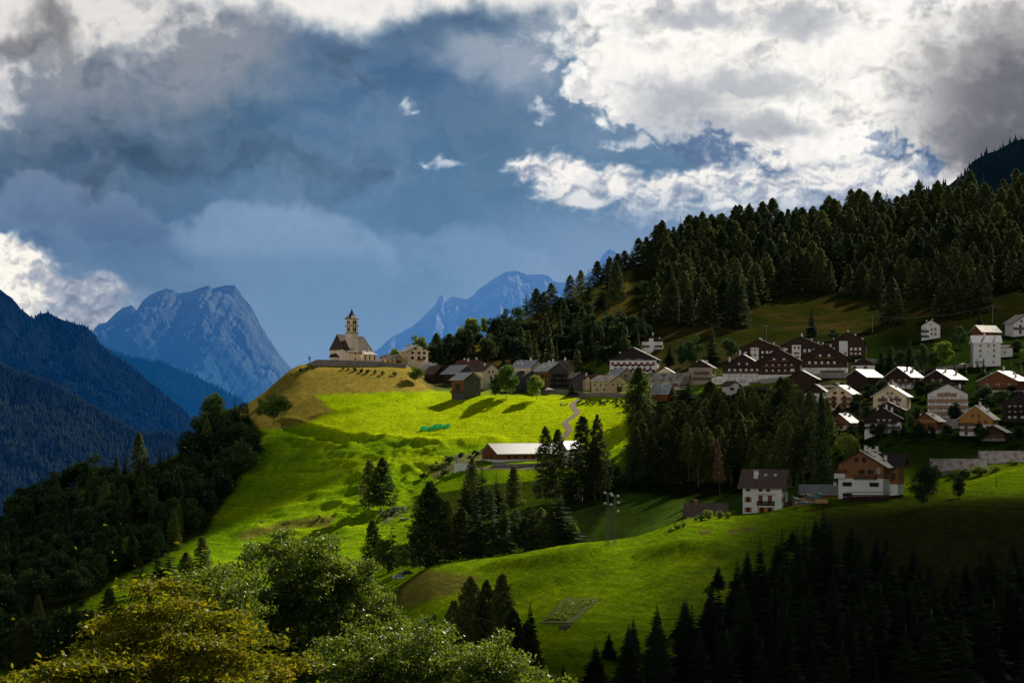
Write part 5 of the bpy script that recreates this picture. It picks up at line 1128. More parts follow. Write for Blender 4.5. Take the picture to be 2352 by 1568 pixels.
def house(label, cx, base, W, D, He, Ha, yaw, wall='white', roof='brown', timber=None, Ht=None, fw=(), sw=(), bal=(), sbal=(), balm='balcony', ch=(), cat='house', name='chalet', panel=None, ymin=560, group='houses of the hillside village', oe=1.0, og=1.1, door=None, tside=None, chm=None, Yfix=None):
    x, Y, z = hit(cx, base, ymin) if Yfix is None else at(cx, Yfix)
    s = Y/FOC; big = 1.0 if Yfix else 1.1; W, D, He, Ha = W*s*big, D*s*big, He*s*(1+(big-1)*.6), Ha*s*(1+(big-1)*.8)
    th = math.radians(yaw); half = (W*abs(math.sin(th))+D*abs(math.cos(th)))/2
    z = (HZ-base)*s
    e = empty(name, (x, Y+half*.85, z), th, label, cat, group)
    HOUSES.append((e, label, cx, base))
    T = Ht*s if Ht is not None else None
    gp = lambda w, z0: [(-w/2, z0), (w/2, z0), (w/2, He), (0, He+(Ha-He)*(w/2)/(W/2) if w < W else Ha+(w-W)/2*0), (-w/2, He)]
    if timber is None or T is None:
        wl = MB().prism([(-W/2, -5), (W/2, -5), (W/2, He), (0, Ha), (-W/2, He)], -D/2, D/2).build('wall', BM[wall], e)
    else:
        wl = MB().box(-W/2, W/2, -D/2, D/2, -5, T).build('wall', BM[wall], e)
        q = .10; MB().prism([(-W/2-q, T), (W/2+q, T), (W/2+q, He-.02), (0, Ha-.02), (-W/2-q, He-.02)], -D/2-q, D/2+q).build('timber_wall', BM[timber], e)
    if tside:
        q = .06; f = 'l' if yaw > 0 else 'r'; sx = -1 if f == 'l' else 1
        a, b2 = sorted((sx*W/2, sx*(W/2+q))); MB().box(a, b2, -D/2+.1, D/2-.1, tside[1]*s, He-.1).build('side_boarding', BM[tside[0]], e)
    r, sl = gable_roof(e, W, D, He, Ha, RM[roof], oe, og, fascia=BM['timber'] if roof != 'bright' else BM['whiteframe'])
    side = 'l' if yaw > 0 else 'r'
    def off(zz): return .11 if (T is not None and timber and zz > T) else .0
    for row in fw:
        zz, us, w, h, st = row; zz *= s; w *= s*1.22; h *= s*1.15
        lim = W if zz+h < He else W*max(0, (Ha-zz-h)/(Ha-He))
        for u in us: add_window(e, 'f', u*W, zz, w, h, st, W, D, off(zz)+(.14 if panel and panel[0]-.5 < u < panel[1]-.5 else 0))
    for row in sw:
        zz, us, w, h, st = row; zz *= s; w *= s*1.22; h *= s*1.15
        for u in us: add_window(e, side, u*D, zz, w, h, st, W, D, off(zz)+(.06 if tside else 0))
    for (zz, u0, u1) in bal: balcony(e, 'f', u0*W, u1*W, zz*s, W, D, BM[balm], off=.11 if timber else 0)
    for (zz, u0, u1) in sbal: balcony(e, side, u0*D, u1*D, zz*s, W, D, BM[balm], off=.11 if timber else 0)
    if panel:
        MB().box((panel[0]-.5)*W, (panel[1]-.5)*W, -D/2-.24, -D/2, -3, panel[2]*s).build('white_panel', BM['white'], e)
    for (u, v, h) in ch: chimney(e, u*W, v*D, Ha-abs(u*W)*sl+.2, h, .75, chm and BM[chm])
    if door:
        MB().box(-.55, .55, -.06, .05, 0, 2.1).build('door', BM['brown_timber'], e, (door*W, -D/2-.02, .0))
    return e
def even(n, a=-.4, b=.4): return [a+(b-a)*k/(n-1) if n > 1 else (a+b)/2 for k in range(n)]
G1 = 'old farm buildings beside the church'
# old village by the church
house('small cream house with pale roof tucked between rectory and barns', 990, 868, 26, 26, 19, 31, 50, 'cream', 'pale', name='village_house', group=G1, ch=[(.1, .2, 1.2), (-.2, -.2, 1.2)], sw=[(8, [0], 4, 5, 'plain')])
house('reddish roofed house rising behind the two grey roofed barns', 1078, 874, 38, 60, 29, 44, 48, 'beige', 'red', name='village_house', group=G1, ch=[(.05, -.3, 1.6), (-.1, 0, 1.6), (.1, .3, 1.8)])
house('low dark barn nearest the cemetery wall end', 1001, 880, 36, 34, 22, 37, 42, 'timber', 'brown', name='barn', cat='barn', group=G1)
house('middle dark barn with wide pale grey roof', 1054, 884, 50, 50, 26, 42, 42, 'grey_timber', 'pale', name='barn', cat='barn', group=G1, tside=('timber', 2), sw=[(6, [-.2, .2], 6, 8, 'plain')])
house('front barn with red side boards standing at the meadow edge', 1070, 917, 46, 40, 44, 57, 42, 'grey_timber', 'pale', name='barn', cat='barn', group=G1, tside=('red_timber', 16), sw=[(22, [-.1, .1], 6, 12, 'plain')], fw=[(26, [.3], 4, 5, 'plain')], sbal=[(16, -.5, .5)])
house('tall plain cream house behind the front barn', 1116, 894, 40, 36, 41, 56, 36, 'cream', 'brown', name='village_house', group=G1, fw=[(9, [0], 4, 6, 'plain'), (23, [0], 4, 6, 'plain'), (38, [-.12, .12], 3, 4, 'plain')], ch=[(.2, 0, 1.2), (-.2, -.2, 1.4)])
house('long cream house with pale metal roof and dormers right of the tall tree', 1211, 888, 40, 50, 42, 56, 52, 'cream', 'pale', name='village_house', group=G1, sw=[(30, [-.3, -.1, .1, .3], 4, 6, 'red')], ch=[(.0, -.2, 1.4), (-.25, .1, 1), (-.25, .3, 1), (.1, .4, 1)])
house('left one of twin grey barn gables', 1190, 898, 28, 24, 34, 43, 22, 'grey_timber', 'grey', name='barn', cat='barn', group=G1)
house('right one of twin grey barn gables', 1216, 898, 28, 24, 34, 43, 22, 'grey_timber', 'grey', name='barn', cat='barn', group=G1, fw=[(16, [.1], 4, 5, 'plain')])
house('brown roofed house peeping over the big timber farmhouse', 1286, 888, 38, 44, 42, 56, 62, 'beige', 'brown', name='village_house', group=G1, ch=[(0, -.3, 1.4), (-.1, .3, 1.4)])
house('big timber farmhouse with orange side and three dark galleries', 1267, 899, 54, 46, 46, 62, 38, 'grey_timber', 'pale', name='farmhouse', group=G1, tside=('brown_timber', 8), sw=[(32, [-.35, -.12, .12, .35], 5, 6, 'plain'), (20, [-.3, 0, .3], 5, 6, 'plain')],
      bal=[(12, -.38, .38), (24, -.38, .38), (36, -.30, .30)], fw=[(13, [-.2, .2], 5, 7, 'plain'), (25, [-.2, .2], 5, 7, 'plain'), (37, [0], 5, 6, 'plain')], balm='balcony_black', ch=[(-.2, -.2, 1.4), (-.3, .1, 1.2), (.1, .3, 1.6)])
house('grey barn with single gable behind the small cone tree', 1328, 896, 34, 28, 27, 37, 24, 'grey_timber', 'brown', name='barn', cat='barn', group=G1)
house('narrow cream annex beside the grey barn', 1347, 897, 10, 14, 26, 31, 20, 'ochre', 'red', name='village_house', group=G1, ch=[(0, 0, 1.4)], oe=.4, og=.4)
house('long ochre farmhouse with pale roof above the road wall', 1399, 905, 42, 60, 29, 40, 38, 'ochre', 'stone_pale', name='farmhouse', group=G1, fw=[(20, [-.3, 0, .3], 2.6, 4, 'plain'), (6, [.1], 12, 10, 'plain')], sw=[(19, [-.3, 0, .3], 2.6, 4, 'plain'), (8, [-.2, .2], 3, 5, 'plain')])
house('reddish roofed shed behind the long ochre farmhouse', 1376, 893, 30, 40, 18, 30, 48, 'ochre', 'red', name='village_house', group=G1)
house('small grey gabled house in front of the dark hotel', 1428, 880, 34, 30, 20, 31, 36, 'beige', 'pale', name='village_house', group=G1, fw=[(14, [-.08, .08], 2.4, 5, 'plain')])
house('cream gabled house with three arched loft windows right of the corner tree', 1530, 882, 46, 36, 22, 35, -12, 'cream', 'stone_pale', name='village_house', fw=[(19, [-.12, 0, .12], 3, 6, 'plain')])
house('long cream house with patched stone-coloured roof under the loft windows', 1540, 900, 34, 76, 24, 40, 76, 'cream', 'stone_pale', name='village_house', sw=[(12, [-.4, -.3, -.2, -.1, .2, .35], 3, 7, 'red')])
house('small brown walled house with pale blue metal roof by the corner tree', 1524, 922, 32, 36, 20, 36, 62, 'red_timber', 'pale', name='village_house', ch=[(-.1, 0, 1)])
house('small white chalet high above the hotel', 1501, 807, 44, 34, 21, 34, -8, 'white', 'dark', 'black_timber', 23, fw=[(13, [-.34, -.02, .3], 5, 5, 'plain'), (4, [-.34, 0, .34], 5, 5, 'plain'), (24, [-.06], 7, 5, 'light')], bal=[(10, -.48, -.14), (10, .1, .48), (1.5, .05, .48)], balm='balcony_black', panel=(.34, .56, 30), ch=[(0, 0, 1.6), (.3, .2, 1)], name='chalet', ymin=900)
hotel = house('large dark gabled hotel with white and red chequered window bays', 1460, 864, 98, 60, 37, 61, -10, 'white', 'dark', 'black_timber', 37.2, sw=[(25, [-.3, 0, .3], 4, 6, 'plain'), (12, [-.3, 0, .3], 4, 6, 'plain')],
      fw=[(25, [-.44+.125*k for k in range(8)], 5, 6.4, 'closed'), (12.5, [-.38+.125*k for k in range(7)], 5, 6.4, 'closed'), (1.5, [-.3, -.1, .1, .3], 5, 7, 'plain')], ch=[(-.32, .1, 1.8), (.32, 0, 2.0)], cat='hotel', name='hotel', og=2.0)
def hotel_bays():
    s = hit(1460, 864, 560)[1]/FOC; W, D = 98*s*1.1, 60*s*1.1
    for row, (z, sh) in enumerate(((24, -.375), (11.5, -.44))):
        for k in range(7 if row == 0 else 8):
            u = sh+.125*k
            if abs(u) > .46: continue
            b = MB().box(-2.7*s, 2.7*s, -.05, .05, 0, 10.5*s, 0); b.box(-3.1*s, 3.1*s, -.75, -.03, -.2, 0, 1)
            for q in range(7): xx = (-3+q)*s; b.box(xx-.16, xx+.16, -.76, -.72, 0, 3.8*s, 1)
            b.box(-3.1*s, 3.1*s, -.78, -.70, 3.6*s, 3.9*s, 1)
            b.build('loggia', [BM['glass'], BM['balcony_black']], hotel, (u*W, -D/2-.02, z*s))
    for txt, u in (('HOTEL', -.17), ('POSTA', .075)):
        cu = bpy.data.curves.new('sign_lettering', 'FONT'); cu.body = txt; cu.size = 4.6*s; cu.extrude = .05
        cu.materials.append(BM['cream']); t = bpy.data.objects.new('tmp', cu); COL.objects.link(t); bpy.context.view_layer.update(); me = bpy.data.meshes.new_from_object(t.evaluated_get(bpy.context.evaluated_depsgraph_get())); bpy.data.objects.remove(t)
        o = link('sign_lettering', me, hotel, (u*W, -D/2-.26, 37.0*s)); o.rotation_euler = (math.pi/2, 0, 0)
    b = MB(); b.box(-W/2-.05, W/2+.05, -D/2-.5, -D/2-.12, 36.4*s, 36.8*s); b.build('cornice', BM['black_timber'], hotel)
hotel_bays()
house('beige chalet with brown roof between two tall conifers', 1615, 882, 50, 36, 36, 50, -16, 'beige', 'brown', 'timber', 38, bal=[(24, -.25, .35), (11, -.3, .45)], fw=[(25, [-.2, 0, .2], 4, 6, 'plain'), (12, [-.1, .2], 4, 6, 'plain'), (38, [0], 4, 4, 'plain')], sw=[(22, [-.2, .2], 4, 6, 'plain'), (10, [-.2, .2], 4, 6, 'plain')], ch=[(.2, 0, 1.4), (-.2, -.1, 1)])
house('largest white chalet with arched ground floor and deep dark gable', 1714, 886, 84, 56, 42, 67, -13, 'white', 'dark', 'timber', 30, fw=[(32, [-.34, -.2, -.06, .08, .22, .36], 4.5, 6, 'light'), (20, [-.34, -.2, -.06, .08, .22, .36], 4.5, 6, 'plain'), (8, [-.36, -.22, -.07, -.0, .07, .26, .38], 4.5, 6, 'plain'), (48, [-.1, .1], 4, 5, 'plain')],
      bal=[(30, -.48, .48), (4.5, -.45, -.14), (4.5, .16, .44)], sw=[(20, [-.3, 0, .3], 4, 6, 'plain')], ch=[(-.1, -.1, 3.0), (-.38, .1, 3.2)])
house('low white building with stepped parapet left of the largest chalet', 1654, 882, 30, 24, 14, 18, -10, 'white', 'brown', name='village_house', fw=[(5, [-.25, .1], 3, 5, 'plain')], oe=.3, og=.3)
house('white garage building with red shuttered window under the largest chalet', 1680, 908, 26, 24, 22, 30, 30, 'white', 'brown', name='village_house', fw=[(12, [-.2], 5, 5, 'red')])
house('left of three brown chalets with white stair panel', 1752, 830, 78, 50, 31, 46, -14, 'timber', 'dark', fw=[(24, [-.17, -.08], 3, 5, 'red'), (12, [-.17, -.08], 5, 5, 'red'), (18, [.08, .2, .32, .42], 4, 5, 'light'), (18, [-.38], 5, 4, 'light'), (6, [.08, .2, .32, .42], 4, 5, 'light')], bal=[(14, .0, .48), (14, -.48, -.27), (3, 0, .48)], balm='balcony_black', panel=(.26, .48, 32), ch=[(-.02, -.1, 1.2), (.35, 0, 1.4), (.0, .3, 1.0)], name='chalet')
house('middle of three brown chalets with white stair panel', 1847, 830, 80, 50, 35, 53, -14, 'timber', 'dark', fw=[(29, [-.16, -.06], 4, 5, 'closed'), (17, [-.11], 10, 4, 'closed'), (22, [.1, .22, .34], 4, 5, 'light'), (26, [-.38], 5, 4, 'light'), (7, [-.11], 8, 5, 'closed')], bal=[(17, .02, .48), (17, -.48, -.24), (4, .02, .48)], panel=(.27, .5, 38), ch=[(0, -.1, 1.5), (.25, 0, 1.2), (.42, .1, 1.2)], name='chalet')
house('right of three brown chalets with white stair panel', 1953, 822, 74, 46, 35, 54, -12, 'timber', 'dark', fw=[(27, [-.12], 12, 4, 'plain'), (18, [-.16, -.06], 4, 5, 'plain'), (8, [-.06], 4, 5, 'closed'), (18, [.1, .22, .34], 4, 5, 'light'), (8, [.1, .22, .34], 4, 5, 'light'), (18, [-.4], 5, 5, 'light')], bal=[(13, .02, .48), (4, .02, .48), (13, -.48, -.28)], panel=(.26, .5, 39), ch=[(0, -.1, 1.2), (.2, 0, 1.2), (.4, .1, 1), (-.4, 0, 1)], name='chalet')
house('broad dark weathered chalet right of the largest white chalet', 1796, 874, 86, 54, 44, 67, -12, 'white', 'dark', 'timber', 14, fw=[(46, [-.12, .12], 5, 5, 'plain'), (32, [-.3, -.15, 0, .15, .3], 4, 5, 'plain'), (20, [-.3, -.15, 0, .15], 4, 5, 'plain'), (20, [.32], 7, 6, 'light'), (4, [-.3, .1, .3], 5, 7, 'light')], bal=[(43, -.25, .25), (30, -.42, .42), (17, -.42, .36)], ch=[(-.25, .1, 1.2), (.1, 0, 1.6), (.3, 0, 1.2)], name='chalet')
house('very dark chalet with white arcade at its foot', 1901, 864, 92, 54, 42, 68, -12, 'white', 'dark', 'timber', 20, fw=[(45, [-.1, .1], 5, 5, 'plain'), (28, [-.34, -.2, -.06, .08, .22], 4, 5, 'light'), (12, [-.36, -.28, -.2, .1, .2, .32], 4, 6, 'plain'), (1, [-.3, -.1, .1, .3], 6, 8, 'plain')], bal=[(40, -.22, .22), (24, -.44, .44), (9, -.1, .44)], ch=[(-.05, -.1, 1.4), (.12, 0, 1.4)], name='chalet')
house('small chalet with white and wine red front right of the dark chalets', 1986, 859, 48, 34, 20, 33, -10, 'white', 'dark', 'timber', 20, fw=[(11, [-.38, .1], 6, 6, 'closed'), (3, [-.35, .1, .35], 6, 6, 'closed')], bal=[(9, -.5, -.22)], name='chalet', ch=[(-.3, 0, 1)])
house('windowless brown barn in front of the dark chalets', 1848, 895, 64, 46, 24, 41, -16, 'timber', 'dark', name='barn', cat='barn')
house('low white house with dark roof below the windowless barn', 1880, 923, 44, 36, 22, 37, -20, 'white', 'dark', 'timber', 20, name='chalet', fw=[(8, [-.3, 0, .3], 3, 5, 'red')])
house('brown barn whose metal roof glares in the sun', 1992, 892, 52, 54, 25, 40, -46, 'timber', 'bright', name='barn', cat='barn', oe=.7)
RC = 'chalets stepping down the right slope'
house('brown chalet with glaring roof and three chimneys', 2083, 893, 58, 48, 27, 46, -40, 'white', 'bright', 'timber', 14, fw=[(17, [-.25, .05, .3], 5, 4, 'light'), (5, [-.2, .1, .3], 5, 5, 'light')], sw=[(17, [-.2, .2], 6, 4, 'light')], bal=[(12, -.48, .48)], sbal=[(12, -.48, .4)], ch=[(.22, -.2, 1.6), (.3, .1, 1.6), (.2, .35, 1.5)], group=RC)
house('chalet with glaring roof and white right wing under the meadow', 2178, 895, 64, 60, 24, 42, -42, 'white', 'bright', 'timber', 10, fw=[(20, [-.15, .15], 4, 4, 'light'), (12, [-.3, -.05, .2], 5, 5, 'plain')], sw=[(12, [-.3], 6, 5, 'plain'), (2, [.2, .35], 3, 5, 'plain')], tside=('white', 0), bal=[(9, -.48, .3)], ch=[(.15, -.2, 1.7), (.3, .25, 1.7), (-.4, -.3, 1.2)], group=RC)
house('cream chalet with four brown balconies and bright roof patch', 1940, 937, 56, 42, 31, 48, -30, 'cream', 'bright', fw=[(32, [-.15, .15], 4, 5, 'shut'), (21, [-.2, .22], 4, 6, 'shut'), (10, [-.2, .22], 4, 6, 'shut'), (1, [-.2, .22], 4, 6, 'shut')], bal=[(19, -.48, -.08), (19, .12, .48), (8, -.48, -.08), (8, .12, .48)], sw=[(12, [.1], 4, 5, 'plain')], ch=[(.25, .1, 1.4)], balm='balcony', group=RC)
house('cream and brown chalet with deep central loggias and bright eave', 2055, 942, 70, 46, 31, 52, -22, 'cream', 'bright', fw=[(36, [-.06, .06], 4, 5, 'plain'), (24, [-.2, 0, .2], 6, 7, 'plain'), (10, [-.2, 0, .2], 6, 7, 'plain')], bal=[(22, -.34, .34), (8, -.34, .34)], balm='balcony', ch=[(-.06, -.2, 1.6), (.12, 0, 1.8), (.0, .3, 1.6)], group=RC)
house('dark roofed chalet half hidden behind the black chalet', 2045, 966, 62, 30, 24, 39, -15, 'white', 'dark', 'black_timber', 16, fw=[(18, [.2, .35], 3, 4, 'light')], ch=[(0, 0, 1.6), (.2, 0, 1.6), (.42, 0, 1.4)], group=RC)
house('black timber chalet with white ground floor and two balconies', 2034, 996, 74, 50, 34, 54, -13, 'white', 'dark', 'black_timber', 26, fw=[(27, [-.12, .04, .2], 5, 5, 'light'), (15, [-.3, -.1, .1, .3], 4, 6, 'plain'), (3, [-.3, -.05, .12, .3], 4, 6, 'plain')], bal=[(24, -.5, .4), (12, -.5, .5)], balm='balcony_black', ch=[(.1, -.1, 1.8), (.25, 0, 1.8), (-.15, 0, 1.2)], group=RC)
house('small brown house with long low roof at the edge of the central wood', 1943, 986, 42, 52, 17, 33, -30, 'cream', 'grey', 'brown_timber', 9, fw=[(16, [-.1], 6, 4, 'plain'), (2, [.1], 4, 4, 'plain')], bal=[(8, -.5, .2)], sbal=[(8, -.4, .4)], ch=[(.1, 0, 1), (.2, .3, 1)], group=RC)
house('four storey white block with three honey coloured balconies and arcade', 2184, 965, 82, 46, 58, 78, -14, 'white', 'dark', fw=[(59, [0], 8, 5, 'plain'), (48, [-.38, -.2, -.05, .15, .36], 7, 6, 'plain'), (33, [-.38, -.2, -.05, .15, .36], 7, 6, 'plain'), (19, [-.38, -.2, 0, .15, .36], 7, 6, 'plain'), (3, [-.33, -.08, .17, .38], 12, 7, 'plain')], sw=[(46, [-.1, .2], 3, 5, 'plain'), (31, [-.1, .2], 3, 5, 'plain'), (17, [-.1, .2], 3, 5, 'plain')],
      bal=[(43, -.52, .5), (28, -.52, .5), (14, -.52, .5), (57, -.25, .22)], balm='balcony_orange', ch=[(.3, -.2, 1.8)], cat='apartment house', name='apartment_house', group=RC)
house('small orange brown chalet with white corner in front of the four storey block', 2140, 997, 48, 44, 29, 44, -30, 'white', 'dark', 'red_timber', 10, fw=[(14, [-.2, .15], 7, 6, 'plain')], bal=[(10, -.5, .45), (27, -.35, .5)], balm='balcony_orange', sw=[(10, [-.3, -.1, .15], 3, 7, 'shut')], tside=('white', 0), ch=[(-.35, 0, 1.4), (.2, 0, 1)], group=RC)
house('bright orange timber chalet with white lower floors and glaring roof', 2256, 1001, 68, 50, 38, 64, -26, 'white', 'bright', 'orange_timber', 26, fw=[(42, [-.1, .1], 4, 7, 'plain'), (30, [.1, .3], 5, 5, 'plain'), (15, [-.3, .1, .36], 5, 7, 'plain'), (2, [-.3, 0, .3], 5, 8, 'plain')], bal=[(24, -.5, .15), (12, -.48, .1)], balm='balcony', ch=[(-.38, -.1, 1.4), (-.25, 0, 1.2), (.05, 0, 1.6), (.28, .1, 1.4)], group=RC)
house('large red brown chalet with glaring roof at the right edge', 2318, 918, 82, 66, 42, 61, -35, 'white', 'bright', 'red_timber', 22, fw=[(30, [-.3, 0, .3], 5, 6, 'light'), (12, [-.3, .1], 5, 7, 'plain'), (2, [-.3, .1], 5, 7, 'plain')], bal=[(26, -.5, .5), (12, -.5, .5)], ch=[(-.3, -.1, 1.5), (.0, 0, 1.8), (.2, .2, 1.4), (.4, -.3, 1.5)], group=RC)
house('near black chalet with many small white windows at the right edge', 2352, 970, 74, 50, 42, 66, -14, 'black_timber', 'dark', fw=[(34, [-.3, -.15, 0, .2], 4, 4, 'light'), (22, [-.3, -.15, 0, .2], 4, 4, 'light'), (10, [-.3, -.15, .05], 4, 4, 'light')], bal=[(20, -.4, .4), (31, -.4, .4)], balm='balcony_black', group=RC)
house('small dark log cabin on a stone base, lowest of the right-hand chalets', 2293, 1013, 48, 46, 20, 33, -25, 'stone', 'dark', 'timber', 9, fw=[(12, [0], 9, 4, 'plain')], bal=[(9, -.5, .5)], group=RC)
house('tall white tower-like house with white roof on the meadow', 2269, 842, 40, 56, 54, 66, 84, 'white', 'barn', sw=[(46, [-.26, -.06, .24], 3.2, 4.4, 'plain'), (34, [-.26, .24], 3.2, 4.4, 'plain'), (22, [-.26, .24], 3.2, 4.4, 'plain'), (8, [-.24, .14, .24, .4], 3.2, 4, 'plain')], ch=[(-.35, -.3, 1.2), (-.1, .05, 1.6)], name='tall_house', oe=1.0, og=.8)
house('low white annex attached right of the tower-like house', 2312, 820, 20, 26, 20, 25, 84, 'white', 'brown', sw=[(9, [.1], 3, 4, 'plain')], name='village_house', oe=.4, og=.4)
house('upper white house with two dark side balconies on the pasture', 2141, 779, 38, 30, 30, 41, -10, 'white', 'dark', fw=[(20, [.15], 5, 5, 'red'), (9, [.15], 5, 5, 'red'), (32, [0], 3, 3, 'plain'), (20, [-.35], 6, 5, 'plain'), (9, [-.35], 6, 5, 'plain')], bal=[(17, -.6, -.12), (5, -.6, -.12)], balm='balcony_black', ch=[(.1, 0, 1), (-.2, .2, 1)], name='village_house')
house('white gabled house highest at the right picture edge', 2350, 772, 52, 36, 30, 46, 14, 'white', 'grey', fw=[(32, [-.15, .15], 3, 4, 'plain'), (20, [-.2, .1], 4, 5, 'plain'), (6, [-.2, .15], 5, 6, 'plain')], bal=[(16, -.5, .5)], name='village_house')
house('low brown shed with glaring white roof above the tower-like house', 2270, 770, 30, 50, 9, 21, -60, 'red_timber', 'bright', name='shed', cat='shed')
# long cowshed under the meadow
house('long red timber cowshed with white corrugated roof below the meadow', 1212, 1062, 74, 200, 22, 42, -60, 'white', 'barn', 'red_timber', 7, sw=[(10, [-.36, -.26, -.14, -.04, .06, .16, .26, .36], 7, 5, 'plain')], fw=[(8, [-.2, .1], 6, 9, 'plain')], name='cowshed', cat='barn', group='farm below the meadow', ymin=700, Yfix=842, oe=1.2)
house('grey roofed annex at the right end of the cowshed', 1312, 1056, 40, 40, 26, 42, -60, 'white', 'pale', 'timber', 20, name='shed', cat='shed', group='farm below the meadow', sw=[(6, [0, .25], 5, 6, 'plain')], Yfix=846)
# houses on the near spur
NG = 'houses on the near spur'
def near_white():
    e = house('white three storey house with brown roof and wooden shutters on the green spur', 1763, 1182, 76, 90, 69, 101, 72, 'white', 'brown', name='farmhouse', group=NG, ymin=440, Yfix=508,
      sw=[(54, [.36, .04, -.16], 6.5, 9, 'plain'), (29, [.36], 6.5, 9.5, 'shut'), (27, [.04, -.20], 7, 15, 'closed'), (6, [.36], 6.5, 9, 'shut'), (2, [.0, -.2], 8, 13, 'shut')],
      fw=[(54, [-.36, -.12, .1, .36], 6, 9, 'plain'), (30, [-.36, -.12, .1], 6, 9, 'plain'), (4, [-.36, -.12, .36], 6, 10, 'plain')], oe=1.3, og=1.2)
    s = 508/FOC; W, D = 76*s, 90*s
    o = balcony(e, 'l', -.32*D, .12*D, 23.5*s, W, D, BM['balcony_black'], 1.1, 1.0)
    b = MB()
    for k in range(7): y = -.32*D+k*.44*D/6; b.box(-W/2-1.4, -W/2, y, y+.12, 47*s, 47*s+.14)
    b.box(-W/2-1.1, -W/2-1.0, -.34*D, .14*D, 46.4*s, 47*s); b.build('pergola', BM['whiteframe'], e)
    balcony(e, 'f', -.1*W, .5*W, 20*s, W, D, BM['timber'], 1.6, 1.0)
    chimney(e, -.27*W, .19*D, 86*s, 1.6, 1.1, BM['white'], BM['stone'])
    for v in (-.05, -.3):
        sk = MB().box(-.5, .5, -.4, .4, 0, .12).build('skylight', BM['whiteframe'], e, (-.22*W, v*D, 101*s-.22*W*((101-69)/38.0)+.42)); sk.rotation_euler = (0, -math.atan(32/38.0), 0)
near_white()
house('small brown roofed cottage behind yellow-green garden shrubs', 1624, 1194, 44, 84, 15, 36, 80, 'cream', 'brown', name='cottage', group=NG, ymin=440, Yfix=520, ch=[(-.2, .28, 1.7)], chm='red_timber', sw=[(4, [-.3, 0], 5, 6, 'plain')])
house('low brown shed with grey roof between the white house and wooden chalet', 1893, 1144, 40, 92, 14, 29, 86, 'red_timber', 'grey', name='shed', cat='shed', group=NG, ymin=440, Yfix=520, ch=[(-.05, -.3, .7)])
def near_chalet():
    e = house('large wooden chalet on white ground floor with two crossing brown roofs', 2003, 1143, 106, 104, 76, 107, -27, 'white', 'dark', 'brown_timber', 44, name='chalet', group=NG, ymin=440, Yfix=500, oe=1.8, og=1.6,
      fw=[(82, [-.09, .08], 7, 9, 'plain'), (55, [.03, .22], 11, 8, 'plain'), (26, [-.30, .30], 17, 8, 'plain'), (2, [-.3], 17, 7, 'plain'), (57, [.40], 5, 9, 'light')],
      bal=[(44.5, -.12, .36), (56, -.54, -.32)], ch=[(.05, -.28, 1.5), (.12, -.20, 1.5), (.40, .05, 1.3), (.10, .42, 1.5)])
    s = 500/FOC; W, D = 106*s, 104*s
    MB().box(-W*.56, -W*.32, -D/2-1.5, -D/2, 44*s, 55*s).build('white_bay', BM['white'], e)
    # cross wing to the right rear
    g = MB().prism([(-24*s, 30*s), (24*s, 30*s), (24*s, 80*s), (0, 98*s), (-24*s, 80*s)], 0, W/2+20*s); o = g.build('cross_wing', BM['brown_timber'], e, (0, D*.28, 0)); o.rotation_euler = (0, 0, -math.pi/2)
    o2 = MB().box(-24*s, 24*s, 0, W/2+18*s, -4, 30*s).build('wing_base', BM['white'], e, (0, D*.28, 0)); o2.rotation_euler = (0, 0, -math.pi/2)
    r = MB(); sl = 18/24.0; xo = 24*s+1.5; zo = 98*s-sl*xo
    r.prism([(-xo, zo), (0, 98*s), (0, 98*s+.3), (-xo, zo+.3)], 0, W/2+20*s+1.6).prism([(0, 98*s), (xo, zo), (xo, zo+.3), (0, 98*s+.3)], 0, W/2+20*s+1.6)
    o3 = r.build('wing_roof', RM['dark'], e, (0, D*.28, .08)); o3.rotation_euler = (0, 0, -math.pi/2)
    balcony(e, 'r', -.30*D, .02*D, 46*s, W, D, BM['balcony'], 1.3, 1.0, off=.11)
    for v in (-.36, -.26):
        sk = MB().box(-.9, .9, -.35, .35, 0, .12).build('skylight', BM['whiteframe'], e, (.20*W, v*D, 107*s-.20*W*((107-76)/53.0)+.42)); sk.rotation_euler = (0, math.atan(31/53.0), 0)
near_chalet()
house('long low shed with rust streaked metal roof beside the oval tree', 2208, 1086, 66, 112, 8, 30, 84, 'stone', 'rusty', name='shed', cat='shed', group=NG, ymin=540, Yfix=585)
house('second rust streaked shed, further right and higher', 2335, 1068, 66, 140, 8, 30, 84, 'stone', 'rusty', name='shed', cat='shed', group=NG, ymin=540, Yfix=600)

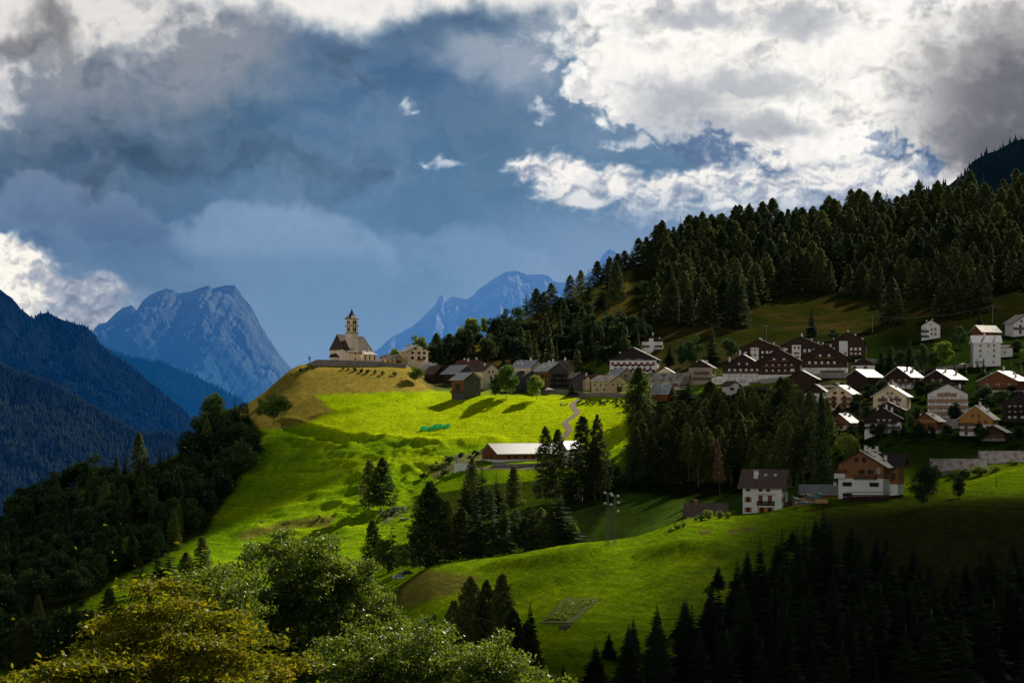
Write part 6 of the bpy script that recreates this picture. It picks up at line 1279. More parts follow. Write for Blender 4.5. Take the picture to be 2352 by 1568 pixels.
# ---- the church on its knoll
def church():
    Yc = 1074.0; s = Yc/FOC; x0 = (806-CX)*s; z0 = (HZ-834)*s
    e = empty('church', (x0, Yc, z0), math.radians(-45), 'cream village church with steep brown roof and slender bell tower on the knoll', 'church')
    L, W, He, Ha = 23.5, 11.5, 31*s, 66*s
    # nave: ridge along local y; local -y end faces front-left after the turn
    nv = MB().box(-W/2, W/2, -L/2+2, L/2-1, -3, He)
    ap = []                                                    # three sided apse at the near left end
    nv.prism([(-W/2, -3), (W/2, -3), (W/2, He), (-W/2, He)], -L/2+2, -L/2+2.01)
    b = len(nv.v); A = [(-W/2, -L/2+2), (-W*.26, -L/2-1), (W*.26, -L/2-1), (W/2, -L/2+2)]
    for k in range(3):
        (xa, ya), (xb, yb) = A[k], A[k+1]; nv.poly([(xa, ya, -3), (xb, yb, -3), (xb, yb, He), (xa, ya, He)])
    nave = nv.build('nave_wall', BM['church'], e)
    o = .55; ro = MB(); R1 = (0, -L/2+1.6, Ha); R2 = (0, L/2-2.2, Ha-1.0)
    P1 = (-W/2-o, -L/2+1.8, He-.5); P2 = (-W*.27-o*.4, -L/2-1-o, He-.5); P3 = (W*.27+o*.4, -L/2-1-o, He-.5); P4 = (W/2+o, -L/2+1.8, He-.5); P5 = (W/2+o, L/2-1+o, He-.7); P6 = (-W/2-o, L/2-1+o, He-.7)
    ro.poly([P1, P2, R1]); ro.poly([P2, P3, R1]); ro.poly([P3, P4, R1]); ro.poly([P4, P5, R2, R1]); ro.poly([P5, P6, R2]); ro.poly([P6, P1, R1, R2]); ro.poly([P1, P6, P5, P4, P3, P2])
    ro.build('nave_roof', RM['church'], e)
    co = MB(); co.box(-W/2-.35, W/2+.35, -L/2+2, L/2-.7, He-.9, He-.72); co.build('eaves_cornice', BM['cream'], e)
    # tower stands at the near flank
    T = 5.1; tx, ty = W/2-1.2, -3.2; tw = e2 = link('bell_tower', MB().box(-T/2, T/2, -T/2, T/2, -3, 68*s).box(-T/2+.22, T/2-.22, -T/2+.22, T/2-.22, 68*s, 101*s).mesh('bell_tower', BM['church']), e, (tx, ty, 0))
    for z, g in ((68*s, .22), (84.5*s, .32), (100.5*s, .35)): MB().box(-T/2-g, T/2+g, -T/2-g, T/2+g, z-.22, z+.2).build('belt_course', BM['stone'], tw)
    for face in range(4):
        a = face*math.pi/2
        for z, h in ((71.5*s, 2.6), (88*s, 2.2)):
            b = MB()
            for dx in (-.62, .62):
                b.box(dx-.46, dx+.46, -.06, .06, 0, h*.75); b.prism([(dx-.46, h*.75), (dx+.46, h*.75), (dx+.32, h*.93), (dx, h), (dx-.32, h*.93)], -.06, .06)
            ob = b.build('belfry_window', BM['glass'], tw, (math.sin(a)*(T/2-.20), -math.cos(a)*(T/2-.20), z)); ob.rotation_euler = (0, 0, a)
        g = MB().prism([(-T/2+.0, 101*s), (T/2-.0, 101*s), (0, 101*s+1.15)], 0, .3).build('tower_gable', BM['church'], tw, (math.sin(a)*(T/2-.22), -math.cos(a)*(T/2-.22), 0)); g.rotation_euler = (0, 0, a)
    ck = MB().lathe([(0, -.05), (1.0, -.05), (1.0, .05), (0, .05)], 18).build('clock', BM['cream'], tw, (T/2+.03, 0, 60*s)); ck.rotation_euler = (0, math.pi/2, 0)
    MB().box(-.04, .04, -.06, .06, 0, .85).box(-.04, .04, -.5, 0, -.05, .05).build('clock_hands', BM['glass'], ck, (0, 0, 0)).rotation_euler = (0, -math.pi/2, 0)
    # spire: flared pyramid over four gables
    sp = MB(); n = 4; prof = [(T/2*1.414+.55, 100.6*s), (T/2*1.414*.74, 105*s), (T/2*1.414*.46, 109.5*s), (T/2*1.414*.23, 115*s), (.10, 123*s)]
    b0 = len(sp.v)
    for r, z in prof:
        for i in range(n): a = math.pi/4+i*math.pi/2; sp.v.append((math.cos(a)*r, math.sin(a)*r, z))
    for j in range(len(prof)-1):
        for i in range(n): sp.f.append([b0+j*n+i, b0+j*n+(i+1) % n, b0+(j+1)*n+(i+1) % n, b0+(j+1)*n+i]); sp.m.append(0)
    spo = sp.build('spire', RM['dark'], tw)
    MB().lathe([(.02, 121.5*s), (.06, 123*s), (.20, 123.6*s), (.24, 124.2*s), (.18, 124.8*s), (.04, 125.3*s), (.04, 129*s)], 8).box(-.45, .45, -.05, .05, 126.9*s, 127.3*s).build('finial_cross', RM['pale'], spo)
    # sacristy between apse and tower, small porch, right annex
    MB().prism([(-3.4, -3), (3.4, -3), (3.4, 22*s), (-3.4, 31*s)], -3.8, 3.6).build('sacristy', BM['church'], e, (W/2+2.6, -L/2+4.2, 0))
    MB().prism([(-3.9, 33.5*s), (4.2, 22.0*s), (4.2, 22.0*s+.3), (-3.9, 34.6*s)], -4.3, 3.8).build('sacristy_roof', RM['church'], e, (W/2+2.6, -L/2+4.2, 0))
    MB().box(-1.9, 1.9, -1.6, 1.6, -3, 12*s).build('porch', BM['church'], e, (2.4, -L/2-2.2, 0))
    MB().prism([(-2.4, 12*s), (2.4, 12*s), (.6, 19.5*s), (-.6, 19.5*s)], -2.2, 1.6).build('porch_roof', RM['dark'], e, (2.4, -L/2-2.2, 0))
    MB().box(-3.2, 3.2, -5.2, 5.2, -3, 19.5*s).build('side_chapel', BM['church'], e, (W/2+2.4, L/2-7.5, 0))
    rr = MB(); a, c = 3.7, 5.7; z1, z2 = 19.5*s, 28*s
    rr.poly([(-a, -c, z1), (a, -c, z1), (0, -c+3, z2)]); rr.poly([(a, -c, z1), (a, c, z1), (0, c-3, z2), (0, -c+3, z2)]); rr.poly([(a, c, z1), (-a, c, z1), (0, c-3, z2)]); rr.poly([(-a, c, z1), (-a, -c, z1), (0, -c+3, z2), (0, c-3, z2)]); rr.poly([(-a, -c, z1), (-a, c, z1), (a, c, z1), (a, -c, z1)])
    rr.build('side_chapel_roof', RM['stone_pale'], e, (W/2+2.4, L/2-7.5, .02))
    chimney(e, W/2+2.4, L/2-5.5, 26*s, 1.3, .8, BM['white'])
    for y in (-3.4, 0, 3.4): MB().box(-.06, .06, -.35, .35, 0, 2.9).build('chapel_window', BM['glass'], e, (W/2+5.62, L/2-7.5+y, 1.5))
    ow = MB().box(-.06, .06, -.9, .9, 0, 2.2).build('apse_window', BM['glass'], e, (W*.13+.2, -L/2-1.02, 3.0)); ow.rotation_euler = (0, 0, math.pi/2)
    for zz in (1.6, 5.0): MB().box(-.05, .05, -.4, .4, 0, 1.2).build('sacristy_window', BM['glass'], e, (W/2+6.02, -L/2+5.0, zz*.9))
    MB().tube((0, 0, -.5), (0, 0, 2.6), .06, .04, 6).box(-.4, .4, -.04, .04, 1.6, 1.72).build('ridge_cross', RM['pale'], e, (0, L/2-2.6, Ha-1.0))
church()
# rectory
house('cream rectory with grey roof and small dark windows beside the church', 950, 838, 50, 50, 32, 46, 24, 'cream', 'pale', name='rectory', cat='house', Yfix=1088, group=G1, fw=[(35, [-.12, .28], 4, 3.6, 'plain'), (25, [-.28, .04, .3], 5, 5, 'plain'), (13, [-.28, .04, .3], 5, 6, 'plain')], bal=[(11, -.06, .2)], ch=[(-.1, .1, 1.4), (-.3, -.1, .9)])
house('low rectory wing with pale roof right of the church', 896, 838, 26, 44, 14, 23, 58, 'cream', 'stone_pale', name='rectory_wing', cat='house', Yfix=1078, group=G1, fw=[(4, [-.2, .2], 4.5, 6, 'shut')], sw=[(4, [.3, -.05, -.35], 4.5, 7, 'shut')], oe=.8, og=.6)
def churchyard_wall():
    pts = [(694, 1052, 845, 868), (728, 1044, 826.5, 866), (800, 1042, 828, 868), (870, 1044, 830, 874), (932, 1052, 836.5, 886)]
    top = MB(); V = [];  b = MB(); cap = MB()
    for k in range(len(pts)-1):
        n = 8
        for i in range(n):
            q = []
            for t in (i/n, (i+1)/n):
                px, Y, ty, by = [pts[k][j]*(1-t)+pts[k+1][j]*t for j in range(4)]
                if k == 0: ty = 841-14.0*t*0+(826.5-841)*t
                x = (px-CX)*Y/FOC; q.append((x, Y, (HZ-by)*Y/FOC, (HZ-ty)*Y/FOC))
            (xa, ya, za, ta), (xb, yb, zb, tb) = q; w = .6
            o = len(b.v); b.v += [(xa, ya, za), (xb, yb, zb), (xb, yb, tb), (xa, ya, ta), (xa, ya+w, za), (xb, yb+w, zb), (xb, yb+w, tb), (xa, ya+w, ta)]
            for f in ((0,1,2,3), (5,4,7,6), (3,2,6,7)): b.f.append([o+j for j in f]); b.m.append(0)
            o = len(cap.v); g = .14; cap.v += [(xa, ya-g, ta+.03), (xb, yb-g, tb+.03), (xb, yb-g, tb+.28), (xa, ya-g, ta+.28), (xa, ya+w+g, ta+.03), (xb, yb+w+g, tb+.03), (xb, yb+w+g, tb+.28), (xa, ya+w+g, ta+.28)]
            for f in ((0,1,2,3), (5,4,7,6), (3,2,6,7), (0,4,5,1)): cap.f.append([o+j for j in f]); cap.m.append(0)
    o = b.build('cemetery_wall', BM['stone']); tag(o, 'long grey stone wall round the church knoll', 'wall')
    cap.build('coping', BM['concrete'], o)
    # end return at the right
    x, Y, z = (932-CX)*1052/FOC, 1052, (HZ-886)*1052/FOC
    MB().box(-.3, .3, 0, 22, 0, (886-838)*1052/FOC).build('wall_return', BM['stone'], o, (x, Y+.3, z))
churchyard_wall()
def post_shrine():
    x, Y = (711-CX)*1056/FOC, 1056; z = (HZ-838)*1056/FOC
    e = empty('wayside_shrine', (x, Y, z), 0, 'small roofed wooden shrine on a post at the left end of the cemetery wall', 'shrine')
    MB().box(-.16, .16, -.16, .16, -1.5, 4.2).build('post', BM['timber'], e)
    MB().box(-.45, .45, -.3, .3, 3.1, 4.2).build('niche', BM['black_timber'], e)
    MB().prism([(-1.0, 4.0), (0, 5.0), (0, 5.15), (-1.05, 4.12)], -.7, .7).prism([(0, 5.0), (1.0, 4.0), (1.05, 4.12), (0, 5.15)], -.7, .7).build('roof', BM['black_timber'], e)
post_shrine()
# ---- roads, path, walls and the small things
def ribbon(name, label, pts, w, mat, ymin, lift=.12, kind='structure', n=14):
    """draped strip through survey points on the ground"""
    W = [hit(px, py, ymin) for px, py in pts]; C = []
    for k in range(len(W)-1):
        p0 = W[max(0, k-1)]; p1 = W[k]; p2 = W[k+1]; p3 = W[min(len(W)-1, k+2)]
        for i in range(n):
            t = i/n; C.append([.5*((2*p1[j])+(-p0[j]+p2[j])*t+(2*p0[j]-5*p1[j]+4*p2[j]-p3[j])*t*t+(-p0[j]+3*p1[j]-3*p2[j]+p3[j])*t**3) for j in (0, 1)])
    C = np.array(C); T = np.gradient(C, axis=0); T /= np.linalg.norm(T, axis=1, keepdims=True)+1e-9; N = np.stack([-T[:, 1], T[:, 0]], 1)
    rows = 5; V = []
    for j in range(rows):
        o = (j/(rows-1)-.5)*w; Q = C+N*o*(1+.15*np.sin(np.arange(len(C))*.9+j)[:, None]); V.append(np.stack([Q[:, 0], Q[:, 1], gz(Q[:, 0], Q[:, 1])+lift], 1))
    V = np.stack(V, 1).reshape(-1, 3)
    me = mesh_grid(name, V, len(C), rows); me.materials.append(mat)
    return tag(link(name, me), label, kind=kind)
M_GRAVEL = mat_simple('pale_gravel', (.34, .26, .20), .3, .6, .95, .15, .5, 4, dirt=((.16, .13, .08), .35, .7))
M_ASPH = mat_simple('worn_asphalt', (.10, .10, .10), .25, .4, .9, .2, .3, 6)
ribbon('path', 'winding gravel path from village down to the cowshed', [(1352,908),(1332,918),(1316,928),(1318,938),(1326,948),(1312,960),(1298,970),(1303,980),(1306,990),(1298,1002),(1286,1012),(1284,1022)], 3.0, M_GRAVEL, 700)
ribbon('road', 'village street below the brown chalets', [(1640,905),(1760,893),(1900,888),(1990,884),(2060,872),(2140,848),(2260,842)], 4.5, M_ASPH, 700)
ribbon('road', 'narrow lane under the cowshed', [(1060,1078),(1120,1076),(1200,1078),(1300,1072),(1400,1062)], 3, M_GRAVEL, 700)
def wall_along(name, label, pts, h, mat, ymin, w=.5, cat='wall', cap=True, dz=0):
    b = MB(); c = MB(); Q = [hit(px, py, ymin) for px, py in pts]
    for k in range(len(Q)-1):
        (xa, ya, za), (xb, yb, zb) = Q[k], Q[k+1]; d = .0
        o = len(b.v); b.v += [(xa, ya, za-3), (xb, yb, zb-3), (xb, yb, zb+h), (xa, ya, za+h), (xa, ya+w, za-3), (xb, yb+w, zb-3), (xb, yb+w, zb+h), (xa, ya+w, za+h)]
        for f in ((0,1,2,3), (5,4,7,6), (3,2,6,7), (0,3,7,4), (1,5,6,2)): b.f.append([o+j for j in f]); b.m.append(0)
        o = len(c.v); g = .1; c.v += [(xa, ya-g, za+h+.02), (xb, yb-g, zb+h+.02), (xb, yb-g, zb+h+.2), (xa, ya-g, za+h+.2), (xa, ya+w+g, za+h+.02), (xb, yb+w+g, zb+h+.02), (xb, yb+w+g, zb+h+.2), (xa, ya+w+g, za+h+.2)]
        for f in ((0,1,2,3), (5,4,7,6), (3,2,6,7)): c.f.append([o+j for j in f]); c.m.append(0)
    o = b.build(name, mat); tag(o, label, cat)
    if cap: c.build('coping', BM['concrete'], o)
    return o
wall_along('retaining_wall', 'grey road wall under the long ochre farmhouse', [(1345,911),(1375,911),(1410,912),(1445,914)], 1.9, BM['stone'], 800)
wall_along('retaining_wall', 'stepped stone wall in front of the grey barn', [(1252,903),(1290,904),(1322,908),(1345,911)], 2.0, BM['stone'], 800)
wall_along('retaining_wall', 'pale garage wall under the right brown chalet', [(1965,838),(1990,836),(2030,838)], 2.4, BM['concrete'], 700)
wall_along('retaining_wall', 'pale road wall under the very dark chalets', [(1740,882),(1850,870),(1900,868),(1952,868)], 2.0, BM['concrete'], 700)
wall_along('retaining_wall', 'stone wall left of the tower-like house', [(2150,852),(2200,846),(2236,842)], 1.4, BM['stone'], 700)
wall_along('retaining_wall', 'stone wall below the cowshed', [(1130,1072),(1190,1073),(1260,1070),(1330,1066)], 1.3, BM['stone'], 700)
wall_along('retaining_wall', 'grey basement wall under the four storey block', [(2150,985),(2200,984),(2240,980)], 3.2, BM['concrete'], 600)
# concrete hut below the meadow
def hut():
    x, Y, z = hit(1062, 1082, 700); s = Y/FOC
    e = empty('concrete_hut', (x, Y, z), math.radians(-6), 'white flat roofed concrete hut with a post on the scrubby bank', 'hut')
    W = 39*s; H = 17*s
    MB().box(-W/2, W/2, 0, 4, -2, H).build('wall', BM['white'], e)
    MB().box(-W/2-.15, W/2+.15, -.15, 4.15, H, H+.22).build('roof', BM['concrete'], e)
    MB().box(-.5, .5, .5, 1.5, H+.2, H+3.4).box(-.65, .65, .35, 1.65, H+3.4, H+3.7).build('vent_shaft', BM['concrete'], e, (-W*.34, 0, 0))
    for k in range(3): MB().box(-.02, .02, -.02, .02, .3, H-.2).build('joint', BM['stone'], e, (-W/4+k*W/4, 0, 0))
hut()
# green netting lying on the meadow
def net():
    x, Y, z = hit(1000, 984, 700); s = Y/FOC
    m, ns, ls = _mat('green_netting'); out = ns.new('ShaderNodeOutputMaterial'); d = ns.new('ShaderNodeBsdfDiffuse'); t = ns.new('ShaderNodeBsdfTranslucent'); tr = ns.new('ShaderNodeBsdfTransparent')
    n = tnoise(ns, ls, 1.6, 6, .75); r = ramp(ns, ls, n.outputs[0], [(.35, (.01, .45, .20)), (.7, (.04, .90, .45))]); ls.new(r.outputs[0], d.inputs[0]); ls.new(r.outputs[0], t.inputs[0])
    a = ns.new('ShaderNodeMixShader'); a.inputs[0].default_value = .6; ls.new(d.outputs[0], a.inputs[1]); ls.new(t.outputs[0], a.inputs[2])
    b = ns.new('ShaderNodeMixShader'); b.inputs[0].default_value = .22; ls.new(a.outputs[0], b.inputs[1]); ls.new(tr.outputs[0], b.inputs[2]); ls.new(b.outputs[0], out.inputs[0])
    nx, ny = 70, 12; V = []
    for i in range(nx):
        for j in range(ny):
            u = i/(nx-1); v = j/(ny-1); xx = (u-.5)*68*s; yy = (v-.5)*3.2
            h = (.75+.9*float(fbm(np.array(u*22.0), np.array(v*2.5), 4, 61))+.22*math.sin(u*14))*math.sin(math.pi*min(1, max(0, v)))**.5*(1 if .02 < u < .98 else .3)
            gx, gy = x+xx+.3*math.sin(v*9+u*30), Y+yy+float(fbm(np.array(u*6.0), np.array(3.0), 3, 62))*2
            V.append((gx, gy, float(gz(gx, gy))+.1+max(0, h)*1.7))
    me = mesh_grid('netting', np.array(V), nx, ny); me.materials.append(m); tag(link('netting', me), 'bright green plastic netting heaped along the meadow', 'netting')
net()
def tent(px, py, w, label, ymin):
    x, Y, z = hit(px, py, ymin); s = Y/FOC; w = w*s/2
    e = empty('garden_gazebo', (x, Y, z), .3, label, 'gazebo'); h = w*1.1
    for a in (-1, 1):
        for b in (-1, 1): MB().tube((a*w, b*w, -.5), (a*w, b*w, h), .06, .06, 6).build('leg', BM['whiteframe'], e)
    r = MB(); r.poly([(-w*1.1, -w*1.1, h), (w*1.1, -w*1.1, h), (0, 0, h+w*.6)]).poly([(w*1.1, -w*1.1, h), (w*1.1, w*1.1, h), (0, 0, h+w*.6)]).poly([(w*1.1, w*1.1, h), (-w*1.1, w*1.1, h), (0, 0, h+w*.6)]).poly([(-w*1.1, w*1.1, h), (-w*1.1, -w*1.1, h), (0, 0, h+w*.6)])
    r.build('canopy', BM['white'], e)
tent(1260, 905, 18, 'white garden gazebo below the big timber farmhouse', 800)
tent(2212, 845, 14, 'white garden gazebo left of the tower-like house', 700)
# floodlight masts
M_STEEL = mat_simple('galvanised_steel', (.13, .135, .14), .2, 2, .5, .5, metal=.4)
def mast(px, base, top, label, lamps):
    x, Y, z = hit(px, base, 440); s = Y/FOC; h = (HZ-top)*s-z
    e = empty('floodlight_mast', (x, Y, z), .4, label, 'floodlight mast', 'floodlight masts on the spur crest')
    w0, w1 = .55, .26; b = MB(); n = 16
    for k in range(4):
        a = math.pi/4+k*math.pi/2; b.tube((math.cos(a)*w0, math.sin(a)*w0, -1), (math.cos(a)*w1, math.sin(a)*w1, h), .04, .035, 5)
    for i in range(n):
        z0, z1 = h*i/n, h*(i+1)/n; r0 = w0+(w1-w0)*i/n; r1 = w0+(w1-w0)*(i+1)/n
        for k in range(4):
            a, c = math.pi/4+k*math.pi/2, math.pi/4+(k+1)*math.pi/2
            b.tube((math.cos(a)*r0, math.sin(a)*r0, z0), (math.cos(c)*r1, math.sin(c)*r1, z1), .03, .03, 4); b.tube((math.cos(a)*r0, math.sin(a)*r0, z0), (math.cos(c)*r0, math.sin(c)*r0, z0), .03, .03, 4)
    b.build('lattice', M_STEEL, e)
    for (dx, dz, L) in lamps:
        a = MB().tube((0, 0, 0), (dx, 0, .1), .05, .05, 5).build('lamp_arm', M_STEEL, e, (0, 0, h-dz))
        MB().box(dx-.28, dx+.28, -.35, .15, -.02, .5).build('floodlight', BM['whiteframe'], a)
mast(1396, 1252, 1130, 'left lattice mast with floodlights on the crest of the near spur', [(-.9, .3, 1), (.9, .6, 1), (-.8, 3.0, 1), (.9, 3.4, 1)])
mast(1412, 1250, 1136, 'right lattice mast with floodlights on the crest of the near spur', [(-.8, .3, 1), (.9, .5, 1), (1.0, 2.2, 1), (.9, 4.4, 1)])
def pole(px, base, top, label, ymin, r=.12, name='utility_pole', cat='pole', mat=None, arm=True):
    x, Y, z = hit(px, base, ymin); h = (HZ-top)*Y/FOC-z
    e = empty(name, (x, Y, z), 0, label, cat); MB().tube((0, 0, -1), (0, 0, h), r, r*.7, 7).build('post', mat or BM['timber'], e)
    if arm: MB().box(-1.1, 1.1, -.06, .06, h-.7, h-.55).build('crossarm', mat or BM['timber'], e)
    return (x, Y, z+h-.5)
M_PALEPOLE = mat_simple('pale_pole', (.34, .33, .31), .2, 2, .8, .2)
t1 = pole(1760, 800, 746, 'thin power pole on the pasture above the left brown chalet', 1000, .12, mat=M_PALEPOLE)
t2 = pole(2004, 764, 724, 'thin power pole on the pasture above the right brown chalet', 1000, .12, mat=M_PALEPOLE)
t3 = pole(2280, 742, 700, 'thin power pole by the hill forest at the right', 1000, .12, mat=M_PALEPOLE)
t0 = pole(1560, 745, 688, 'power pole at the lower left corner of the hill forest', 1000, .12, mat=M_PALEPOLE)
pole(1338, 1150, 1118, 'short white post behind the tall trees in the valley', 600, .14, 'marker_post', 'post', BM['white'], False)
pole(2288, 1120, 1090, 'short stake on the bright knoll at the right', 480, .10, 'stake', 'stake', BM['timber'], False)
def cable(p, q, sag, label):
    b = MB(); n = 22; P0 = np.array(p); Q0 = np.array(q); prev = None
    for i in range(n+1):
        t = i/n; c = P0*(1-t)+Q0*t-np.array([0, 0, 4*sag*t*(1-t)])
        if prev is not None: b.tube(prev, c, .035, .035, 4)
        prev = c
    tag(b.build('power_cable', M_PALEPOLE), label, 'cable', 'power cables across the pasture')
cable(t0, t1, 9, 'power cable sagging from the forest corner to the left pole'); cable(t1, t2, 3, 'power cable between the two poles above the chalets'); cable(t2, t3, 3, 'power cable from the right chalet pole towards the forest')
# vehicles by the clump
def car(px, base, yaw, col, label, L=4.4, ymin=440):
    x, Y, z = hit(px, base, ymin); e = empty('parked_car', (x, Y, z), math.radians(yaw), label, 'car')
    m = mat_simple('car_paint', col, .05, 1, .25, .6); b = MB(); w = .88; h = L/4.4
    prof = [(-L/2, .35), (L/2, .35), (L/2+.02, .75), (L*.30, .92), (L*.12, 1.42), (-L*.30, 1.45), (-L*.47, .98), (-L/2-.02, .85)]
    b.prism(prof, -w, w); b.build('body', m, e)
    g = MB().prism([(L*.27, .93), (L*.13, 1.36), (-L*.28, 1.38), (-L*.43, 1.0)], -w-.02, w+.02); g.build('window_band', BM['glass'], e)
    for sx in (-.31, .31):
        for sy in (-1, 1):
            o = MB().lathe([(0, -.11), (.30, -.11), (.33, -.06), (.33, .06), (.30, .11), (0, .11)], 16).build('wheel', BM['glass'], e, (sx*L, sy*w, .33)); o.rotation_euler = (math.pi/2, 0, 0)
            MB().lathe([(0, -.12), (.18, -.12), (.18, .12), (0, .12)], 12).build('rim', M_STEEL, o)
    for sy in (-1, 1): MB().box(L/2-.04, L/2+.04, sy*.62-.16, sy*.62+.16, .6, .76).build('headlight', BM['whiteframe'], e)
car(918, 1330, 12, (.55, .58, .62), 'silver car parked under the scrubby trees at the spur tip')
car(938, 1321, 12, (.02, .02, .025), 'black car parked behind the silver one')
car(2128, 1135, 8, (.6, .6, .62), 'white car half hidden beside the large oval tree')
car(2310, 1003, 20, (.03, .03, .035), 'dark car parked right of the orange chalet', 4.2, 600)
for q in [(1700,893,70,(.5,.5,.52),'silver car on the street under the largest white chalet'),(1772,893,80,(.25,.03,.03),'red car on the street below the broad dark chalet'),(1925,884,75,(.6,.6,.6),'white car on the street beside the windowless barn'),(1318,912,30,(.05,.07,.12),'dark blue car by the head of the path'),(2120,1000,40,(.5,.5,.5),'silver car beside the small orange brown chalet')]:
    car(q[0], q[1], q[2], q[3], q[4], 4.3, 600)
# garden plot on the spur
def rect_on(pts, ymin, n=26, m=18, lift=.0):
    Q = [hit(px, py, ymin) for px, py in pts]; V = []
    for i in range(n):
        for j in range(m):
            u, v = i/(n-1), j/(m-1); p = [(Q[0][k]*(1-u)+Q[1][k]*u)*(1-v)+(Q[3][k]*(1-u)+Q[2][k]*u)*v for k in (0, 1)]; V.append((p[0], p[1], float(gz(p[0], p[1]))+lift))
    return np.array(V), n, m
def garden():
    V, n, m = rect_on([(1238,1432),(1305,1434),(1378,1377),(1300,1373)], 300, lift=.10)
    me = mesh_grid('garden_plot', V, n, m); me.materials.append(mat_simple('dug_soil', (.12, .15, .025), .4, .8, .95, .1, .6, 3)); tag(link('garden_plot', me), 'fenced rectangular potato plot on the spur meadow', kind='structure')
    V, n, m = rect_on([(1252,1426),(1303,1427),(1362,1383),(1306,1380)], 300, 60, 26, .12); rs = np.random.RandomState(3)
    C = V[rs.randint(0, len(V), 3600)]+rs.uniform(-.25, .25, (3600, 3))*np.array([1, 1, 0]); C[:, 2] += rs.uniform(0, .5, 3600)
    VV, F = tufts(C, .42, rs, .3, 0, 1, .7); tag(link('crop_foliage', mesh_faces('crop_foliage', VV, F, LM['leaf'])), 'low leafy crop growing inside the garden plot', kind='stuff')
    return
    P4 = [hit(*p, 300) for p in [(1236,1434),(1308,1437),(1384,1376),(1298,1370)]]; k2 = 0
    e = empty('garden_fence', (P4[0][0], P4[0][1], P4[0][2]), 0, 'thin wooden fence round the garden plot on the spur', 'fence'); b = MB(); c0 = np.array(P4[0])
    for a in range(4):
        A, B = np.array(P4[a]), np.array(P4[(a+1) % 4]); n = 9
        for k in range(n):
            p = A+(B-A)*k/n; q = A+(B-A)*(k+1)/n; pz, qz = gz(p[0], p[1]), gz(q[0], q[1])
            MB().tube((p[0]-c0[0], p[1]-c0[1], pz-c0[2]-.2), (p[0]-c0[0], p[1]-c0[1], pz-c0[2]+1.1), .06, .05, 5).build('post', BM['timber'], e)
            b.tube((p[0]-c0[0], p[1]-c0[1], pz-c0[2]+.9), (q[0]-c0[0], q[1]-c0[1], qz-c0[2]+.9), .035, .035, 4)
    b.build('rail', BM['timber'], e)
garden()
# timber yard between the two houses
M_TARP = mat_simple('teal_tarpaulin', (.03, .17, .16), .4, .7, .55, .4, .8, 2, dirt=((.30, .34, .33), .8, .8))
M_CUT = mat_simple('sawn_planks', (.42, .26, .12), .2, 1.5, .8, .2, .4, 6, stretch=(.3, 4, 4))
def pile(px, base, w, h, label, seed, ymin=440, tarp=True):
    x, Y, z = hit(px, base, ymin); s = Y/FOC; L = w*s; H = h*s; rs = np.random.RandomState(seed)
    e = empty('plank_stack', (x, Y+1, z), math.radians(4), label, 'timber stack', 'timber stacks between the two houses'); b = MB(); k = 0; zz = -.5
    while zz < H*.8:
        for j in range(4): y0 = j*.55-1.1; b.box(-L/2+rs.uniform(0, .8), L/2-rs.uniform(0, .8), y0, y0+.5, zz, zz+.12)
        zz += .2
    b.build('planks', M_CUT, e)
    if tarp:
        nx, ny = 26, 12; V = []
        for i in range(nx):
            for j in range(ny):
                u, v = i/(nx-1), j/(ny-1); a = (v-.5)*2; f = 1-abs(a)**3
                V.append(((u-.5)*L*1.06, a*1.5*(1+.05*rs.randn()), H*(.45+.6*f)*(.8+.2*math.sin(u*7+seed))+rs.uniform(-.1, .1)))
        me = mesh_grid('tarpaulin', np.array(V), nx, ny); me.materials.append(M_TARP); link('tarpaulin', me, e)
pile(1842, 1155, 40, 13, 'long plank stack under a teal tarpaulin beside the white house', 1)
pile(1868, 1150, 30, 18, 'taller plank stack under a dark teal tarpaulin', 2)
pile(1850, 1160, 44, 9, 'lowest plank stack, in front of the tarpaulined ones', 5)
def trestle():
    x, Y, z = hit(1887, 1168, 440); s = Y/FOC
    e = empty('trestle_platform', (x, Y, z), 0, 'sawn planks laid on crossed trestle legs below the timber yard', 'trestle'); W = 30*s
    MB().box(-W/2, W/2, 0, 2, 12*s, 19*s).build('planks', M_CUT, e)
    for k in range(3):
        cx = -W*.32+k*W*.32
        for sg in (-1, 1): MB().tube((cx-sg*.6, .3, -.6), (cx+sg*.6, .3, 12*s), .07, .07, 5).build('leg', BM['timber'], e)
trestle()
def firewood():
    x, Y, z = hit(1994, 1150, 440); s = Y/FOC; e = empty('firewood_stack', (x, Y-1.5, z), math.radians(-8), 'long dark firewood stack in front of the wooden chalet', 'firewood stack'); L = 100*s; b = MB(); rs = np.random.RandomState(4)
    n = int(L/.34)
    for i in range(n):
        for j in range(int(20*s/.3)): b.tube((-L/2+i*.34+rs.uniform(-.05, .05), rs.uniform(-.1, 0), -.3+j*.3), (-L/2+i*.34, 1.0, -.3+j*.3), .15, .15, 6)
    b.build('logs', BM['timber'], e); MB().box(-L/2-.1, L/2+.1, -.2, 1.2, 20*s+.0, 20*s+.1).build('cover', BM['grey_timber'], e)
firewood()
x, Y, z = hit(2052, 1120, 440); tk = empty('water_tank', (x, Y-1, z-2.2), 0, 'teal plastic tank standing at the corner of the wooden chalet', 'tank')
MB().lathe([(0, -1), (.98, -1), (1.0, 0), (1.0, 2.6), (.7, 2.9), (.2, 3.0), (0, 3.0)], 16).build('body', mat_simple('teal_plastic', (.02, .20, .18), .15, 1, .5, .4), tk)
MB().lathe([(0, 3.0), (.25, 3.0), (.25, 3.15), (0, 3.15)], 12).build('lid', BM['black_timber'], tk)
wall_along('board_fence', 'low wooden fence along the chalet terrace', [(1935,1150),(1990,1148),(2045,1146),(2075,1143)], .9, BM['timber'], 440, .1, 'fence', False)
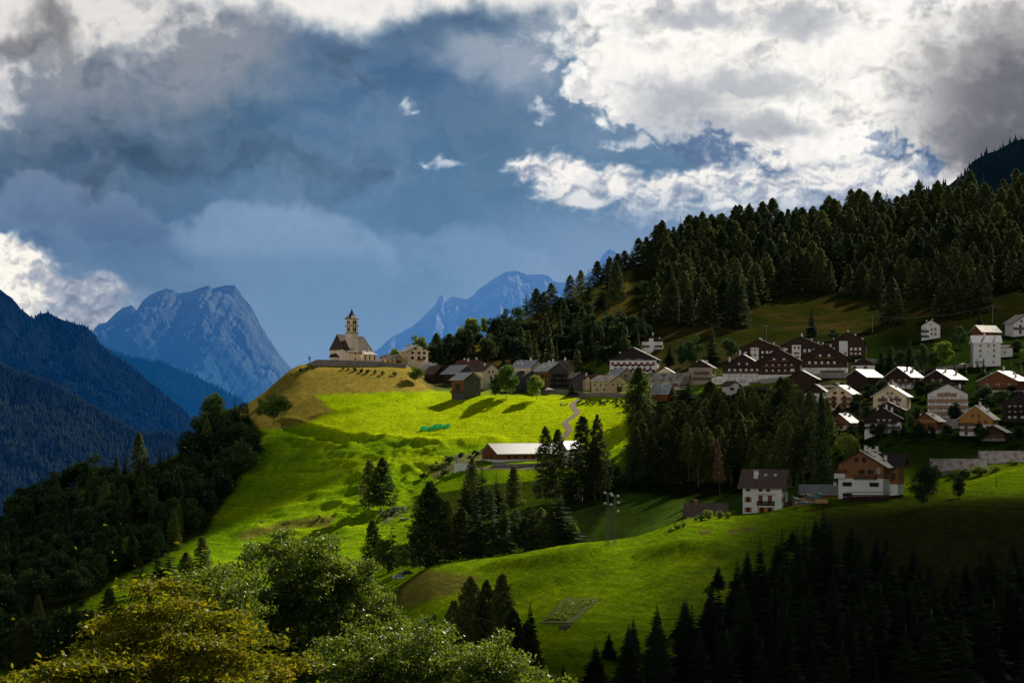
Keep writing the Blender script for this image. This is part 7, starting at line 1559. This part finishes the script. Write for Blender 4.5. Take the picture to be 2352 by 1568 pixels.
def trough():
    x, Y, z = hit(1307, 1436, 300); e = empty('wooden_ladder', (x, Y, z), -.4, 'small wooden steps leading down from the garden plot', 'steps')
    for sx in (-.5, .5): MB().box(sx-.06, sx+.06, -4, 0, -1.4, .1).build('stringer', BM['grey_timber'], e)
    for k in range(6): MB().box(-.5, .5, -.7*k-.4, -.7*k-.15, -.22*k-.1, -.22*k).build('tread', BM['grey_timber'], e)
trough()
rk = np.random.RandomState(8)
def boulders(polyc, n, label, group, ymin, size):
    for k in range(n):
        px, py = polyc[0]+rk.uniform(-1, 1)*polyc[2], polyc[1]+rk.uniform(-1, 1)*polyc[3]; x, Y, z = hit(px, py, ymin)
        bm = bmesh.new(); bmesh.ops.create_icosphere(bm, subdivisions=2, radius=1)
        for v in bm.verts: v.co *= 1+.25*math.sin(v.co.x*3+k)+.2*math.cos(v.co.y*4+k*2); v.co.z *= .6
        me = bpy.data.meshes.new('boulder'); bm.to_mesh(me); bm.free(); me.materials.append(BM['stone']); o = link('boulder', me, None, (x, Y, z)); q = size*rk.uniform(.5, 1.3); o.scale = (q*1.4, q, q); tag(o, label, 'rock', group)
boulders((905, 1180, 34, 14), 22, 'grey stone in the rubble strip below the two larches', 'stones below the larches', 640, .7)
boulders((1015, 1075, 26, 14), 12, 'stone lying on the scrubby bank left of the cowshed', 'stones on the bank', 640, .6)
boulders((650, 1203, 70, 6), 10, 'pale stone on the brown track across the lower meadow', 'stones on the lower meadow', 640, .5)
boulders((1300, 928, 26, 5), 8, 'small pale stone beside the head of the path', 'stones at the path head', 700, .5)
# ---- leafy trees close to the viewpoint
def near_tree(name, label, px, Y, wpx, top, bottom, depth, stems, tips, leaves, lsize, mat, seed, zbase=None, spray=False, lobes=None, group=None):
    """crown fills an envelope around bearing px; stems rise from the slope and fork to every twig"""
    rs = np.random.RandomState(seed); s = Y/FOC; x0 = (px-CX)*s; g = float(gz(x0, Y)); zb = g if zbase is None else zbase
    rx = wpx*s/2; zt = (HZ-top)*s; zl = (HZ-bottom)*s; rz = (zt-zl)/2; zc = (zt+zl)/2; ry = depth/2
    e = empty(name, (x0, Y, zb), 0, label, 'tree', group)
    # twig ends
    T = []; lobes_n = max(12, tips//(5 if spray else 3)); subs = []
    lob = lobes or [(0, 0, 0, 1, 1, 1)]
    while len(subs) < lobes_n:
        l = lob[rs.randint(len(lob))]; p = rs.uniform(-1, 1, 3); r = np.linalg.norm(p)
        if r > 1 or r < .45 and rs.rand() < .7: continue
        subs.append(((l[0]+p[0]*l[3])*rx, (l[1]+p[1]*l[4])*ry, zc-zb+(l[2]+p[2]*l[5])*rz))
    while len(T) < tips:
        c = subs[rs.randint(lobes_n)]; d = rs.randn(3); d /= np.linalg.norm(d); R = (.50 if spray else .62)*rs.rand()**.4
        T.append((c[0]+d[0]*R*(1.5 if spray else 1.15), c[1]+d[1]*R*1.15, c[2]+(abs(d[2])*.4 if spray else d[2]*.9)*R))
    T = np.array(T)
    # stems
    nodes = []; par = []; rad = []
    for k in range(stems):
        a = rs.rand()*6.28; bx, by = math.cos(a)*.5, math.sin(a)*.5; topz = zc-zb+rz*rs.uniform(.2, .7); tx, ty = rs.uniform(-.55, .55)*rx, rs.uniform(-.5, .5)*ry; n = 12; prev = -1
        for i in range(n+1):
            t = i/n; w = t**1.5
            nodes.append(np.array([bx+(tx-bx)*w+math.sin(t*5+k)*.12, by+(ty-by)*w+math.cos(t*4+k)*.12, -1+(topz+1)*t])); par.append(prev); prev = len(nodes)-1
    base_n = len(nodes); order = np.argsort(T[:, 2]+rs.rand(len(T))*.3)
    arr = [n for n in nodes]
    for i in order:
        tip = T[i]; A = np.array(arr); d = np.linalg.norm(A-tip, axis=1)+np.maximum(0, A[:, 2]-tip[2]+.1)*2.0+(A[:, 2] < (tip[2]-2.5))*.6
        j = int(np.argmin(d)); A0 = A[j]; L = np.linalg.norm(tip-A0); m = max(1, int(L/.5)); prev = j
        for q in range(1, m+1):
            t = q/m; c = A0*(1-t)+tip*t; c = c+np.array([0, 0, -.12*L*math.sin(math.pi*t)*(-1 if rs.rand() < .7 else 1)]); nodes.append(c); arr.append(c); par.append(prev); prev = len(nodes)-1
    cnt = np.zeros(len(nodes)); hasch = np.zeros(len(nodes), bool)
    for i in range(len(nodes)-1, -1, -1):
        cnt[i] = max(cnt[i], 1)
        if par[i] >= 0: cnt[par[i]] += cnt[i]
    V, F = [], []
    for i, p in enumerate(par):
        if p >= 0: tube(V, F, nodes[p], nodes[i], .011*cnt[p]**.43, .011*cnt[i]**.43, 5)
    link('branches', mesh_faces('branches', np.array(V), F, M_BARK, True), e)
    per = leaves//len(T); C = np.repeat(T, per, 0); n = len(C)
    if spray:
        d = rs.randn(n, 3); d[:, 2] *= .16; rr = .52*rs.rand(n)**.6; dn = d/np.linalg.norm(d[:, :2], axis=1, keepdims=True); C = C+dn*rr[:, None]; C[:, 2] -= rr**2*.35+rs.rand(n)*.03
        VV, FF = tufts(C, lsize, rs, .62, .1, 1, .40)
    else:
        d = rs.randn(n, 3)*.17; C = C+d*np.array([1.15, 1.15, .62])
        VV, FF = tufts(C, lsize, rs, .25, .25, 1, .42)
    link('crown', mesh_faces('crown', VV, FF, LM[mat]), e)
    return e
NGR = 'leafy trees in front of the viewpoint'
near_tree('ash_tree', 'large dark green ash with many stems at the bottom centre', 700, 74, 460, 1214, 1600, 5.5, 7, 1050, 120000, .15, 'leaf_fg', 1, lobes=[(-.34, 0, .22, .52, .8, .58), (.30, 0, .10, .56, .8, .58), (-.08, .1, .46, .46, .7, .50), (.14, .1, .36, .46, .7, .5), (0, 0, 0, .8, .9, .7), (.05, 0, -.3, .8, .9, .6), (-.6, 0, -.3, .4, .8, .5), (.72, 0, -.35, .35, .7, .5), (.2, 0, -.75, .8, .9, .4), (-.3, 0, -.75, .6, .9, .4)], group=NGR)
near_tree('ash_tree', 'low glossy ash crown along the bottom edge right of centre', 1000, 62, 560, 1440, 1700, 5, 5, 760, 80000, .13, 'leaf_fg', 2, lobes=[(-.55, 0, .0, .45, .8, .9), (-.1, 0, .15, .4, .8, .8), (.35, 0, -.05, .45, .8, .8), (.75, 0, -.35, .3, .7, .6)], group=NGR)
near_tree('ash_tree', 'small ash crown filling the gap left of the large ash', 500, 66, 190, 1285, 1560, 3, 3, 220, 24000, .13, 'leaf_fg', 3, group=NGR)
near_tree('maple_tree', 'yellowing maple with flat leafy sprays at the lower left', 395, 43, 430, 1318, 1640, 3.6, 4, 190, 27000, .14, 'leaf_yel', 4, spray=True, lobes=[(0, 0, .35, .4, .8, .55), (-.45, 0, -.1, .4, .8, .5), (.35, 0, -.05, .5, .8, .5), (.0, 0, -.5, .95, .9, .5)], group=NGR)
near_tree('maple_tree', 'low yellowing maple sprays in the bottom left corner', 130, 40, 330, 1478, 1700, 3, 3, 110, 15000, .14, 'leaf_yel', 5, spray=True, lobes=[(-.4, 0, .0, .6, .8, .7), (.45, 0, .2, .4, .8, .6)], group=NGR)
near_tree('maple_tree', 'small yellow topped maple between the two ash crowns', 590, 46, 170, 1470, 1680, 2.4, 2, 60, 8000, .14, 'leaf_yel', 6, spray=True, group=NGR)
